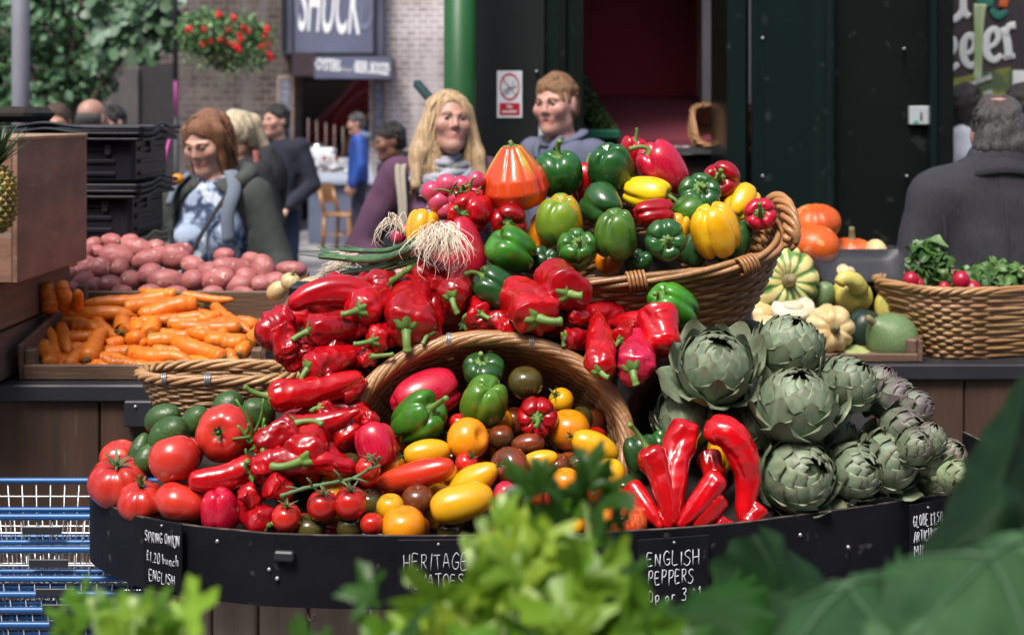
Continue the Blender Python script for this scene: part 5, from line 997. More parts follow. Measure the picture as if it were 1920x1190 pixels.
for s_,t_,w_,st,lb in (((540,815),(590,840),44,None,'wrinkled red pepper in the middle of the lower slope'),((505,850),(545,872),44,(-16,-8),'small wrinkled red pepper above the hooked stalk'),((640,855),(610,885),46,None,'wrinkled red pepper left of the olive tomato'),((500,905),(545,925),46,None,'wrinkled red pepper behind the left vine tomato'),((595,765),(640,790),40,(-14,6),'wrinkled red pepper under the sharp tipped one'),((455,915),(480,945),40,None,'small dark red pepper right of the plain red tomato'),((700,790),(668,770),36,None,'small red pepper at the left rim of the round basket')):
    longp(s_,t_,w_,lb,wr=.24,stem=st,Ys=dY(s_[1])-.03,Yt=dY(t_[1])+.01,blunt=.75)
# ---- inside the round basket
bell(800,740,98,140,(.75,.3,.25),'crim','large crimson bell pepper lying inside the round basket',2.54,lobes=3,stem=False,taper=.1)
bell(903,694,86,56,(0,-.4,.9),'dgreen','dark green bell pepper at the back of the round basket',2.56,lobes=4,L=.3)
bell(910,756,96,100,(-.2,.5,-.8),'olive','olive green bell pepper bottom up in the middle of the round basket',2.49,lobes=4,stem=False,taper=.1)
bell(780,785,104,112,(.62,-.42,.5),'green','green bell pepper with stalk to the upper right at the mouth of the round basket',2.47,lobes=4,L=.7,taper=.22)
bell(1003,776,88,80,(.12,-1,-.10),'red','six lobed red bell pepper facing forward in the round basket',2.48,lobes=6,L=.55,box=.8)
TL = [(985,717,66,'olive','dark olive tomato at the back of the round basket',2.55,62,{}),
(1052,750,48,'yellow','small yellow tomato with black stalk mark behind the red six lobed pepper',2.57,46,dict(cal=5,ax=(-.5,-.5,.6))),
(1066,805,82,'orange','large golden tomato at the right wall of the round basket',2.50,74,{}),
(877,823,80,'orange','round orange tomato with a small dark scar below the olive green bell pepper',2.43,76,dict(ax=(.6,-.5,.3))),
(940,820,50,'brown','dark brown tomato between the orange one and the brown plum',2.47,48,{}),
(990,832,40,'brown','brown plum tomato lying under the red six lobed pepper',2.45,64,dict(ax=(1,-.1,.15),dim=0)),
(800,848,50,'yellow','yellow plum tomato with green calyx at its left end',2.41,90,dict(ax=(-1,-.2,-.1),cal=6,dim=.03)),
(875,868,44,'red','small red tomato with dry stalk above the yellow pair',2.40,42,dict(cal=5,ax=(.5,-.5,.8),stemL=.5)),
(955,876,76,'brown','large dark brown tomato with orange blush in the middle of the spill',2.39,70,dict(ax=(-.5,-.7,.3))),
(1115,838,56,'yellow','long yellow plum tomato at the right wall of the basket',2.43,96,dict(ax=(-.92,-.1,.45),cal=5,dim=.03)),
(1012,862,36,'yellow','yellow plum tomato partly hidden by the tall celery leaf',2.41,70,dict(ax=(1,0,.2),dim=0)),
(1143,887,58,'yellow','round yellow tomato under the long one at the right wall',2.36,56,{}),
(888,902,62,'yellow','upper yellow pear shaped tomato of the pair behind the celery',2.36,112,dict(ax=(.8,-.2,.55),cal=5,dim=.02,pear=.25)),
(866,942,70,'yellow','lower larger yellow pear shaped tomato of the pair',2.31,124,dict(ax=(-.96,-.15,-.25),dim=.02,pear=-.2)),
(946,933,48,'pink','pink plum tomato standing beside the yellow pair',2.33,66,dict(ax=(.1,-.3,1),dim=.03)),
(995,926,52,'rust','rust brown tomato behind the celery leaves',2.34,50,{}),
(783,937,62,'rust','rust brown tomato between the small yellow one and the yellow pair',2.34,58,{}),
(694,942,52,'olive','olive tomato to the right of the vine tomatoes',2.36,50,{}),
(732,950,52,'yellow','small yellow tomato above the large golden one at the kerb',2.31,50,{}),
(757,986,84,'orange','large golden yellow tomato at the kerb',2.29,76,{}),
(697,982,44,'red','small red cherry tomato at the kerb beside the large golden one',2.28,42,{}),
(580,990,62,'olive','brown olive tomato half hidden behind the kerb under the vine',2.30,54,{}),
(655,987,52,'olive','dark green brown tomato at the kerb under the vine',2.30,48,{}),
(492,982,40,'olive','dark olive tomato at the kerb left of the vine tomatoes',2.31,38,{}),
(622,974,36,'yellow','yellow tomato sliver between the vine tomatoes at the kerb',2.33,56,dict(ax=(.6,0,.8))),
(782,990,50,'rust','brown tomato low at the kerb right of the large golden one',2.32,46,{}),
(655,868,42,'olive','olive tomato under the crimson bell pepper left of the basket',2.40,38,{}),
(845,992,44,'stripe','orange tomato low at the kerb behind the celery stalks',2.32,42,{}),
(1160,936,44,'rust','brown plum tomato at the right edge of the celery leaf',2.34,76,dict(ax=(-.9,0,.4),dim=0)),
(1172,980,86,'stripe','orange red striped tomato at the kerb beside the pointed peppers',2.29,72,{}),
(1122,972,52,'orange','orange tomato at the kerb behind the celery leaf',2.30,52,{}),
(1070,985,52,'yellow','yellow tomato low at the kerb behind the celery',2.31,48,{}),
(1060,905,60,'orange','orange tomato behind the tall celery leaf',2.37,56,{}),
(1190,972,40,'olive','grey green tomato behind the striped one at the kerb',2.35,38,{}),
(1250,905,44,'olive','dull green tomato between the tall pointed peppers',2.42,42,{}),
(940,985,56,'rust','brown tomato low behind the celery stalks at the kerb',2.33,52,{}),
(1000,985,56,'red','red tomato low behind the celery at the kerb',2.33,52,{}),
(860,795,40,'red','small red tomato between the green pepper and the orange one in the basket',2.50,40,{}),
(940,790,46,'orange','orange tomato behind the olive green bell pepper',2.55,44,{}),
(850,860,40,'brown','brown tomato in the gap under the yellow plum with calyx',2.46,38,{}),
(735,905,40,'olive','olive tomato under the long orange red plum tomato',2.42,38,{}),
(740,830,50,'orange','orange tomato showing behind the crimson bell at the basket rim',2.50,48,{}),
(1085,870,46,'olive','olive tomato between the two yellow plums at the right wall',2.44,44,{})]
for i in range(46):
    y = g_.uniform(870,1000); x = g_.uniform(500,1220); w_ = g_.uniform(38,58); tomato(x,y,w_,['olive','brown','rust','red','orange','yellow','pink'][int(g_.integers(7))],'small tomato deep in the gaps of the spilled heap',dY(y)+g_.uniform(.05,.10),hp=w_*g_.uniform(.85,1.2),group='shaded small tomatoes')
for i in range(16):
    y = g_.uniform(770,850); x = g_.uniform(730,1120); w_ = g_.uniform(40,60); tomato(x,y,w_,['olive','brown','rust','red','orange'][int(g_.integers(5))],'tomato deep in the gaps inside the round basket',dY(y)+g_.uniform(.12,.18),hp=w_,group='shaded basket tomatoes')
for px,py,w_,c_,lb,Y,hp,kw in TL: tomato(px,py,w_,c_,lb,Y,hp=hp,**kw)
tomato(779,890,52,'scar','long orange red plum tomato lying across the spill',2.37,hp=158,ax=(.93,-.15,.27),dim=.02,pear=-.12)
# vine tomatoes
vt = [(605,948,60,'middle red vine tomato of the three under the green truss',2.29),(657,943,62,'right red vine tomato under the green truss',2.29),(537,970,56,'left red vine tomato at the end of the green truss',2.28),(690,878,46,'upper red vine tomato at the right end of the truss',2.34)]
for px,py,w_,lb,Y in vt: tomato(px,py,w_,'red',lb,Y,hp=w_*1.0,ax=(.1,-.3,.95),cal=6,calr=.8,group='vine tomatoes')
w = MB(); tp = catmull([P(525,930,2.25),P(570,915,2.26),P(620,905,2.265),P(665,895,2.28),P(705,868,2.28),P(712,855,2.27)],36); w.tube(tp,np.linspace(.0035,.0026,36)*(1+.15*np.sin(np.arange(36)*2.1)),8)
for a,b in (((530,930),(536,948)),((600,908),(605,926)),((640,902),(657,918)),((700,872),(690,862)),((560,917),(535,912)),((660,896),(690,905)),((690,880),(715,872)),((705,866),(690,850)),((585,912),(575,895)),((640,900),(625,880))):
    a3,b3 = P(*a,2.262),P(*b,2.255); w.tube(catmull([a3,(a3+b3)/2+[.002,-.004,.002],b3],8),np.linspace(.0024,.0012,8),6)
tag(w.build('tomato_truss',mat('vine_green',(.10,.17,.06),(.06,.11,.04),scale=20,rough=.6)),'green branching truss lying over the red vine tomatoes','vine')
# ---- big tomatoes and avocados at left
tomato(225,858,76,'beef','red beef tomato mostly hidden behind the ribbed one at the far left',2.60,hp=66,ribs=7,rib=.08)
tomato(221,903,112,'beef','ribbed red beef tomato with dark calyx at the far left of the kerb',2.36,hp=92,ax=(.05,-.38,1),ribs=9,rib=.12,cal=6,dim=.2,calr=.5)
tomato(325,860,94,'beef','smooth orange red tomato in front of the avocados',2.38,hp=90,ax=(-.3,.3,1))
tomato(421,812,110,'beef','largest red tomato facing forward with a star shaped stalk scar',2.42,hp=94,ax=(-.05,-1,.28),ribs=7,rib=.06,cal=5,dim=.17,calr=.28)
tomato(265,940,92,'beef','red tomato with upright dry calyx at the kerb',2.31,hp=74,ax=(.05,-.25,1),ribs=8,rib=.10,cal=5,calr=.35,stemL=.35)
tomato(340,941,102,'beef','plain red tomato at the kerb left of the crimson bell',2.30,hp=76,ax=(.3,.2,1),ribs=5,rib=.05)
tomato(352,850,60,'beef','red tomato sliver between the two large ones',2.45,hp=60)
M_avo = mat('avocado_skin',(.045,.10,.022),(.028,.068,.016),scale=12,rough=.38,bump=.14,bscale=160,c3=(.09,.15,.05),s3=90,t3=.64)
for px,py,w_,hp,ax,lb,Y in ((305,785,56,76,(.9,-.3,.5),'dark green avocado at the top left of the avocados',2.58),(318,818,76,100,(.5,-.6,.6),'largest avocado right behind the smooth orange red tomato',2.47),(368,788,56,64,(.4,-.5,.7),'avocado behind the largest tomato on its left',2.56),(262,845,40,70,(.3,.2,1),'light green avocado behind the beef tomatoes at far left',2.50),(484,775,60,70,(-.6,-.4,.6),'avocado under the long orange red pepper',2.50),(275,860,46,60,(.3,.2,1),'dark avocado behind the left beef tomatoes',2.46),(430,760,60,60,(.5,-.3,.6),'avocado hidden behind the top of the largest tomato',2.60)):
    tomato(px,py,w_,M_avo,lb,Y,hp=hp,ax=ax,dim=0,name='avocado',group='avocados',pear=.2,lumpy=.03)
w = MB(); g_ = np.random.default_rng(15)
for i in range(14):
    a = P(470+g_.normal()*8,850+g_.uniform(-40,40),2.39); e = a+[g_.normal()*.02,-.01,.03+g_.normal()*.02]; w.tube(catmull([a,(a+e)/2+[.004,0,0],e],7),np.linspace(.0035,.002,7),6,col=np.array((.7,1,.7))*g_.uniform(.6,1.3))
tag(w.build('green_stalks',M_stem),'loose green stalks between the largest tomato and the crumpled red peppers','stalks')
# ---- pointed peppers at the right of the kerb
longp((1212,838),(1256,992),50,'leftmost tall scarlet pointed pepper with a hooked pale stalk','rom',stem=(-34,-46),wr=.09,Ys=2.36,Yt=2.27,blunt=.4,bend=8,prof=([0,.03,.10,.2,.34,.55,.8,.93,1],[.4,.85,1.12,1.08,.85,.78,.55,.36,.04]),calyx=False,group='tall pointed peppers at the kerb')
longp((1288,792),(1266,985),60,'tallest scarlet pointed pepper in the middle of the kerb group','rom',wr=.10,Ys=2.40,Yt=2.27,blunt=.4,bend=-12,prof=([0,.03,.10,.2,.34,.55,.8,.93,1],[.45,.9,1.1,1.05,.86,.84,.62,.4,.04]),group='tall pointed peppers at the kerb')
longp((1338,812),(1388,984),58,'scarlet pointed pepper bent at the top beside the artichokes','rom',wr=.10,Ys=2.38,Yt=2.27,blunt=.5,mid=[(1362,808),(1390,845),(1402,905)],prof=([0,.05,.14,.24,.4,.6,.8,.93,1],[.5,.95,1.0,.92,.98,.95,.72,.5,.05]),group='tall pointed peppers at the kerb')
longp((1352,888),(1272,990),44,'scarlet pointed pepper lying aslant with its tip at the kerb','rom',wr=.06,Ys=2.33,Yt=2.27,blunt=.45,group='tall pointed peppers at the kerb')
longp((1352,925),(1300,992),46,'short scarlet pepper with a bright highlight lying low at the kerb','rom',wr=.06,Ys=2.29,Yt=2.26,blunt=.6,group='tall pointed peppers at the kerb')
longp((1325,850),(1345,900),46,'scarlet pepper bump showing between the tallest and the bent pointed pepper','rom',wr=.05,Ys=2.42,Yt=2.38,blunt=.9)
longp((1425,945),(1395,990),44,'dark red pepper tip low under the front artichoke','rom',wr=.06,Ys=2.34,Yt=2.29,blunt=.8)
longp((1180,905),(1240,990),40,'dark scarlet pepper behind the leftmost tall pointed one','rom',wr=.04,Ys=2.36,Yt=2.30)
longp((1340,975),(1375,993),30,'small red pepper tip at the worn notch of the kerb','rom',wr=.05,Ys=2.29,Yt=2.28,blunt=.8)
longp((1220,960),(1265,985),34,'red pepper beside the striped tomato at the kerb','rom',wr=.05,Ys=2.33,Yt=2.31,blunt=.8)
bell(1200,852,74,80,(-.1,.2,1),'dgreen','dark green bell pepper behind the leftmost tall pointed pepper',2.44,lobes=4,stem=False)
bell(1242,850,70,84,(.3,-.3,.8),'dgreen','dark green bell pepper between the two tall pointed peppers',2.47,lobes=4,stem=False)
bell(1352,848,60,80,(.1,.2,1),'yellow','yellow bell pepper showing behind the bent pointed pepper',2.46,stem=False)
longp((1265,890),(1245,960),50,'dark red pepper in the gap between the tall pointed peppers',wr=.05,Ys=2.44,Yt=2.38)
# ---------------- artichokes
M_art = mat('artichoke_green',(.205,.265,.165),(.135,.185,.11),scale=30,rough=.5,bump=.07,bscale=90,attr=True,stretch=(3,3,1))
def artichoke(px,py,wpx,ax,label,Y=None,seed=1,n=40,purple=.12,open_=.5,h=1.05,tint=(1,1,1),group='globe artichokes',name='artichoke',point=0.0):
    g = np.random.default_rng(seed); Y = behind_kerb(px,py,dY(py) if Y is None else Y,wpx); Rr = wpx/2*Y/F; mb = MB(); nu,nt = 7,9
    Vc,_ = None,None; nph = 14; T,Ph = np.meshgrid(np.linspace(0,2*np.pi,20,endpoint=False),np.linspace(0,np.pi,nph)); sp_ = np.stack([np.sin(Ph)*np.cos(T)*.80,np.sin(Ph)*np.sin(T)*.80,np.cos(Ph)*h*.70],-1).reshape(-1,3)*Rr
    mb.add(sp_,grid_faces(20,nph,True)[:,::-1],np.array((.45,.5,.4)))
    for i in range(n):
        k = i/(n-1); az = i*2.39996+g.normal()*.06; la0 = -1.15+1.75*k**.9; dl = (1.30-.42*k)*g.uniform(.92,1.06); hw = (.78-.34*k)*g.uniform(.92,1.08)
        flare = open_*max(0,(1-k/.55))**1.4*g.uniform(.55,1.25)+.02; off = .90+.075*(1-k)
        s,t = np.meshgrid(np.linspace(-1,1,nu),np.linspace(0,1,nt)); wd = hw*np.clip(np.sin(np.clip(t*.72+.19,0,1)*np.pi)**.75,0,1); wd = wd*np.where(t>.95,.62-point*.5,np.where(t>.8,.93-point*.3,1)); la = la0+dl*t*(1+0*s)-.16*dl*np.abs(s)**2.2*t
        la = np.minimum(la,1.50); rr = off+flare*np.clip((t-.35)/.65,0,1)**1.6*(1+.0*s)+.028*t-.055*np.abs(s)**2+.02*(t>.85)
        rr = rr+.012*(1-np.abs(s))**3*(t>.1)                     # rib down the middle
        la_c = la0+dl*t; cw = np.maximum(np.cos(np.clip(la,-1.4,1.45)),.26)
        a = az+s*wd/np.maximum(np.cos(np.clip(la_c,-1.0,1.0)),.55)
        X = np.stack([rr*np.cos(la)*np.cos(a),rr*np.cos(la)*np.sin(a),rr*np.sin(la)*h],-1)
        X[...,2] -= 0
        if k < .45: X[...,2] += (-.10+.30*g.uniform(0,1))*flare*np.clip((t-.5)/.5,0,1)**2
        X = X.reshape(-1,3)*Rr; b = g.uniform(.82,1.18); tip = np.clip((t-.80)/.2,0,1).ravel()[:,None]; pp = np.clip(purple*(1.2 if k>.5 else .6)*g.uniform(.3,1.6),0,1)
        base = np.array(tint)*b; pur = np.array((.62,.26,.62))*b*np.array(tint); edg = np.clip((np.abs(s)-.8)/.2,0,1).ravel()[:,None]*.25
        tt = np.clip((t-.25)/.6,0,1).ravel()[:,None]; c = base*(1-pp*tt)+pur*pp*tt; c = c*(1-tip*.55)+np.array((.80,.48,.34))*b*tip*.55; c = c*(1-edg)+c*1.35*edg; c = c*(1+.22*(1-t.ravel()[:,None]))
        f = grid_faces(nu,nt); mb.add(X,f,c); mb.add(X-X/np.maximum(np.linalg.norm(X,axis=1,keepdims=True),1e-6)*Rr*.022,f[:,::-1],c*.9)
    A = rotmat(np.asarray(ax,float),g.uniform(0,6)); o = mb.build(name,M_art,None,True,mat4(A,P(px,py,Y))); tag(o,label,'artichoke',group)
    m = MB(); m.tube([(0,0,-Rr*h*.75),(0,0,-Rr*h*1.25)],Rr*.22,10); child0(m.build('stalk',mat('artichoke_stalk',(.14,.18,.09),(.09,.12,.06),rough=.6)),o); return o
artichoke(1288,790,112,(-.05,-.25,1),'globe artichoke low behind the tall pointed peppers',2.52,11,purple=.08)
artichoke(1478,655,128,(.25,-.30,.9),'globe artichoke at the top right of the heap under the cream squash',2.56,12,open_=.3)
artichoke(1588,722,108,(.5,-.35,.75),'globe artichoke at the right shoulder of the heap above the purple ones',2.50,13,open_=.4)
artichoke(1340,692,142,(.04,-.62,.78),'largest globe artichoke with wide open outer leaves, top left of the heap',2.50,14,open_=.62,n=44)
artichoke(1492,765,150,(.03,-.36,.92),'broad globe artichoke in the middle of the heap',2.46,15,open_=.55,n=44)
artichoke(1662,864,120,(.55,-.72,.45),'globe artichoke furthest right at the kerb',2.40,16,open_=.5)
artichoke(1598,884,112,(.55,-.72,.35),'smaller globe artichoke between the two larger ones at the kerb',2.37,17,open_=.3)
artichoke(1494,892,142,(.42,-.80,.42),'front globe artichoke leaning right beside the bent pointed pepper',2.34,18,open_=.45,n=44)
artichoke(1420,800,90,(-.2,-.3,.9),'globe artichoke partly hidden behind the middle broad one',2.52,19,open_=.4)
artichoke(1560,820,90,(.2,-.3,.9),'globe artichoke in the shade below the right shoulder',2.52,20,open_=.4)
for i,(px,py,w_,ax,pu,tn,lb) in enumerate(((1650,722,54,(.3,-.4,.9),.9,(1,1,1),'small purple artichoke at the top of the purple group'),(1672,748,62,(.7,-.4,.5),1.0,(.95,.95,.95),'small deep purple artichoke in the middle of the purple group'),(1708,768,58,(.8,-.3,.4),1.0,(.9,.88,.92),'small deep purple artichoke pointing right by the plank front'),(1690,800,60,(.6,-.7,.25),.8,(.8,.8,.8),'small dark artichoke with open dry tip under the purple ones'),(1742,826,48,(.2,-.3,.9),.5,(1.2,1.2,1.15),'small pale upright artichoke right of the dark one'),(1735,868,56,(.7,-.6,.4),.3,(1.15,1.1,.9),'small green artichoke beside the furthest right globe'),(1775,858,54,(.5,-.5,.6),.5,(1.2,1.05,1.0),'small pinkish artichoke at the right end of the kerb'),(1750,902,56,(.5,-.8,.2),.25,(1.15,1.1,.9),'small green artichoke with open tip at the kerb'),(1790,892,46,(.7,-.6,.3),.3,(1.2,1.15,.95),'small green artichoke last in the row at the kerb'),(1712,840,56,(.4,-.6,.5),.5,(.95,.95,.9),'small artichoke in the shade behind the pale upright one'))):
    artichoke(px,py,w_*1.28,ax,lb,dY(py)+.05,40+i,30,pu,.28,1.25,tn,'small purple artichokes',point=.6)
# ================================================================== back stall produce
M_car = mat('carrot_skin',(.66,.15,.010),(.74,.21,.016),scale=25,rough=.42,bump=.35,bscale=24,attr=True,c3=(.50,.10,.012),s3=40,t3=.66); M_cend = mat('carrot_end',(.18,.17,.05),(.08,.07,.025),scale=40,rough=.7)
def carrot(a,b,wpx,label,endc=False,lift=0.0,dyb=0.0):
    g = np.random.default_rng(int(a[0]*7+a[1]+b[0])); cy = lambda y: max(3.405,3.40+(700-y)*.0026)
    q_ = lambda v: max(v,3.405)
    A,B_ = P(*a,q_(cy(a[1])-lift)),P(*b,q_(cy(b[1])-lift+dyb)); k = cy((a[1]+b[1])/2)/F; r = wpx/2*k*1.15; L = np.linalg.norm(B_-A); cen = (A+B_)/2
    mid = [A+(B_-A)*.35+g.normal(size=3)*r*.25,A+(B_-A)*.7+g.normal(size=3)*r*.25]; p = catmull([A]+mid+[B_],34); u = np.linspace(0,1,34)
    pr = np.interp(u,[0,.02,.06,.2,.5,.8,.93,1],[.30,.72,.95,1.0,.93,.80,.58,.12])*(1+.03*np.sin(u*40+g.uniform(0,6))+.010*g.normal(size=34)); V,Fc = tube_geo(p,pr*r,14)
    m = MB(); m.add(V-cen,Fc,np.array((1,1,1))*g.uniform(.85,1.12)); o = m.build('carrot',M_car,None,True,Matrix.Translation(cen)); tag(o,label,'carrot','carrots in the tilted crate')
    d = (p[0]-p[2])/np.linalg.norm(p[0]-p[2]); m = MB(); e = p[0]-cen; m.tube([e-d*.001,e+d*r*.08],[r*.42,r*.30],9)
    for q in range(4): m.tube([e+g.normal(size=3)*r*.15,e+d*r*.45+g.normal(size=3)*r*.25],[r*.10,r*.06],5)
    child0(m.build('crown_stub',M_cend),o)
CAR = [((93,588),(95,527),28,'carrot standing upright at the back left corner of the crate, leftmost of three',0),((122,577),(121,525),24,'carrot standing upright at the back left, middle of three',0),((146,577),(145,545),20,'shortest upright carrot at the back left of the crate',0),
((106,588),(252,592),29,'thick carrot lying straight across the back left of the crate',.05),((106,600),(67,597),24,'carrot tip sticking out over the left side of the crate',.03),((318,553),(153,570),24,'long carrot along the back of the crate below the potatoes',.03),((330,553),(261,543),20,'carrot on the very top of the heap at the back',.05),((233,578),(335,564),27,'carrot with green crown pointing left below the long back one',.07),((370,571),(258,586),31,'thickest carrot in the middle of the back row',.09),((340,552),(438,561),16,'thin carrot resting on the back board of the crate',.03),((385,592),(275,601),21,'carrot lying under the thickest one',.06),((452,613),(320,610),25,'carrot lying across the right half of the heap',.07),((466,640),(353,622),25,'carrot below the one across the right half',.10),((460,641),(384,642),27,'short thick carrot at the lower right of the heap',.11),((420,672),(325,632),29,'carrot slanting down to the right in the front right',.14),((275,641),(352,637),27,'carrot with green crown pointing left in the middle of the heap',.08),((243,660),(362,682),25,'long carrot slanting right near the front of the crate',.11),((252,684),(322,691),22,'carrot at the front beside the oval wicker basket',.12),((163,674),(198,620),30,'carrot with its cut crown toward the viewer in the left middle',.12),((130,687),(166,642),25,'carrot next to the left crown facing one, crown down',.10),((92,686),(84,640),29,'carrot with round cut crown at the front left corner',.12),((84,613),(124,699),20,'thin carrot slanting down at the left front',.15),((113,610),(130,662),22,'carrot behind the thin slanting one at the left',.10),((122,634),(177,632),19,'small carrot lying level at the left middle',.10),((134,611),(186,617),20,'short carrot with green crown under the thick straight one',.09),((228,624),(232,600),32,'carrot with round crown facing the viewer in the centre',.08),((263,625),(262,596),26,'carrot stub standing between the two centre crowns',.09),((284,628),(288,606),32,'carrot with crown facing the viewer right of centre',.08),((243,637),(272,645),25,'short carrot wedged below the two centre crowns',.10),((195,672),(234,686),21,'small carrot with open crown near the front left',.14),((184,690),(138,695),17,'thin carrot tip low at the front left',.14),((399,571),(470,623),19,'carrot slanting down along the right board of the crate',.02),((374,597),(418,591),21,'small carrot behind the one across the right half',.05),((448,664),(503,594),25,'carrot leaning against the right side of the crate under the red peppers',.06),((424,662),(447,676),20,'carrot tip at the right front of the crate',.12),((286,655),(352,664),20,'carrot in the dark gap right of centre',.07),((254,698),(176,699),17,'carrot lying low along the front board',.13),((226,676),(256,692),20,'carrot stub at the front between longer ones',.13),
((380,580),(330,585),22,'carrot behind the thickest one on its right',.01),((200,650),(230,640),24,'carrot in the shadowed hollow left of centre',.04),((300,665),(240,655),22,'carrot beneath the long slanting one',.05),((180,600),(220,630),22,'carrot under the thick straight one',.02),((150,660),(110,640),22,'carrot deep in the left of the crate',.04),((400,640),(440,610),22,'carrot deep in the right of the crate',.02),((330,700),(270,690),20,'carrot at the front touching the wicker basket rim',.10),((420,690),(350,680),22,'carrot behind the oval basket at the front right',.10),((300,600),(350,600),22,'carrot deep behind the centre',.01),((140,690),(200,700),20,'carrot lying low at the very front left',.10),((210,690),(170,680),20,'carrot filling the front left gap',.08)]
for a,b,w_,lb,lf in CAR: carrot(a,b,w_,lb,lift=lf*.4 if lf else .13,dyb=0 if lf else -.16)
g_ = np.random.default_rng(44)
for i in range(30):
    y = g_.uniform(580,690); x = g_.uniform(np.interp(y,[580,690],[120,95]),440); a = g_.uniform(-.5,.5); L = g_.uniform(40,62); carrot((x-L*math.cos(a),y-L*math.sin(a)*.5),(x+L*math.cos(a),y+L*math.sin(a)*.5),g_.uniform(22,28),'carrot buried under the others in the crate',lift=.0)
M_pot = mat('potato_skin',(.46,.155,.14),(.31,.09,.09),scale=28,rough=.5,bump=.3,bscale=80,c3=(.58,.36,.26),s3=45,t3=.64,attr=True,contrast=(.3,.7))
POT = [(173,461,40,30,.6),(208,452,42,28,.0),(243,452,36,26,.2),(292,463,34,28,.1),(258,466,62,36,-.3),(182,473,30,26,0),(219,482,60,44,-.3),(279,488,62,40,.25),(328,482,56,46,-.1),(363,500,46,38,-.5),(187,505,46,40,-.5),(226,503,32,34,0),(152,482,50,30,.8),(143,514,52,28,.6),(243,526,36,34,.5),(205,535,44,36,.4),(155,532,48,40,.9),(282,516,46,42,.3),(314,527,68,42,-.1),(360,526,46,38,.4),(406,526,80,46,.25),(434,502,70,38,-.2),(470,488,36,30,0),(494,508,60,42,-1.3),(448,536,50,38,.4),(490,533,40,36,0),(546,505,56,30,-.05),(392,510,40,36,.2),(178,537,26,34,0),(126,520,42,26,.9),(339,470,44,30,0),(462,521,40,36,0),(229,548,38,26,0),(399,549,40,26,.1),(455,549,44,24,0),(165,500,34,40,.4),(300,480,40,36,0),(130,545,40,30,.3),(515,530,44,36,.2),(330,550,44,28,0),(280,548,44,28,.1),(420,480,40,30,.1)]
rows_ = sorted(range(len(POT)),key=lambda i: POT[i][1])
names_ = {}
for rname,lo,hi in (('top',0,470),('second',470,500),('third',500,520),('fourth',520,537),('lowest',537,900)):
    ids = sorted([i for i in rows_ if lo<=POT[i][1]<hi],key=lambda i: POT[i][0]); on = ['first','second','third','fourth','fifth','sixth','seventh','eighth','ninth','tenth','eleventh','twelfth','thirteenth']
    for j,i in enumerate(ids): names_[i] = f'pink skinned potato in the {rname} row of the heap, {on[j]} from the left'
for i,(px,py,w_,h_,a) in enumerate(POT):
    s = 'long ' if w_>58 else ('small ' if w_<35 else ''); o = tomato(px,py,h_*1.08,M_pot,s+names_[i],3.90+(545-py)*.0026,hp=w_*1.08,ax=(math.cos(a),g_.normal()*.25,math.sin(a)),dim=0,name='potato',group='pink potatoes',lumpy=.07)
    v = np.array(o.data.color_attributes['Col'].data[0].color)[:3]*g_.uniform(.8,1.2)
# pale squashes and odd bits beside the potatoes
def SQ(n,c1,c2,**k):
    k['scale'] = k.get('scale',8)*3.5
    if 's3' in k: k['s3'] *= 3
    return mat(n,c1,c2,rough=k.pop('rough',.4),bump=.15,bscale=60,attr=True,**k)
M_cream = SQ('squash_cream',(.62,.50,.27),(.52,.36,.15),scale=6); M_orange = SQ('squash_orange',(.62,.115,.012),(.52,.075,.010),scale=5,c3=(.68,.25,.08),s3=7,t3=.66); M_yel2 = SQ('squash_striped',(.66,.58,.26),(.58,.48,.16),scale=6); M_yel = SQ('squash_yellow',(.56,.50,.14),(.50,.40,.08),scale=8,c3=(.36,.42,.10),s3=16,t3=.6)
M_pg = SQ('squash_green',(.10,.17,.07),(.16,.23,.10),scale=9,stretch=(10,10,2),contrast=(.4,.6)); M_dg = SQ('squash_dark',(.012,.028,.020),(.02,.04,.028),scale=6); M_pale = SQ('squash_pale_green',(.42,.46,.20),(.34,.40,.14),scale=6); M_white = MATS['white_lettering']; M_cut = SQ('cut_flesh',(.66,.60,.42),(.58,.50,.32),scale=10); M_aub = veg('aubergine_skin',(.012,.004,.014),(.02,.006,.02),rough=.15)
def squash(px,py,wpx,hpx,m,label,Y,ax,ribs=0,rib=.0,stem=0.0,pear=0.0,dim=.12,lumpy=.03,cat='squash',group='squashes and gourds',name='squash',gcol=None):
    o = tomato(px,py,wpx,m,label,Y,hp=hpx,ax=ax,ribs=ribs,rib=rib,dim=dim,pear=pear,lumpy=lumpy,name=name,group=group,gcol=gcol); o['category'] = cat
    if stem:
        r = wpx/2*Y/F; h = hpx/2*Y/F; q = MB(); q.tube(catmull([(0,0,h*.75),(0,0,h*1.0),(r*.08,0,h*1.0+stem*r)],8),np.linspace(r*.2,r*.13,8),8); child0(q.build('stalk',M_drystem),o)
    return o
squash(545,528,38,34,M_cream,'small pale yellow squash beside the right end of the potatoes',3.55,(.3,-.3,1),8,.06,stem=.4); squash(520,545,34,44,M_cream,'pale yellow squash neck behind the crate corner under the onions',3.60,(.8,-.2,.6)); squash(580,540,40,70,M_cream,'long pale yellow squash under the left onion bunch',3.45,(.9,-.1,.3))
tr_ = MB(); tr_.box(P(600,543,3.3),(.13,.10,.03),bev=.006); tag(tr_.build('black_tray',M_bplast,None,False),'small black tray corner beside the pale squashes at the left','tray')
squash(1530,416,94,66,M_orange,'orange pumpkin at the top of the squash pile',4.15,(-.1,-.3,1),12,.09,dim=.1); squash(1529,458,92,72,M_orange,'orange pumpkin directly in front of the top one',4.0,(.1,-.3,1),0,0,dim=.02); squash(1468,436,40,40,M_orange,'small orange pumpkin showing beside the twisted basket handle',4.2,(0,0,1)); squash(1597,468,80,46,M_orange,'flat orange pumpkin with a pale stalk behind the plastic wrapped tray',4.2,(0,-.1,1),8,.05,stem=.5,dim=.15)
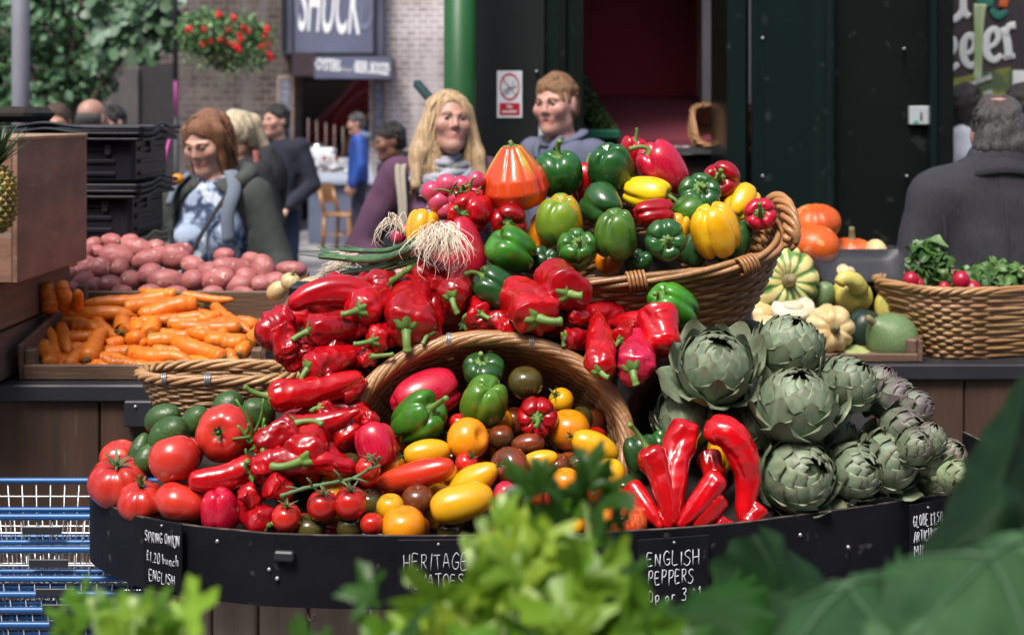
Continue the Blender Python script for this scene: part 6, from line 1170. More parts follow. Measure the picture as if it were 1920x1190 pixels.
squash(1486,460,90,60,M_cream,'cream and pale orange squash behind the striped one',4.05,(.3,-.3,1),8,.05); squash(1469,526,134,104,M_yel2,'large yellow and green striped squash facing forward behind the artichokes',3.82,(.05,-1,.12),14,.13,dim=.25,stem=.2,gcol=(.16,.42,.25))
squash(1645,478,60,44,M_cream,'cream ribbed squash behind the wrapped tray on the right',4.15,(.9,-.1,.3),8,.14); squash(1622,474,40,36,M_cream,'small cream gourd beside the flat orange pumpkin',4.2,(.2,0,1),6,.08); squash(1597,552,72,66,M_yel,'yellow warty crookneck gourd curled upward',3.85,(.3,-.4,.9),6,.07,lumpy=.09)
w = MB(); c = P(1590,528,3.80); w.tube(catmull([c+[.03,0,-.02],c+[.012,-.02,.005],c+[-.018,-.03,.012],c+[-.032,-.035,-.002]],12),np.linspace(.026,.016,12),12); tag(w.build('gourd_neck',M_yel),'curled yellow neck of gourd lying above the crookneck gourd','squash','squashes and gourds')
squash(1545,555,40,60,M_pg,'grey green gourd sliver beside the striped squash',3.84,(.2,-.2,1)); 
w = MB(); w.tube([P(1484,606,3.78),P(1486,588,3.76),P(1487,577,3.745),P(1487,573,3.74)],[.052,.056,.057,.055],26,flat=.72); o = w.build('cut_marrow',mat('marrow_white',(.66,.63,.50),(.56,.52,.36),scale=40,rough=.4)); tag(o,'white cut piece of marrow with an oval flat face above the artichokes','marrow','squashes and gourds')
w = MB(); w.tube([P(1488,573.5,3.739),P(1488,572.5,3.737)],.026,22,flat=.55); child(w.build('seed_core',M_cut),o)
squash(1556,616,94,84,M_cream,'cream pattypan squash with deep ribs facing forward above the artichokes',3.68,(.05,-1,.15),9,.18,dim=.2,stem=.25); squash(1618,620,72,86,M_dg,'dark green squash in the shade behind the round green one',3.76,(.2,-.2,1),8,.08); squash(1672,634,98,96,M_pg,'round grey green squash with a pointed stalk at its upper left',3.68,(-.72,-.45,.6),0,0,stem=.55,dim=-.16,pear=.1)
squash(1604,668,62,34,M_pale,'pale green pattypan squash low at the front edge of the crate',3.66,(0,-.4,1),10,.12); squash(1668,580,52,70,M_yel,'pale yellow warty gourd with knobbly top behind the round green squash',3.84,(-.3,-.1,1),7,.10,lumpy=.12); squash(1690,600,50,60,M_pale,'pale green knobbly gourd at the right side of the crate',3.86,(.4,-.1,.9),6,.10,lumpy=.12); squash(1425,590,60,50,M_cream,'pale orange squash behind the right globe artichoke',3.78,(0,-.4,1),7,.08); squash(1440,612,60,40,M_cream,'cream squash low behind the top right artichoke',3.74,(.3,-.4,.9))
squash(1388,590,56,46,M_aub,'dark shiny aubergine at the foot of the tray basket',3.55,(.7,-.3,.3),cat='aubergine',group=None,name='aubergine',dim=0); squash(1402,548,34,60,M_dg,'dark green courgette end at the foot of the tray basket',3.6,(.2,0,1),cat='courgette',group=None,name='courgette',dim=0); squash(1545,660,40,60,M_aub,'dark aubergine in the shade behind the top right artichoke',3.70,(.6,-.3,.4),cat='aubergine',group=None,name='aubergine',dim=0); squash(1582,520,44,54,M_cream,'tan squash between the pumpkins and the wrapped tray',3.95,(.3,-.2,.9)); squash(1630,560,60,60,M_dg,'dark squash under the wrapped tray',3.98,(0,0,1))
# wrapped tray
pkx = thing('wrapped_tray','black food tray wrapped in clear crinkled plastic film on the squashes','tray',P(1612,500,3.93))
A0 = np.array(axes((-.05,-.5,.85))); 
w = MB(); n = 15; xs_,ys_ = np.meshgrid(np.linspace(-.115,.115,n),np.linspace(-.06,.06,9)); zz = .018*((np.abs(xs_)/.115)**6+(np.abs(ys_)/.06)**6).clip(0,1.0)-.012; V = np.stack([xs_,ys_,zz],-1).reshape(-1,3); w.add(V,grid_faces(n,9)); w.add(V-[0,0,.004],grid_faces(n,9)[:,::-1]); w.box((0,0,-.025),(.19,.09,.022),bev=.006)
Rx = np.array(Matrix.Rotation(R(-38),3,'X')) if False else np.array(Matrix.Rotation(R(42),3,'X')); w.v = [v@Rx.T for v in w.v]; child0(w.build('tray',M_bplast),pkx)
def film_mat():
    m,t,b,new,link = nodes('plastic_film'); b.inputs['Base Color'].default_value = (.35,.36,.38,1); b.inputs['Roughness'].default_value = .15; b.inputs['Transmission Weight'].default_value = 0; b.inputs['Alpha'].default_value = .07; b.inputs['Specular IOR Level'].default_value = .5
    tc = new('ShaderNodeTexCoord'); nz = new('ShaderNodeTexNoise'); nz.inputs['Scale'].default_value = 26; nz.inputs['Detail'].default_value = 5; link(tc.outputs['Object'],nz.inputs[0]); bp = new('ShaderNodeBump'); bp.inputs['Strength'].default_value = .9; bp.inputs['Distance'].default_value = .02; link(nz.outputs['Fac'],bp.inputs['Height']); link(bp.outputs[0],b.inputs['Normal']); return m
w = MB(); n = 26; xs_,ys_ = np.meshgrid(np.linspace(-.15,.15,n),np.linspace(-.07,.07,14)); wv = Wave(31,26,8); pt = np.stack([xs_,ys_,0*xs_],-1).reshape(-1,3); V = pt.copy(); V[:,2] = .014+.006*wv(pt)+.03*np.clip((np.abs(pt[:,0])-.11)/.04,0,1)*np.sign(-pt[:,0])+.01*np.clip(np.abs(pt[:,0])-.1,0,1); V[:,1] *= 1-.55*np.clip((np.abs(pt[:,0])-.10)/.05,0,1); w.add(V,grid_faces(n,14)); w.v = [v@Rx.T for v in w.v]; child0(w.build('plastic_film',film_mat()),pkx)
# radish bunches in the right basket
M_rleaf = mat('radish_leaf',(1,1,1),(.8,.85,.7),scale=10,rough=.45,attr=True,bump=.3,bscale=30)
def leafy(mb,c,ext,n,s0,cols,seed,up=(0,-.5,.8),curl=.3):
    g = np.random.default_rng(seed)
    for i in range(n):
        d = g.normal(size=3); d /= np.linalg.norm(d); p = np.asarray(c)+d*np.asarray(ext)*g.uniform(.45,1.0); nr = d*.9+np.asarray(up)*.7+g.normal(size=3)*.3; A = axes(nr,g.uniform(0,6.28)); s = s0*g.uniform(.6,1.25); nu,nt = 5,8
        a,t = np.meshgrid(np.linspace(-1,1,nu),np.linspace(0,1,nt)); wd = .30*np.sin(np.clip(t*.9+.08,0,1)*np.pi)**.7*(1+.25*np.sin(t*17+i)); X = np.stack([a*wd,t-.5,-curl*(t-.4)**2*1.2+.12*np.abs(a)*np.sin(t*9+i)+.10*np.abs(a)],-1).reshape(-1,3)*s
        mb.add(X@A.T+p,grid_faces(nu,nt),np.array(cols[g.integers(len(cols))])*g.uniform(.75,1.25))
RC_ = [(.050,.125,.028),(.075,.165,.04),(.11,.21,.06),(.035,.09,.022),(.15,.25,.085)]
def rad_bunch(label,px,py,Y,ext,n,s0,seed,rads):
    b = thing('radish_bunch',label,'radishes',P(px,py,Y)); w = MB(); leafy(w,(0,0,0),ext,n,s0,RC_,seed); child0(w.build('leaves',M_rleaf,None,True),b)
    c0 = P(px,py,Y)
    for x,y,r in rads:
        m = MB(); th,ph = np.meshgrid(np.linspace(0,2*np.pi,18,endpoint=False),np.linspace(0,np.pi,12)); q = r*Y/F; V = np.stack([np.sin(ph)*np.cos(th)*q,np.sin(ph)*np.sin(th)*q,np.cos(ph)*q*1.15],-1).reshape(-1,3); m.add(V+P(x,y,Y-.07)-c0,grid_faces(18,12,True)[:,::-1]); child0(m.build('radish',mat('radish_red',(.42,.008,.03),(.34,.006,.03),rough=.3)),b)
rad_bunch('tall bunch of radish leaves standing at the left end of the wicker basket',1742,500,3.88,(.050,.05,.07),95,.075,51,[(1708,526,15),(1722,534,11),(1770,540,11)])
rad_bunch('wide bunch of crinkled radish leaves with red roots at the right edge',1862,530,3.86,(.105,.07,.055),210,.066,52,[(1802,526,16),(1823,545,17),(1812,535,10)])
rad_bunch('bunch of radish leaves mostly outside the right edge of the basket',1960,545,3.9,(.09,.07,.05),90,.066,53,[(1900,556,9)])
w = MB(); w.tube(catmull([P(1735,470,3.86),P(1738,455,3.86),P(1741,448,3.86)],6),[.002,.0015,.0006,.0006,.0005,.0004],5); tag(w.build('leaf_stalk',M_stem),'thin upright leaf stalk at the top of the tall radish bunch','stalk')
# ---- pineapple
pa = thing('pineapple','ripe pineapple with green crown at the left edge in front of the plywood box','pineapple',P(-8,436,3.10))
r_,h_ = .042,.072; w = MB(); th,ph = np.meshgrid(np.linspace(0,2*np.pi,20,endpoint=False),np.linspace(0,np.pi,14)); V = np.stack([np.sin(ph)**.8*np.cos(th)*r_,np.sin(ph)**.8*np.sin(th)*r_,np.cos(ph)*h_+h_],-1).reshape(-1,3); w.add(V,grid_faces(20,14,True)[:,::-1],(.25,.2,.1))
for j in range(13):
    for i in range(13):
        z = -.92+1.84*j/12; rr = r_*math.sqrt(max(0,1-abs(z)**2.6)); t = 2*np.pi*(i+.5*(j%2))/13; c_ = np.array([rr*math.cos(t),rr*math.sin(t),h_+z*h_]); A = axes((math.cos(t),math.sin(t),z*.5)); s = .0095; col = np.array((1.0,.85,.45))*random.uniform(.7,1.3) if random.random()<.7 else np.array((.55,.75,.3))
        V = np.array([[-1,0,0],[0,-1,0],[1,0,0],[0,1,0],[0,.1,.62]])*s; w.add(V@A.T+c_,[(0,1,4),(1,2,4),(2,3,4),(3,0,4)],col); w.tube([c_+A[:,2]*s*.5,c_+A[:,2]*s*.9+[0,0,.004]],[.0014,.0004],4,col=(.5,.35,.15))
child0(w.build('fruit',mat('pineapple_skin',(.34,.27,.10),(.20,.17,.07),scale=60,rough=.55,attr=True),None,False),pa)
w = MB(); g_ = np.random.default_rng(61)
for i in range(48):
    k_ = i/47; t = i*2.4; L = .05+.06*(1-abs(k_-.5)*1.2); o = (1-k_)*.7+.08; d = np.array([math.cos(t)*o,math.sin(t)*o,1.0]); d /= np.linalg.norm(d); b = np.array([0,0,2*h_-.006+.012*k_]); sd2 = np.array([-math.sin(t),math.cos(t),0]); u = np.linspace(0,1,6); cv = b+np.outer(u*L,d)+np.outer(u**2*L*.35*(1-k_),(math.cos(t),math.sin(t),-.5)); V = np.concatenate([[c+sd2*x*.009*(1-uu)**.7 + np.array([math.cos(t),math.sin(t),0])*(.002 if x==0 else 0)*-1 for x in (-1,0,1)] for c,uu in zip(cv,u)]); w.add(V,grid_faces(3,6),np.array((.05,.095,.035))*g_.uniform(.6,1.6))
child0(w.build('crown',M_leaf),pa)
# ================================================================== foreground greens (close to the camera)
M_cel = mat('celery_leaf',(1,1,1),(.82,.9,.7),scale=14,rough=.4,attr=True,sss=0.0); M_celst = mat('celery_stalk',(.36,.46,.17),(.24,.36,.09),scale=7,rough=.35,attr=True)
def transl(m,w):
    t = m.node_tree; b = t.nodes['Principled BSDF']; o = t.nodes['Material Output']; tr = t.nodes.new('ShaderNodeBsdfTranslucent'); mx = t.nodes.new('ShaderNodeMixShader'); mx.inputs[0].default_value = w
    for l in list(t.links):
        if l.to_socket == b.inputs['Base Color']: t.links.new(l.from_socket,tr.inputs[0])
    t.links.new(b.outputs[0],mx.inputs[1]); t.links.new(tr.outputs[0],mx.inputs[2]); t.links.new(mx.outputs[0],o.inputs[0])
transl(M_cel,.45); transl(M_leaf,.25); transl(M_rleaf,.2)
def lobed(mb,c,d,nrm,s,col,g,lobes=5,cup=.25):
    """a toothed, lobed leaflet from its foot c along d"""
    d = np.asarray(d,float); d /= np.linalg.norm(d); n_ = np.asarray(nrm,float); x = np.cross(d,n_); x /= max(np.linalg.norm(x),1e-6); n_ = np.cross(x,d); na = 41; a = np.linspace(-2.55,2.55,na)
    rr = .40+.52*np.abs(np.cos(a*lobes/2/1.02))**1.7+.10*np.cos(a*15+g.uniform(0,6)); rr *= 1-.22*(np.abs(a)/2.55)**2; V = [np.zeros(3)]
    for f in (.5,1.0):
        q = rr*f; zz = cup*q**2*np.sign(g.normal())+.10*q*np.sin(a*5+g.uniform(0,6)); V += [x*np.sin(a_)*q_+d*(np.cos(a_)*q_+.32)+n_*z_ for a_,q_,z_ in zip(a,q,zz)]
    V = np.array(V)*s; V[0] = d*.05*s
    Fc = [(0,i,i+1) for i in range(1,na)]+[(i,i+na,i+na+1,i+1) for i in range(1,na)]
    mb.add(V+c,Fc,col)
def celery(label,stalks,leaves,seed,base):
    g = np.random.default_rng(seed); o = thing('celery',label,'celery',base); bb = np.asarray(base)
    for pts,r in stalks:
        w = MB(); p = catmull(pts,22)-bb; w.tube(p,np.linspace(r,r*.6,22),10,flat=.8,col=np.array((1,1,1))*g.uniform(.85,1.15)); child0(w.build('stalk',M_celst),o)
    w = MB()
    for c,s,col,n,d0 in leaves:
        for i in range(max(2,int(n*.55))):
            d = np.asarray(d0)+g.normal(size=3)*[.65,.35,.55]; nr = np.array([g.normal()*.5,-.8,.65+g.normal()*.35]); lobed(w,np.asarray(c)-bb+g.normal(size=3)*s*.45,d,nr,s*g.uniform(.8,1.35),np.array(col)*g.uniform(.75,1.25),g)
    child0(w.build('leaves',M_cel,None,True),o)
LG,MG,DG,YG = (.23,.38,.030),(.12,.26,.020),(.035,.10,.010),(.36,.48,.045)
def pf(x,y,Y): return P(x,y,Y)
YC = .98
celery('bunch of bright green celery with toothed leaves in the centre foreground',
 [([pf(930,1500,YC),pf(905,1200,YC),pf(885,1060,YC+.03),pf(870,1010,YC+.05)],0.0079),([pf(960,1500,YC),pf(955,1150,YC),pf(948,1000,YC+.02),pf(942,930,YC+.04)],0.0079),([pf(860,1500,YC),pf(840,1250,YC),pf(815,1120,YC),pf(765,1085,YC-.02)],0.0086),([pf(900,1500,YC-.05),pf(880,1300,YC-.05),pf(850,1180,YC-.05),pf(842,1120,YC-.06)],0.0094),([pf(1000,1500,YC-.03),pf(1010,1250,YC-.03),pf(1020,1080,YC-.02),pf(1010,980,YC)],0.0079),([pf(800,1500,YC-.06),pf(790,1300,YC-.06),pf(770,1220,YC-.08)],0.0094),([pf(1090,1500,YC),pf(1100,1250,YC),pf(1120,1120,YC)],0.0072)],
 [(pf(1012,1023,YC),0.0248,YG,5,(0,-.2,1)),(pf(945,1003,YC),0.0179,LG,4,(0,-.2,.6)),(pf(905,1068,YC),0.0206,LG,5,(-.2,-.2,.7)),(pf(1055,1103,YC-.03),0.0316,LG,9,(.3,-.2,.4)),(pf(1000,1098,YC-.04),0.0289,YG,8,(0,-.2,.5)),(pf(930,1138,YC-.04),0.0289,LG,9,(-.3,-.2,.3)),(pf(1110,1168,YC-.04),0.0316,MG,9,(.5,-.2,0)),(pf(1040,1198,YC-.06),0.0316,LG,9,(.2,-.2,-.2)),(pf(960,1218,YC-.07),0.0316,MG,9,(0,-.2,0)),(pf(870,1188,YC-.06),0.0275,YG,8,(-.2,-.2,.1)),(pf(780,1168,YC-.05),0.0248,LG,6,(-.4,-.2,.3)),(pf(700,1198,YC-.06),0.0289,DG,8,(-.9,-.1,.2)),(pf(760,1228,YC-.08),0.0303,MG,9,(-.4,-.2,0)),(pf(1150,1228,YC-.06),0.0316,MG,9,(.5,-.2,.1)),(pf(1190,1208,YC-.05),0.0248,DG,5,(.5,-.2,.1)),(pf(830,1248,YC-.09),0.0316,LG,9,(0,-.2,.2)),(pf(1080,1258,YC-.08),0.0330,MG,9,(.1,-.2,.2))],71,P(950,1500,YC))
celery('tall dark celery leaf standing before the spilled tomatoes in the centre',
 [([pf(1105,1500,YC+.1),pf(1108,1200,YC+.1),pf(1105,1010,YC+.1),pf(1092,900,YC+.1)],0.0043),([pf(1120,1200,YC+.1),pf(1140,1050,YC+.1),pf(1150,940,YC+.1)],0.0029)],
 [(pf(1085,953,YC+.1),0.0275,DG,4,(0,-.1,1)),(pf(1060,928,YC+.1),0.0234,DG,3,(-.7,-.1,.6)),(pf(1105,918,YC+.1),0.0206,DG,3,(.5,-.1,.6)),(pf(1100,998,YC+.1),0.0234,MG,4,(.2,-.1,.4)),(pf(1145,1003,YC+.1),0.0179,DG,3,(.2,-.1,.8)),(pf(1105,1058,YC+.1),0.0261,DG,5,(.2,-.1,.4)),(pf(1130,1108,YC+.08),0.0248,MG,5,(.4,-.1,.2)),(pf(1165,1148,YC+.06),0.0234,DG,5,(.6,-.1,.2))],72,P(1105,1500,YC+.1))
YL_ = .95; LS = 1
celery('bright green celery sprig in the lower left foreground',
 [([pf(300,1500,YL_),pf(270,1260,YL_),pf(250,1120,YL_)],.008),([pf(340,1500,YL_),pf(330,1280,YL_),pf(320,1180,YL_)],.008),([pf(230,1500,YL_),pf(200,1250,YL_),pf(170,1120,YL_)],.006)],
 [(pf(255,1138,YL_),0.0216,MG,4,(0,-.1,1)),(pf(195,1152,YL_),0.0230,MG,5,(-.5,-.1,.3)),(pf(125,1190,YL_),0.0187,MG,4,(-.5,-.1,.0)),(pf(248,1200,YL_-.02),0.0259,LG,7,(0,-.2,.3)),(pf(313,1196,YL_-.02),0.0216,MG,5,(.4,-.2,.3)),(pf(278,1246,YL_-.03),0.0259,LG,8,(.2,-.2,.2)),(pf(338,1246,YL_-.02),0.0216,LG,5,(.5,-.2,.1)),(pf(220,1240,YL_-.03),0.0245,LG,6,(-.2,-.2,.1))],73,P(280,1500,YL_))
# big dark cabbage leaves at the right
M_cab = mat('cabbage_leaf',(.034,.082,.030),(.017,.048,.019),scale=20,rough=.65,spec=.1,bump=.5,bscale=26,attr=True,c3=(.055,.115,.05),s3=16,t3=.6); M_dleaf = mat('dark_leaf',(.011,.030,.011),(.007,.019,.008),scale=12,rough=.6,spec=.08,bump=.4,bscale=18,attr=True)
def big_leaf(name,label,ctr,edge,m,Y,bulge,seed,vein=True,col=(1,1,1)):
    """a broad cupped leaf: outline of photo points each with its own distance, filled towards a raised centre"""
    g = np.random.default_rng(seed); e = catmull([P(x,y,Y+dy) for x,y,dy in edge+[edge[0]]],72)[:-1]; c = P(ctr[0],ctr[1],Y+ctr[2]); n = len(e); V = [];
    wv = Wave(seed,20,8); nrm = np.cross(e[n//4]-c,e[0]-c); nrm /= np.linalg.norm(nrm); nrm *= -np.sign(nrm[1]) or 1
    fr = np.linspace(.02,1,16)
    for f in fr:
        p = c+(e-c)*f; q = p+nrm*((bulge*(1-f**2))+(.015*wv(p)*f+.008*wv(p*2.3)*f)+(.010*np.sin(np.arange(n)*.9+seed)*f**6))[:,None]; V.append(q)
    V = np.concatenate(V); cc = np.ones((len(V),3))*np.asarray(col); w = MB(); w.add(V,grid_faces(n,16,True),cc); w.add([c+nrm*bulge]+[v for v in V[:n]],[(0,1+i,1+(i+1)%n) for i in range(n)],cc[:n+1]); w.add(V-nrm*.0018,grid_faces(n,16,True)[:,::-1],cc*.9)
    o = thing(name,label,'leaf',c); q = w.build('blade',m); child(q,o)
    if vein:
        w = MB()
        for i in (0,n//7,n//3,n//2+3,int(n*.72),int(n*.88)):
            pts = [V[int(k)*n+i]+nrm*.0015 for k in np.linspace(0,13,9)]; w.tube(np.array(pts),np.linspace(.0015,.0005,9),6)
        child(w.build('veins',mat('leaf_vein',(.050,.115,.045),(.035,.085,.035),rough=.5)),o)
big_leaf('dark_leaf','large very dark green leaf hanging in from the right edge above the pale cabbage leaves',(1850,930,0),[(1925,690,.05),(1990,760,.1),(2020,1000,.05),(1900,1040,-.05),(1800,1075,-.06),(1722,1075,-.04),(1722,1040,-.02),(1770,960,0),(1800,890,.02),(1830,830,.03),(1880,760,.04)],M_dleaf,.98,.03,81,False)
big_leaf('dark_leaf','dark arched leaf in the lower right foreground in front of the kerb',(1430,1090,0),[(1405,998,.0),(1440,990,.02),(1500,1045,.02),(1570,1110,.0),(1600,1160,-.02),(1500,1230,-.06),(1380,1230,-.05),(1290,1200,-.02),(1330,1110,0),(1365,1040,0)],M_dleaf,1.08,.03,82,False,(1.0,1.1,.9))
big_leaf('dark_leaf','olive green leaf lying low in front of the arched dark one',(1330,1160,0),[(1250,1170,0),(1330,1120,.02),(1400,1105,.02),(1440,1140,0),(1440,1230,-.03),(1230,1240,-.03)],M_dleaf,1.02,.02,83,False,(1.4,1.9,.9))
big_leaf('cabbage_leaf','pale green cabbage leaf at the bottom right corner',(1830,1150,0),[(1650,1090,.02),(1720,1075,.04),(1760,1100,.04),(1800,1060,.05),(1880,1010,.06),(1960,1000,.06),(2000,1120,0),(1980,1300,-.06),(1800,1320,-.08),(1650,1250,-.03)],M_cab,.88,.035,84)
big_leaf('cabbage_leaf','broad grey green cabbage leaf along the bottom right foreground',(1600,1180,0),[(1440,1170,.02),(1500,1140,.03),(1570,1130,.03),(1620,1100,.03),(1660,1070,.04),(1690,1090,.03),(1720,1170,0),(1740,1300,-.06),(1560,1320,-.08),(1420,1260,-.03)],M_cab,.90,.03,85)
big_leaf('cabbage_leaf','small upright cabbage leaf between the two larger pale ones',(1690,1110,0),[(1655,1078,.02),(1690,1060,.02),(1740,1085,.02),(1750,1150,0),(1700,1230,-.03),(1650,1180,0)],M_cab,.95,.015,86,True,(.8,.9,.8))
# ================================================================== people: smooth bodies meshed from blended limbs
class Field:
    def __init__(s, xs, ys, zs): s.g = (np.asarray(xs),np.asarray(ys),np.asarray(zs)); s.F = np.full((len(xs),len(ys),len(zs)),.5,np.float32)
    def blk(s, lo, hi):
        sl = []
        for g,a,b in zip(s.g,lo,hi):
            i,j = np.searchsorted(g,a),np.searchsorted(g,b); sl.append(slice(max(i-1,0),min(j+1,len(g))))
        return tuple(sl)
    def pts(s, sl):
        x,y,z = [g[q] for g,q in zip(s.g,sl)]; return x[:,None,None],y[None,:,None],z[None,None,:]
    def put(s, sl, d, k, op):
        f = s.F[sl]
        if op == '+': h = np.maximum(k-np.abs(f-d),0)/k; s.F[sl] = np.minimum(f,d)-h*h*k*.25
        elif op == '-': d = -d; h = np.maximum(k-np.abs(f-d),0)/k; s.F[sl] = np.maximum(f,d)+h*h*k*.25
        else: s.F[sl] = np.maximum(f,d)
    def cone(s, a, b, r1, r2, k=.03, op='+'):
        a,b = np.asarray(a,float),np.asarray(b,float); m = max(r1,r2)+k+.03; sl = s.blk(np.minimum(a,b)-m,np.maximum(a,b)+m); x,y,z = s.pts(sl); d = b-a; L = max(d@d,1e-9)
        t = np.clip(((x-a[0])*d[0]+(y-a[1])*d[1]+(z-a[2])*d[2])/L,0,1); q = np.sqrt((x-a[0]-t*d[0])**2+(y-a[1]-t*d[1])**2+(z-a[2]-t*d[2])**2)-(r1+(r2-r1)*t); s.put(sl,q,k,op); return s
    def ell(s, c, r, Rm=None, k=.03, op='+'):
        c,r = np.asarray(c,float),np.asarray(r,float); m = r.max()+k+.03; sl = s.blk(c-m,c+m); x,y,z = s.pts(sl); x,y,z = x-c[0],y-c[1],z-c[2]
        if Rm is not None: x,y,z = [x*Rm[0,i]+y*Rm[1,i]+z*Rm[2,i] for i in range(3)]
        n = np.sqrt((x/r[0])**2+(y/r[1])**2+(z/r[2])**2); n2 = np.sqrt((x/r[0]**2)**2+(y/r[1]**2)**2+(z/r[2]**2)**2); q = n*(n-1)/np.maximum(n2,1e-6); s.put(sl,q,k,op); return s
    def plane(s, n, d):                         # keep the side where n.p < d
        x,y,z = s.pts((slice(None),)*3); s.F = np.maximum(s.F,(x*n[0]+y*n[1]+z*n[2]-d).astype(np.float32)); return s
    def noise(s, seed, sc, amp, ridge=False):
        x,y,z = s.pts((slice(None),)*3); g = np.random.default_rng(seed); m = np.abs(s.F)<.05; X = np.stack([np.broadcast_to(q,s.F.shape)[m] for q in (x,y,z)],-1); w = np.zeros(len(X))
        for i in range(6): k = g.normal(size=3)*sc; w += np.sin(X@k+g.uniform(0,6))
        w /= 3; s.F[m] += (amp*(np.abs(w) if ridge else w)).astype(np.float32); return s
    def mesh(s):
        F = s.F; I = F<0; nx,ny,nz = F.shape; C = np.zeros((nx-1,ny-1,nz-1),int)
        for a in (0,1):
            for b in (0,1):
                for c in (0,1): C += I[a:nx-1+a,b:ny-1+b,c:nz-1+c]
        act = (C>0)&(C<8); idx = -np.ones(act.shape,int); ci = np.argwhere(act); idx[act] = np.arange(len(ci)); acc = np.zeros((len(ci),3)); cnt = np.zeros(len(ci)); G = s.g
        cs = [np.array(q) for q in ((0,0,0),(1,0,0),(0,1,0),(1,1,0),(0,0,1),(1,0,1),(0,1,1),(1,1,1))]
        for i in range(8):
            for ax in range(3):
                if cs[i][ax]: continue
                A = ci+cs[i]; B = A.copy(); B[:,ax] += 1; fa,fb = F[tuple(A.T)],F[tuple(B.T)]; m = (fa<0)!=(fb<0); t = np.where(m,fa/np.where(m,fa-fb,1),0); p = np.stack([G[d][A[:,d]] for d in range(3)],1).astype(float); p[:,ax] += t*(G[ax][B[:,ax]]-G[ax][A[:,ax]]); acc += p*m[:,None]; cnt += m
        V = acc/np.maximum(cnt,1)[:,None]; Q = []
        for ax in range(3):
            o = [(0,1,2),(1,2,0),(2,0,1)][ax]; b,c = o[1],o[2]; sl0 = [slice(1,-1)]*3; sl0[ax] = slice(0,-1); sl1 = [slice(1,-1)]*3; sl1[ax] = slice(1,None)
            a0,a1 = I[tuple(sl0)],I[tuple(sl1)]; e = np.argwhere(a0!=a1); 
            if not len(e): continue
            fl = a0[tuple(e.T)]; base = e+1; base[:,ax] -= 1
            def cell(db,dc):
                q = base.copy(); q[:,b] -= db; q[:,c] -= dc; return idx[tuple(q.T)]
            q = np.stack([cell(1,1),cell(0,1),cell(0,0),cell(1,0)],1); q[~fl] = q[~fl][:,::-1]; Q.append(q)
        return V,(np.concatenate(Q) if Q else np.zeros((0,4),int))
def gridax(lo,hi,step,fines=()):
    """an axis with coarse steps and fine zones (lo, hi, step)"""
    out = [lo]
    while out[-1] < hi:
        st = step
        for a,b,f in fines:
            if a-step*.9 <= out[-1] < b: st = min(st,f)
        out.append(out[-1]+st)
    return np.array(out)
def hand_mesh(wrist,d,palm,sc,curl,left,fine=.0032):
    """palm, four unequal bent fingers and a thumb from the side of the palm"""
    d = np.asarray(d,float); d /= np.linalg.norm(d); pn = np.asarray(palm,float); pn -= d*(pn@d); pn /= np.linalg.norm(pn); sd_ = np.cross(d,pn)*(1 if left else -1)
    M = np.stack([sd_,pn,d],1)                  # local x: towards the thumb, y: palm side, z: finger direction
    x = np.arange(-.062,.078,fine); y = np.arange(-.03,.085,fine); z = np.arange(-.05,.20,fine); f = Field(x,y,z)
    f.cone((0,0,-.04),(0,0,.01),.024,.024,.02); f.ell((0,.0,.045),(.042,.016,.05),None,.02)
    for i,(fx,L) in enumerate(((.030,.070),(.010,.078),(-.011,.073),(-.031,.058))):
        p = np.array([fx,0,.085]); a = .10+.08*i; st = [L*.46,L*.31,L*.23]; r = .0092
        for q,l in enumerate(st):
            a += curl*(.75 if q==0 else 1.0)*(1+.10*i); n = p+np.array([fx*.10*(q==0),math.sin(a)*l,math.cos(a)*l]); f.cone(p,n,r,r*.92,.006); p = n; r *= .92
    f.cone((.030,.004,.018),(.052,.016,.055),.014,.0105,.012); f.cone((.052,.016,.055),(.050-.01*curl,.030,.088),.0105,.0085,.006)
    V,Q = f.mesh(); return (V*sc)@M.T+np.asarray(wrist),Q
M_skin = {}
def skin(c):
    n = f'skin_{c[0]:.2f}_{c[1]:.2f}'; return mat(n,c,tuple(x*.88 for x in c),scale=9,rough=.5,bump=.08,bscale=90,attr=True,sss=.08,contrast=(.2,.8))
def hairm(name,c1,c2): return mat(name,c1,c2,scale=11,rough=.42,stretch=(22,22,3.0),bump=.7,bscale=16,contrast=(.3,.7),attr=True,bdist=.01)
def fabric(name,c1,c2=None,**k): return mat(name,c1,c2,scale=k.pop('scale',4),rough=k.pop('rough',.85),bump=k.pop('bump',.35),bscale=k.pop('bscale',140),**k)
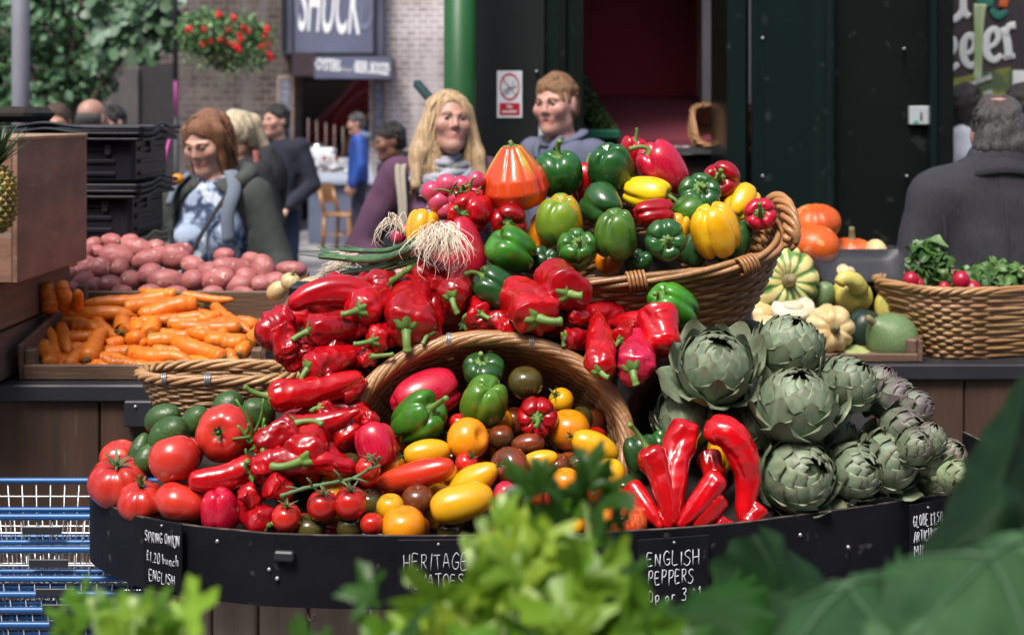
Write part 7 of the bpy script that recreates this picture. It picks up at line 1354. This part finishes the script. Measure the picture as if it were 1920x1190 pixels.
def person(label,px,Y,crown_py,rz,yaw=0,pitch=0,roll=0,skin_c=(.52,.27,.19),hair='short',hair_m=None,top_m=None,trousers_m=None,top='shirt',armL=None,armR=None,broad=1.0,res=.016,hres=.0055,eyes=True,eye_dark=False,closed=False,beard=0.0,mouth=0.0,lean=0.0,female=False,hem=.82,extra=None,lip=(.62,.43,.41),fem_hair_m=None,neck_z=1.475,shz=0.0,headx=0.0,group=None,curlL=.35,curlR=.35,hdL=None,hdR=None,sleeve=True,collar=None):
    zc = P(px,crown_py,Y)[2]; s = zc/1.715; o_loc = np.array([(px-960)/F*Y,Y,0]); Mw = Matrix.Translation(o_loc)@Matrix.Rotation(R(rz),4,'Z')@Matrix.Scale(s,4)
    shw = (.165 if female else .19)*broad; HC = np.array([headx,-.03-lean,1.60]); Rh = np.array(Matrix.Rotation(R(yaw),3,'Z')@Matrix.Rotation(R(roll),3,'Y')@Matrix.Rotation(R(pitch),3,'X'))
    H = lambda q: HC+Rh@np.asarray(q,float)
    armL = armL or ((shw+.075,.02,1.14),(shw+.06,-.08,.90)); armR = armR or ((-shw-.075,.02,1.14),(-shw-.06,-.08,.90))
    A3 = {1:[np.array((shw,.01-lean*.5,1.405)),np.array(armL[0]),np.array(armL[1])],-1:[np.array((-shw,.01-lean*.5,1.405)),np.array(armR[0]),np.array(armR[1])]}
    ext = np.array([a for v in A3.values() for a in v]); x0,x1 = min(ext[:,0].min()-.12,-.3),max(ext[:,0].max()+.12,.3); y0,y1 = min(ext[:,1].min()-.12,-.24),.24
    hf = lambda i,m: (HC[i]-m,HC[i]+m,hres)
    # --- the body itself
    f = Field(gridax(x0,x1,res*1.5,[hf(0,.10)]),gridax(y0,y1,res*1.5,[hf(1,.135)]),gridax(-.02,1.76,res*1.5,[(HC[2]-.16,HC[2]+.14,hres)]))
    f.ell((0,-lean*.4,1.25),(shw*.80,.085,.22),None,.06); f.ell((0,0,1.0),(.135,.085,.17),None,.08)
    f.cone((-shw*.8,-lean*.5,1.39),(shw*.8,-lean*.5,1.39),.045,.045,.06); f.cone((0,.01-lean*.6,1.40),H((0,.022,-.06)),.062,.052,.05)
    for q in (1,-1):
        a,b,c = A3[q]; f.cone(a,b,.046,.037,.04); f.cone(b,c,.037,.026,.02); f.cone((q*.085,0,.92),(q*.095,-.01,.49),.082,.05,.05); f.cone((q*.095,-.01,.49),(q*.10,.02,.09),.05,.036,.03); f.cone((q*.10,.02,.05),(q*.11,-.14,.03),.04,.03,.03)
    f.ell(H((0,.020,.032)),(.0745,.092,.083),Rh,.02); f.ell(H((0,-.018,-.035)),(.061,.070,.078),Rh,.04); f.ell(H((0,-.066,-.094)),(.024,.020,.016),Rh,.03); f.cone(H((-.045,-.01,-.075)),H((0,-.06,-.097)),.018,.016,.03); f.cone(H((.045,-.01,-.075)),H((0,-.06,-.097)),.018,.016,.03)
    for q in (1,-1):
        f.ell(H((q*.042,-.064,-.020)),(.021,.018,.020),Rh,.03); f.ell(H((q*.031,-.0975,.006)),(.017,.013,.0095),Rh,.014,'-'); f.cone(H((q*.012,-.085,.021)),H((q*.045,-.070,.022)),.0065,.0055,.014)
        f.ell(H((q*.076,.014,-.006)),(.009,.020,.031),Rh,.012); f.ell(H((q*.0105,-.088,-.029)),(.0072,.008,.006),Rh,.008)
    f.cone(H((0,-.086,.014)),H((0,-.100,-.023)),.0065,.0092,.016); f.cone(H((-.024,-.077,-.056)),H((.024,-.077,-.056)),.0050,.0050,.010); f.cone(H((0,-.086,-.056)),H((0,-.086,-.056)),.0055,.0055,.012); f.cone(H((-.016,-.079,-.067)),H((.016,-.079,-.067)),.0066,.0066,.010)
    if mouth: f.ell(H((0,-.098,-.0615)),(.021,.014,.002+.004*mouth),Rh,.003,'-')
    V,Q = f.mesh(); L = (V-HC)@Rh; col = np.ones((len(V),3))
    sm = lambda v,a,b: np.clip((v-a)/(b-a),0,1)
    lm = sm(.028-np.abs(L[:,0]),0,.005)*sm(L[:,2],-.075,-.071)*sm(-L[:,2],.050,.053)*sm(-L[:,1],.078,.084); col = col*(1-lm[:,None])+np.array(lip)*1.45*lm[:,None]
    ck = np.exp(-(((np.abs(L[:,0])-.042)/.018)**2+((L[:,2]+.026)/.02)**2))*(L[:,1]<-.03)*.8+np.exp(-((L[:,0]/.014)**2+((L[:,2]+.026)/.016)**2))*(L[:,1]<-.09)*.6; col *= 1-ck[:,None]*np.array((.03,.22,.20))
    if beard: bm = sm(-L[:,2],.035,.055)*sm(-L[:,1],-.02,.01)*(1-lm)*beard*sm(.5-np.abs(L[:,2]+.06),.38,.42); col *= 1-bm[:,None]*np.array((.38,.48,.5))
    if mouth: mm = sm(.023-np.abs(L[:,0]),0,.004)*np.exp(-((L[:,2]+.0615)/.0030)**2)*(L[:,1]<-.075); col *= 1-mm[:,None]*.72
    mb = MB(); mb.add(V,Q,col)
    for q,A in A3.items():
        d = A[2]-A[1]; hd = (hdL if q==1 else hdR); d,pn = (np.array(hd[0],float),hd[1]) if hd else (d,(-q,.2,.1)); V2,Q2 = hand_mesh(A[2]-d/np.linalg.norm(d)*.01,d,pn,.95 if female else 1.0,curlL if q==1 else curlR,q==1); mb.add(V2,Q2)
    sk = skin(skin_c); o = mb.build('person',sk,None,True,Mw); tag(o,label,'person',group)
    if eyes:
        for q in (1,-1):
            th,ph = np.meshgrid(np.linspace(0,2*np.pi,16,endpoint=False),np.linspace(0,np.pi,12)); u = np.stack([np.sin(ph)*np.cos(th),-np.cos(ph),np.sin(ph)*np.sin(th)],-1).reshape(-1,3)
            c = np.where((-u[:,1:2]<-2),1,np.ones((len(u),3))*.75); c = np.ones((len(u),3))*.46; fr = -u[:,1]; c[fr>.78] = (.05,.045,.04); c[fr>.93] = (.008,.008,.008)
            up = (u[:,2]>(.24 if not closed else -.9)); c[up] = np.array(skin_c)*.72; c[u[:,2]<-.42] = np.array(skin_c)*.8
            m = MB(); m.add((H((q*.0305,-.0765,.0065))+(u*.0118)@Rh.T),grid_faces(16,12,True),c); child0(m.build('eye',mat('eye_surface',(1,1,1),(1,1,1),rough=.25,attr=True)),o)
            m = MB(); hm = hair_m or M_black; m.tube(catmull([H((q*.014,-.0945,.0235)),H((q*.030,-.0925,.0275)),H((q*.047,-.078,.0225))],8),[.0022,.0034,.0036,.0034,.003,.0026,.002,.0012],6,flat=.8,col=(.55,.5,.45)); child0(m.build('eyebrow',hm),o)
    # --- hair
    if hair != 'none':
        ext_ = .30 if hair in ('long','bob','pony') else .13
        f = Field(np.arange(HC[0]-.19,HC[0]+.19,hres),np.arange(HC[1]-.14,HC[1]+.20,hres),np.arange(HC[2]-ext_,HC[2]+.15,hres*1.1)); k = .02
        if hair in ('short','grey'):
            f.ell(H((0,.022,.036)),(.0800,.0985,.093),Rh,k); f.ell(H((0,.05,-.02)),(.070,.062,.07),Rh,.03)
            f.ell(H((0,-.115,-.025)),(.074,.072,.106),Rh,.015,'-'); f.ell(H((0,-.06,-.10)),(.12,.085,.085),Rh,.02,'-')
            for q in (1,-1): f.ell(H((q*.085,.008,-.022)),(.022,.030,.034),Rh,.008,'-'); f.ell(H((q*.062,-.082,.030)),(.032,.03,.04),Rh,.015,'-')
            if hair=='grey': f.ell(H((0,.075,-.035)),(.075,.05,.055),Rh,.03); f.ell(H((.0,.055,.122)),(.04,.05,.022),Rh,.015,'-')
            n_ = Rh@np.array((0,0,-1.)); f.plane(n_,n_@H((0,0,-.075))); f.noise(3,60,.0055)
        elif hair=='bald':
            f.ell(H((0,.026,.0)),(.080,.094,.070),Rh,k); f.ell(H((0,-.10,.0)),(.12,.10,.12),Rh,.02,'-'); f.ell(H((0,.01,.095)),(.10,.12,.062),Rh,.02,'-'); n_ = Rh@np.array((0,0,-1.)); f.plane(n_,n_@H((0,0,-.065)))
            for q in (1,-1): f.ell(H((q*.085,.008,-.012)),(.02,.028,.034),Rh,.008,'-')
        else:
            f.ell(H((0,.022,.036)),(.082,.102,.092),Rh,k); f.ell(H((0,.055,-.03)),(.072,.056,.11),Rh,.04)
            if hair in ('long','bob'):
                zb = -.27 if hair=='long' else -.135; wd = .125 if hair=='long' else .070
                f.ell(H((0,.04,zb*.55)),(wd*.8,.05,abs(zb)*.55),Rh,.04)
                for q in (1,-1): f.cone(H((q*.068,-.018,.05)),H((q*(wd-.016),-.018,zb*.45)),.018 if hair=='bob' else .020,.017 if hair=='bob' else .028,.03); f.cone(H((q*(wd-.016),-.018,zb*.45)),H((q*wd,-.025,zb*.9)),.018 if hair=='bob' else .029,.014 if hair=='bob' else .022,.03)
                f.ell(H((0,-.12,-.03)),(.066,.092,.128 if hair=='long' else .108),Rh,.015,'-')
            if hair=='pony':
                f.ell(H((0,-.11,-.03)),(.075,.075,.095),Rh,.02,'-'); f.ell(H((0,-.03,-.15)),(.13,.1,.10),Rh,.02,'-'); f.cone(H((0,.10,.055)),H((0,.135,.02)),.030,.04,.02); f.cone(H((0,.135,.02)),H((.0,.14,-.13)),.042,.038,.02); f.cone(H((0,.14,-.13)),H((.01,.12,-.24)),.036,.012,.02)
            f.noise(5,42,.006)
        V,Q = f.mesh(); mb = MB(); g = np.random.default_rng(int(px)); L = (V-HC)@Rh; cv = np.ones((len(V),3))*(1+.22*np.sin(L[:,0]*260+L[:,2]*30)*np.sin(L[:,1]*190))[:,None]
        if hair=='grey': bald = np.exp(-(((L[:,0]-.01)/.03)**2+((L[:,1]-.06)/.04)**2))*(L[:,2]>.07); cv = cv*(1-bald[:,None]*.8)+np.array((1.5,.7,.5))*bald[:,None]*.8
        mb.add(V,Q,cv)
        if hair in ('long','bob','pony'):
            zb = {'long':-.29,'bob':-.14,'pony':-.05}[hair]; wd = .13 if hair=='long' else .074
            for i in range(190 if hair=='long' else 110):
                t = g.uniform(-2.35,2.35); q = 1 if t>0 else -1; fr = abs(t)/2.35; ang = -math.pi/2+t*1.0; st = np.array([q*.010+g.normal()*.006,-.030+.09*fr,.117-.01*fr]); side = np.array([math.cos(ang)*.081,math.sin(ang)*.092+.024,.035])
                if side[1] < -.055: side = np.array([q*.077,-.034,.02])
                end = np.array([math.cos(ang)*wd*1.02 if abs(math.cos(ang))>.3 else math.cos(ang)*wd,.03+math.sin(ang)*.07,zb*g.uniform(.75,1.05)]); 
                if end[1]<-.04 and abs(end[0])<.07: end[0] = q*(.085 if hair=='long' else .074)
                mid = (side+end)/2+np.array([math.cos(ang)*.022,math.sin(ang)*.02*(side[1]>-.02),.0])*(1 if hair=='long' else .15); mid[0] += q*.004
                p = catmull([H(st),H((st+side)/2+np.array([math.cos(ang)*.016,math.sin(ang)*.012,.02])),H(side*1.02),H(mid),H(end)],18); p[6:] += np.sin(np.linspace(0,9,12)+g.uniform(0,6))[:,None]*np.array([.006,.005,0]); mb.tube(p,np.interp(np.linspace(0,1,18),[0,.3,.8,1],[.0025,.0046,.0050,.0012]),6,col=np.array((1,1,1))*g.uniform(.65,1.45),flat=.7)
        elif hair in ('short','grey'):
            for i in range(150):
                d = g.normal(size=3); d /= np.linalg.norm(d)
                if d[2]<-.1 or (d[1]<-.35 and d[2]<.55) or (hair=='grey' and d[2]>.72): continue
                b_ = np.array([d[0]*.079,.022+d[1]*.094,.036+d[2]*.086]); tn = np.cross(d,(.3*d[0],1.0,.25)); tn = np.cross(tn,d); tn /= max(np.linalg.norm(tn),1e-6); sg = 1 if d[2]>.2 else -1
                if d[1]>.3: tn = np.array([0,0,-1.])*.8+d*.1
                L_ = .022 if hair=='short' else .034
                p = catmull([H(b_),H(b_+tn*L_*.6+d*.004),H(b_+tn*L_+d*.001)],6); mb.tube(p,[.0035,.0042,.004,.003,.002,.0008],5,col=np.array((1,1,1))*g.uniform(.6,1.5),flat=.6)
        child0(mb.build('hair',hair_m),o)
    # --- clothes
    off = {'shirt':.012,'sweater':.016,'jacket':.026,'coat':.032}[top]
    f = Field(np.arange(x0-.02,x1+.02,res),np.arange(y0,y1+.02,res),np.arange(min(hem,.80)-.05,1.56,res)); yb = -lean*.4
    f.ell((0,yb,1.25),(shw*.80+off,.092+off,.23),None,.06); f.ell((0,yb*.4,1.0),(.140+off*1.2,.095+off*1.1,.24),None,.08); f.cone((-shw*.8,-lean*.5,1.395+shz),(shw*.8,-lean*.5,1.395+shz),.048+off*.8,.048+off*.8,.06); f.cone((0,.02-lean*.6,1.40),(HC[0]*.5,.03-lean*.8,neck_z),.080+off*.3,.062+off*.5,.05)
    if female: 
        for q in (1,-1): f.ell((q*.07,-.085+yb,1.235),(.062,.055,.06),None,.05)
    if extra and 'slope' in extra:
        for q in (1,-1): f.cone((q*.03,.01,1.49),(q*.17,.01,1.415),.07,.072,.05)
    for q,A in A3.items():
        if extra and 'noarms' in extra: break
        a,b,c = A; e = b+(c-b)*.93 if sleeve else b; a = a+[0,0,shz]; f.cone(a,b,.052+off,.044+off,.05); f.cone(b,e,.044+off,.034+off*.9,.02)
    f.noise(int(px)%97,24,.0045 if top!='shirt' else .003,True); f.noise(int(px)%53,55,.002)
    f.cone((0,.01-lean*.7,1.44),H((0,.0,-.04)),.056,.060,.008,'-'); f.plane((0,0,-1),-hem)
    if extra and 'vneck' in extra: f.cone((0,-.16,1.50),(0,-.135-lean*.5,1.30),.085,.004,.01,'-')
    if extra and 'open' in extra:
        w_ = extra['open']; f.cone((0,-.19,1.52),(0,-.19,1.12),w_*1.1,w_,.01,'-'); f.cone((0,-.19,1.12),(0,-.19,.7),w_,w_*.8,.01,'-')
    V,Q = f.mesh(); mb = MB(); mb.add(V,Q); child0(mb.build({'shirt':'shirt','sweater':'sweater','jacket':'jacket','coat':'coat'}[top],top_m),o)
    f = Field(np.arange(-.26,.26,res*1.4),np.arange(-.2,.2,res*1.4),np.arange(.03,1.0,res*1.4)); f.ell((0,0,.92),(.155,.112,.13),None,.06)
    for q in (1,-1): f.cone((q*.085,0,.90),(q*.097,-.01,.49),.098,.072,.03); f.cone((q*.097,-.01,.49),(q*.10,.02,.09),.072,.060,.03)
    f.noise(7,22,.005,True); V,Q = f.mesh(); mb = MB(); mb.add(V,Q); child0(mb.build('trousers',trousers_m or fabric('dark_trousers',(.012,.014,.028),(.02,.022,.038))),o)
    for q in (1,-1):
        mb = MB(); th = np.linspace(0,2*np.pi,16,endpoint=False); rows_=[]
        for zz,sx,sy,oy in ((.0,.046,.135,-.05),(.02,.052,.140,-.05),(.05,.046,.118,-.04),(.085,.042,.062,.0),(.11,.044,.05,.02)): rows_ += [(q*.105+sx*math.cos(t),oy+sy*math.sin(t),zz) for t in th]
        mb.add(np.array(rows_),grid_faces(16,5,True)); mb.add(np.array(rows_[:16]),[tuple(range(16))[::-1]]); child0(mb.build('shoe',M_black),o)
    o['_H'] = 0; del o['_H']
    return o,H,s,Mw
def on(o,mb,name,m): return child0(mb.build(name,m),o)
H_red = hairm('hair_auburn',(.30,.135,.065),(.17,.07,.033)); H_blond = hairm('hair_blonde',(.64,.45,.26),(.36,.23,.115)); H_plat = hairm('hair_platinum',(.72,.62,.44),(.50,.40,.25)); H_dark = hairm('hair_dark',(.022,.017,.015),(.012,.009,.008)); H_gin = hairm('hair_ginger',(.27,.145,.065),(.17,.085,.036)); H_grey = hairm('hair_grey',(.085,.078,.075),(.035,.032,.032)); H_brown = hairm('hair_brown',(.09,.05,.03),(.05,.03,.018))
F_jack = fabric('jacket_grey_green',(.055,.062,.055),(.040,.046,.042)); F_lin = fabric('jacket_lining',(.16,.19,.23),(.11,.13,.17)); F_navy = fabric('sweater_navy',(.010,.011,.024),(.015,.016,.032)); F_blue = fabric('jacket_blue',(.010,.06,.30),(.007,.04,.22),rough=.6); F_blk = fabric('coat_black',(.012,.012,.016),(.018,.018,.022)); F_mauve = fabric('jumper_mauve',(.105,.042,.085),(.075,.029,.062),bscale=200,bump=.6); F_shirt = fabric('shirt_slate',(.12,.13,.19),(.09,.10,.155)); F_coat = fabric('coat_charcoal',(.040,.039,.049),(.024,.023,.030),bscale=260,bump=.5,scale=60,stretch=(6,6,.3),c3=(.055,.054,.064),s3=120,t3=.62); F_white = fabric('shirt_white',(.55,.58,.66),(.45,.48,.56)); F_print = fabric('shirt_print',(.36,.44,.58),(.035,.055,.12),scale=17,contrast=(.44,.56),c3=(.60,.66,.74),s3=14,t3=.58); F_scarf = fabric('scarf_grey',(.40,.40,.46),(.26,.26,.31),scale=9,c3=(.16,.17,.12),s3=26,t3=.6); F_strap = fabric('strap_beige',(.34,.30,.24),(.26,.23,.18)); F_dstrap = fabric('strap_dark',(.03,.028,.034),(.02,.02,.024))
# 1 woman at left looking down
o,H,s,Mw = person('auburn haired woman in grey green jacket and blue patterned top looking down',404,5.40,211,-14,yaw=-8,pitch=20,hair='bob',hair_m=H_red,top_m=F_print,top='shirt',female=True,closed=True,skin_c=(.56,.31,.23),headx=-.02,extra={'vneck':1,'noarms':1},armR=((-.29,-.02,1.20),(-.285,-.20,1.34)),hdR=((-.25,-.75,.25),(.3,.3,.9)),curlR=.75,hres=.005,broad=1.05,lip=(.62,.43,.41))
f = Field(np.arange(-.45,.40,.014),np.arange(-.36,.26,.014),np.arange(.70,1.56,.014)); f.ell((0,.0,1.22),(.190,.135,.26),None,.06); f.ell((0,0,.95),(.20,.145,.26),None,.08); f.cone((-.12,0,1.395),(.12,0,1.395),.076,.076,.06)
for q,b,c in ((1,(.26,.02,1.12),(.245,-.08,.90)),(-1,(-.295,-.02,1.20),(-.287,-.185,1.325))): f.cone((q*.165,.01,1.39),b,.070,.064,.05); f.cone(b,c,.064,.048,.02)
f.noise(12,22,.007,True); f.noise(13,60,.002); f.cone((0,-.20,1.56),(0,-.20,1.05),.125,.115,.012,'-'); f.cone((0,-.20,1.05),(-.02,-.2,.6),.115,.13,.012,'-'); f.ell((0,-.02,1.55),(.085,.10,.12),None,.01,'-'); f.ell((0,-.05,1.2),(.158,.118,.235),None,.01,'-'); f.ell((0,-.01,.9),(.165,.122,.30),None,.01,'-'); V,Q = f.mesh(); m = MB(); m.add(V,Q); on(o,m,'jacket',F_jack)
m = MB(); m.tube(catmull([(.095,-.06,1.485),(.13,-.105,1.42),(.125,-.155,1.33),(.135,-.165,1.22)],14),np.linspace(.030,.024,14),8,flat=.45); m.tube(catmull([(-.09,-.05,1.475),(-.125,-.09,1.43),(-.135,-.13,1.36)],12),np.linspace(.024,.02,12),8,flat=.5); on(o,m,'lapels',F_lin)
m = MB(); m.tube(catmull([(.10,.06,1.49),(.145,.0,1.475),(.12,-.07,1.44)],12),.034,9); on(o,m,'hood',F_jack)
m = MB(); m.tube(catmull([(.115,-.05,1.45),(.06,-.135,1.33),(-.02,-.165,1.18),(-.10,-.16,1.0),(-.15,-.10,.88)],20),.012,8,flat=.6); on(o,m,'bag_strap',F_dstrap)
hp_ = Mw@Vector((-.31,-.30,1.36)); og = MB(); th,ph = np.meshgrid(np.linspace(0,2*np.pi,18,endpoint=False),np.linspace(0,np.pi,12)); og.add(np.stack([np.sin(ph)*np.cos(th)*.022,np.sin(ph)*np.sin(th)*.022,np.cos(ph)*.02],-1).reshape(-1,3),grid_faces(18,12,True)[:,::-1]); tag(og.build('orange',TOM['orange'],None,True,Matrix.Translation(P(333,336,5.02))),'small orange fruit held up in the hand of the woman looking down','orange')
# 2 platinum blonde behind her
person('platinum blonde woman with ponytail half hidden behind the auburn haired woman',446,7.2,212,-38,yaw=-10,pitch=22,hair='pony',hair_m=H_plat,top_m=F_blk,top='jacket',female=True,closed=True,res=.018,hres=.0065)
bp = thing('backpack','dark backpack with a reddish strap on the back of the platinum haired woman','backpack',P(502,345,7.2)); m = MB(); f = Field(np.arange(-.18,.18,.014),np.arange(-.16,.16,.014),np.arange(-.26,.26,.014)); f.ell((0,0,0),(.105,.12,.20),None,.02); f.cone((-.02,-.05,-.1),(.0,-.05,.02),.10,.09,.05); f.noise(4,30,.006,True); V,Q = f.mesh(); m.add(V,Q); child0(m.build('bag_body',F_blk),bp)
m = MB(); m.tube(catmull([(-.045,-.10,.17),(-.02,-.15,.07),(.01,-.155,-.03),(.025,-.13,-.10)],14),.016,8,flat=.5); child0(m.build('strap',fabric('strap_red',(.26,.075,.06),(.18,.05,.045))),bp); m = MB(); m.box((.02,-.165,-.13),(.025,.02,.03),bev=.004); child0(m.build('buckle',MATS['bare_metal'],None,False),bp)
# 3 man in navy sweater
o,H,s,Mw = person('dark haired man in a navy roll neck sweater walking past the oyster bar',520,10.6,197,-18,yaw=-22,pitch=0,hair='short',hair_m=H_dark,top_m=F_navy,top='sweater',trousers_m=fabric('jeans_navy',(.012,.018,.05),(.02,.028,.07)),skin_c=(.55,.31,.23),neck_z=1.505,mouth=.7,beard=.5,armL=((.275,.03,1.13),(.14,-.14,.96)),hdL=((-.7,-.6,-.45),(0,.6,-.6)),armR=((-.27,.02,1.13),(-.20,-.13,.93)),hem=.86,res=.017,hres=.006)
# 4 man in blue jacket
o,H,s,Mw = person('man in a bright blue hooded jacket seen side on in the bar doorway',672,15.8,213,-82,yaw=4,pitch=10,hair='short',hair_m=H_grey,top_m=F_blue,top='jacket',hem=.70,res=.024,hres=.009,eyes=False,skin_c=(.42,.22,.16))
m = MB(); m.tube(catmull([(-.09,.02,1.47),(-.07,.11,1.45),(.07,.11,1.45),(.09,.02,1.47)],14),.045,8); on(o,m,'hood',F_lin)
# 5 man in black
person('dark haired man in a black coat leaning behind the blonde woman',752,8.6,231,-70,yaw=0,pitch=12,hair='short',hair_m=H_dark,top_m=F_blk,top='coat',lean=.05,hem=.62,res=.02,hres=.008,eyes=False,skin_c=(.20,.09,.06),broad=1.2)
# 6 blonde woman
o,H,s,Mw = person('woman with long wavy blonde hair in mauve jumper and grey scarf',830,5.45,172,8,yaw=10,pitch=-7,roll=3,hair='long',hair_m=H_blond,top_m=F_mauve,top='sweater',female=True,skin_c=(.50,.27,.205),headx=.02,neck_z=1.44,armR=((-.31,.02,1.12),(-.20,-.15,1.05)),armL=((.26,.03,1.12),(.22,-.12,.95)),hdR=((.8,-.5,.1),(.2,.5,-.7)),hres=.005,broad=1.06,lip=(.64,.46,.45))
m = MB(); g_ = np.random.default_rng(2)
for i in range(11):
    t = np.linspace(0,2*np.pi,44,endpoint=False); k_ = i/10; rx,ry = .088+.045*k_+g_.normal()*.004,.078+.04*k_; dr = .10*k_; z0 = 1.468-.055*k_-dr*np.clip(-np.sin(t),0,1)**1.5+g_.normal()*.004+.006*np.sin(t*5+i*2); m.tube(np.stack([rx*np.cos(t)+.004*np.sin(t*3+i),-.005+ry*np.sin(t)-.012*k_,z0],1),.015+.004*np.sin(t*4+i*1.7),8,closed=True)
for i in range(5): m.tube(catmull([(-.05+.03*i,-.13,1.33),(-.07+.028*i,-.145,1.22),(-.08+.026*i,-.14,1.10)],10),.020,7,flat=.6)
on(o,m,'scarf',F_scarf)
m = MB()
for q in (0,.028): m.tube(catmull([(-.155+q,.03,1.465),(-.175+q*.7,-.075,1.42),(-.165+q*.4,-.135,1.25),(-.19+q*.2,-.13,1.05)],16),.011,8,flat=.5)
on(o,m,'bag_strap',F_strap)
# 7 reddish haired man
o,H,s,Mw = person('man with short ginger hair in a slate blue shirt smiling beside the no smoking sign',1052,5.95,142,-52,yaw=24,pitch=2,roll=-2,hair='short',hair_m=H_gin,top_m=F_shirt,top='shirt',skin_c=(.55,.29,.225),beard=.35,mouth=1.0,neck_z=1.44,hres=.0045,lip=(.62,.44,.42))
m = MB(); t = np.linspace(-2.4,2.4,30); m.tube(np.stack([.082*np.sin(t),.012-.080*np.cos(t)*-1*-1,1.475-.028*np.cos(t)],1),.021,8,flat=.45)
for q in (1,-1): m.tube(catmull([(q*.055,-.05,1.475),(q*.050,-.088,1.435),(q*.028,-.10,1.385)],8),[.02,.023,.024,.022,.019,.015,.011,.006],7,flat=.4)
on(o,m,'collar',F_shirt)
# 8 man from behind at right
o,H,s,Mw = person('grey haired man in a charcoal coat seen from behind at the right edge',1868,4.4,184,176,yaw=-6,pitch=4,hair='grey',hair_m=H_grey,top_m=F_coat,top='coat',broad=1.0,headx=-.012,shz=.0,neck_z=1.53,hem=.55,extra={'slope':1},armL=((.265,.02,1.12),(.25,-.12,.92)),armR=((-.265,.02,1.12),(-.25,-.12,.92)),skin_c=(.42,.22,.16),eyes=True,hres=.005)
m = MB(); t = np.linspace(-2.2,2.2,40); rows_ = [(.080,.072,1.50),(.072,.064,1.552),(.076,.068,1.562),(.086,.077,1.550),(.108,.094,1.505),(.118,.102,1.482),(.112,.096,1.478)]; m.add(np.concatenate([np.stack([a*np.sin(t),.018+b*np.cos(t),z+.006*np.cos(t*3)],1) for a,b,z in rows_]),grid_faces(40,7)); on(o,m,'collar',F_coat)
m = MB(); m.tube(catmull([(0,.100,1.46),(0,.128,1.30),(0,.130,1.1),(0,.135,.8)],20),.0035,6)
for q in (1,-1): m.tube(catmull([(q*.165,.035,1.475),(q*.185,.085,1.40),(q*.178,.10,1.28),(q*.18,.07,1.18)],14),.0035,6)
on(o,m,'seams',F_coat)
m = MB(); t = np.linspace(-1.2,1.2,14); m.tube(np.stack([.072*np.sin(t),.02+.06*np.cos(t),np.full(14,1.552)],1),.010,7); on(o,m,'shirt_collar',F_white)
# 9, 10 dark heads further right
person('dark haired person in a white shirt facing away left of the grey haired man',1808,7.0,160,150,yaw=0,hair='short',hair_m=H_dark,top_m=F_white,top='shirt',skin_c=(.30,.15,.10),eyes=False,res=.02,hres=.007)
person('dark haired person in dark clothes facing away at the far right edge',1918,7.0,160,170,hair='short',hair_m=H_dark,top_m=F_blk,top='jacket',skin_c=(.30,.15,.10),eyes=False,res=.02,hres=.007)
# 11-13 heads above the black crates
person('man with reddish short hair seen as a head above the black crates, leftmost of three',108,9.0,197,10,pitch=8,hair='short',hair_m=H_brown,top_m=F_blk,top='jacket',skin_c=(.50,.25,.18),res=.024,hres=.008)
person('balding man with his back turned above the black crates, middle of three',169,8.3,187,160,pitch=6,hair='bald',hair_m=H_grey,top_m=F_coat,top='jacket',skin_c=(.42,.23,.175),eyes=False,res=.024,hres=.007)
person('dark haired man seen as a head above the black crates, rightmost of three',214,9.4,200,-30,pitch=8,hair='short',hair_m=H_dark,top_m=F_blk,top='jacket',skin_c=(.50,.28,.21),res=.024,hres=.008)
tag(MB().tube(catmull([P(322,250,5.2),P(312,285,5.15),P(306,320,5.1)],10),.008,7).build('pink_strap',MATS['pink_paint']),'bright pink strap hanging behind the auburn haired woman','strap')
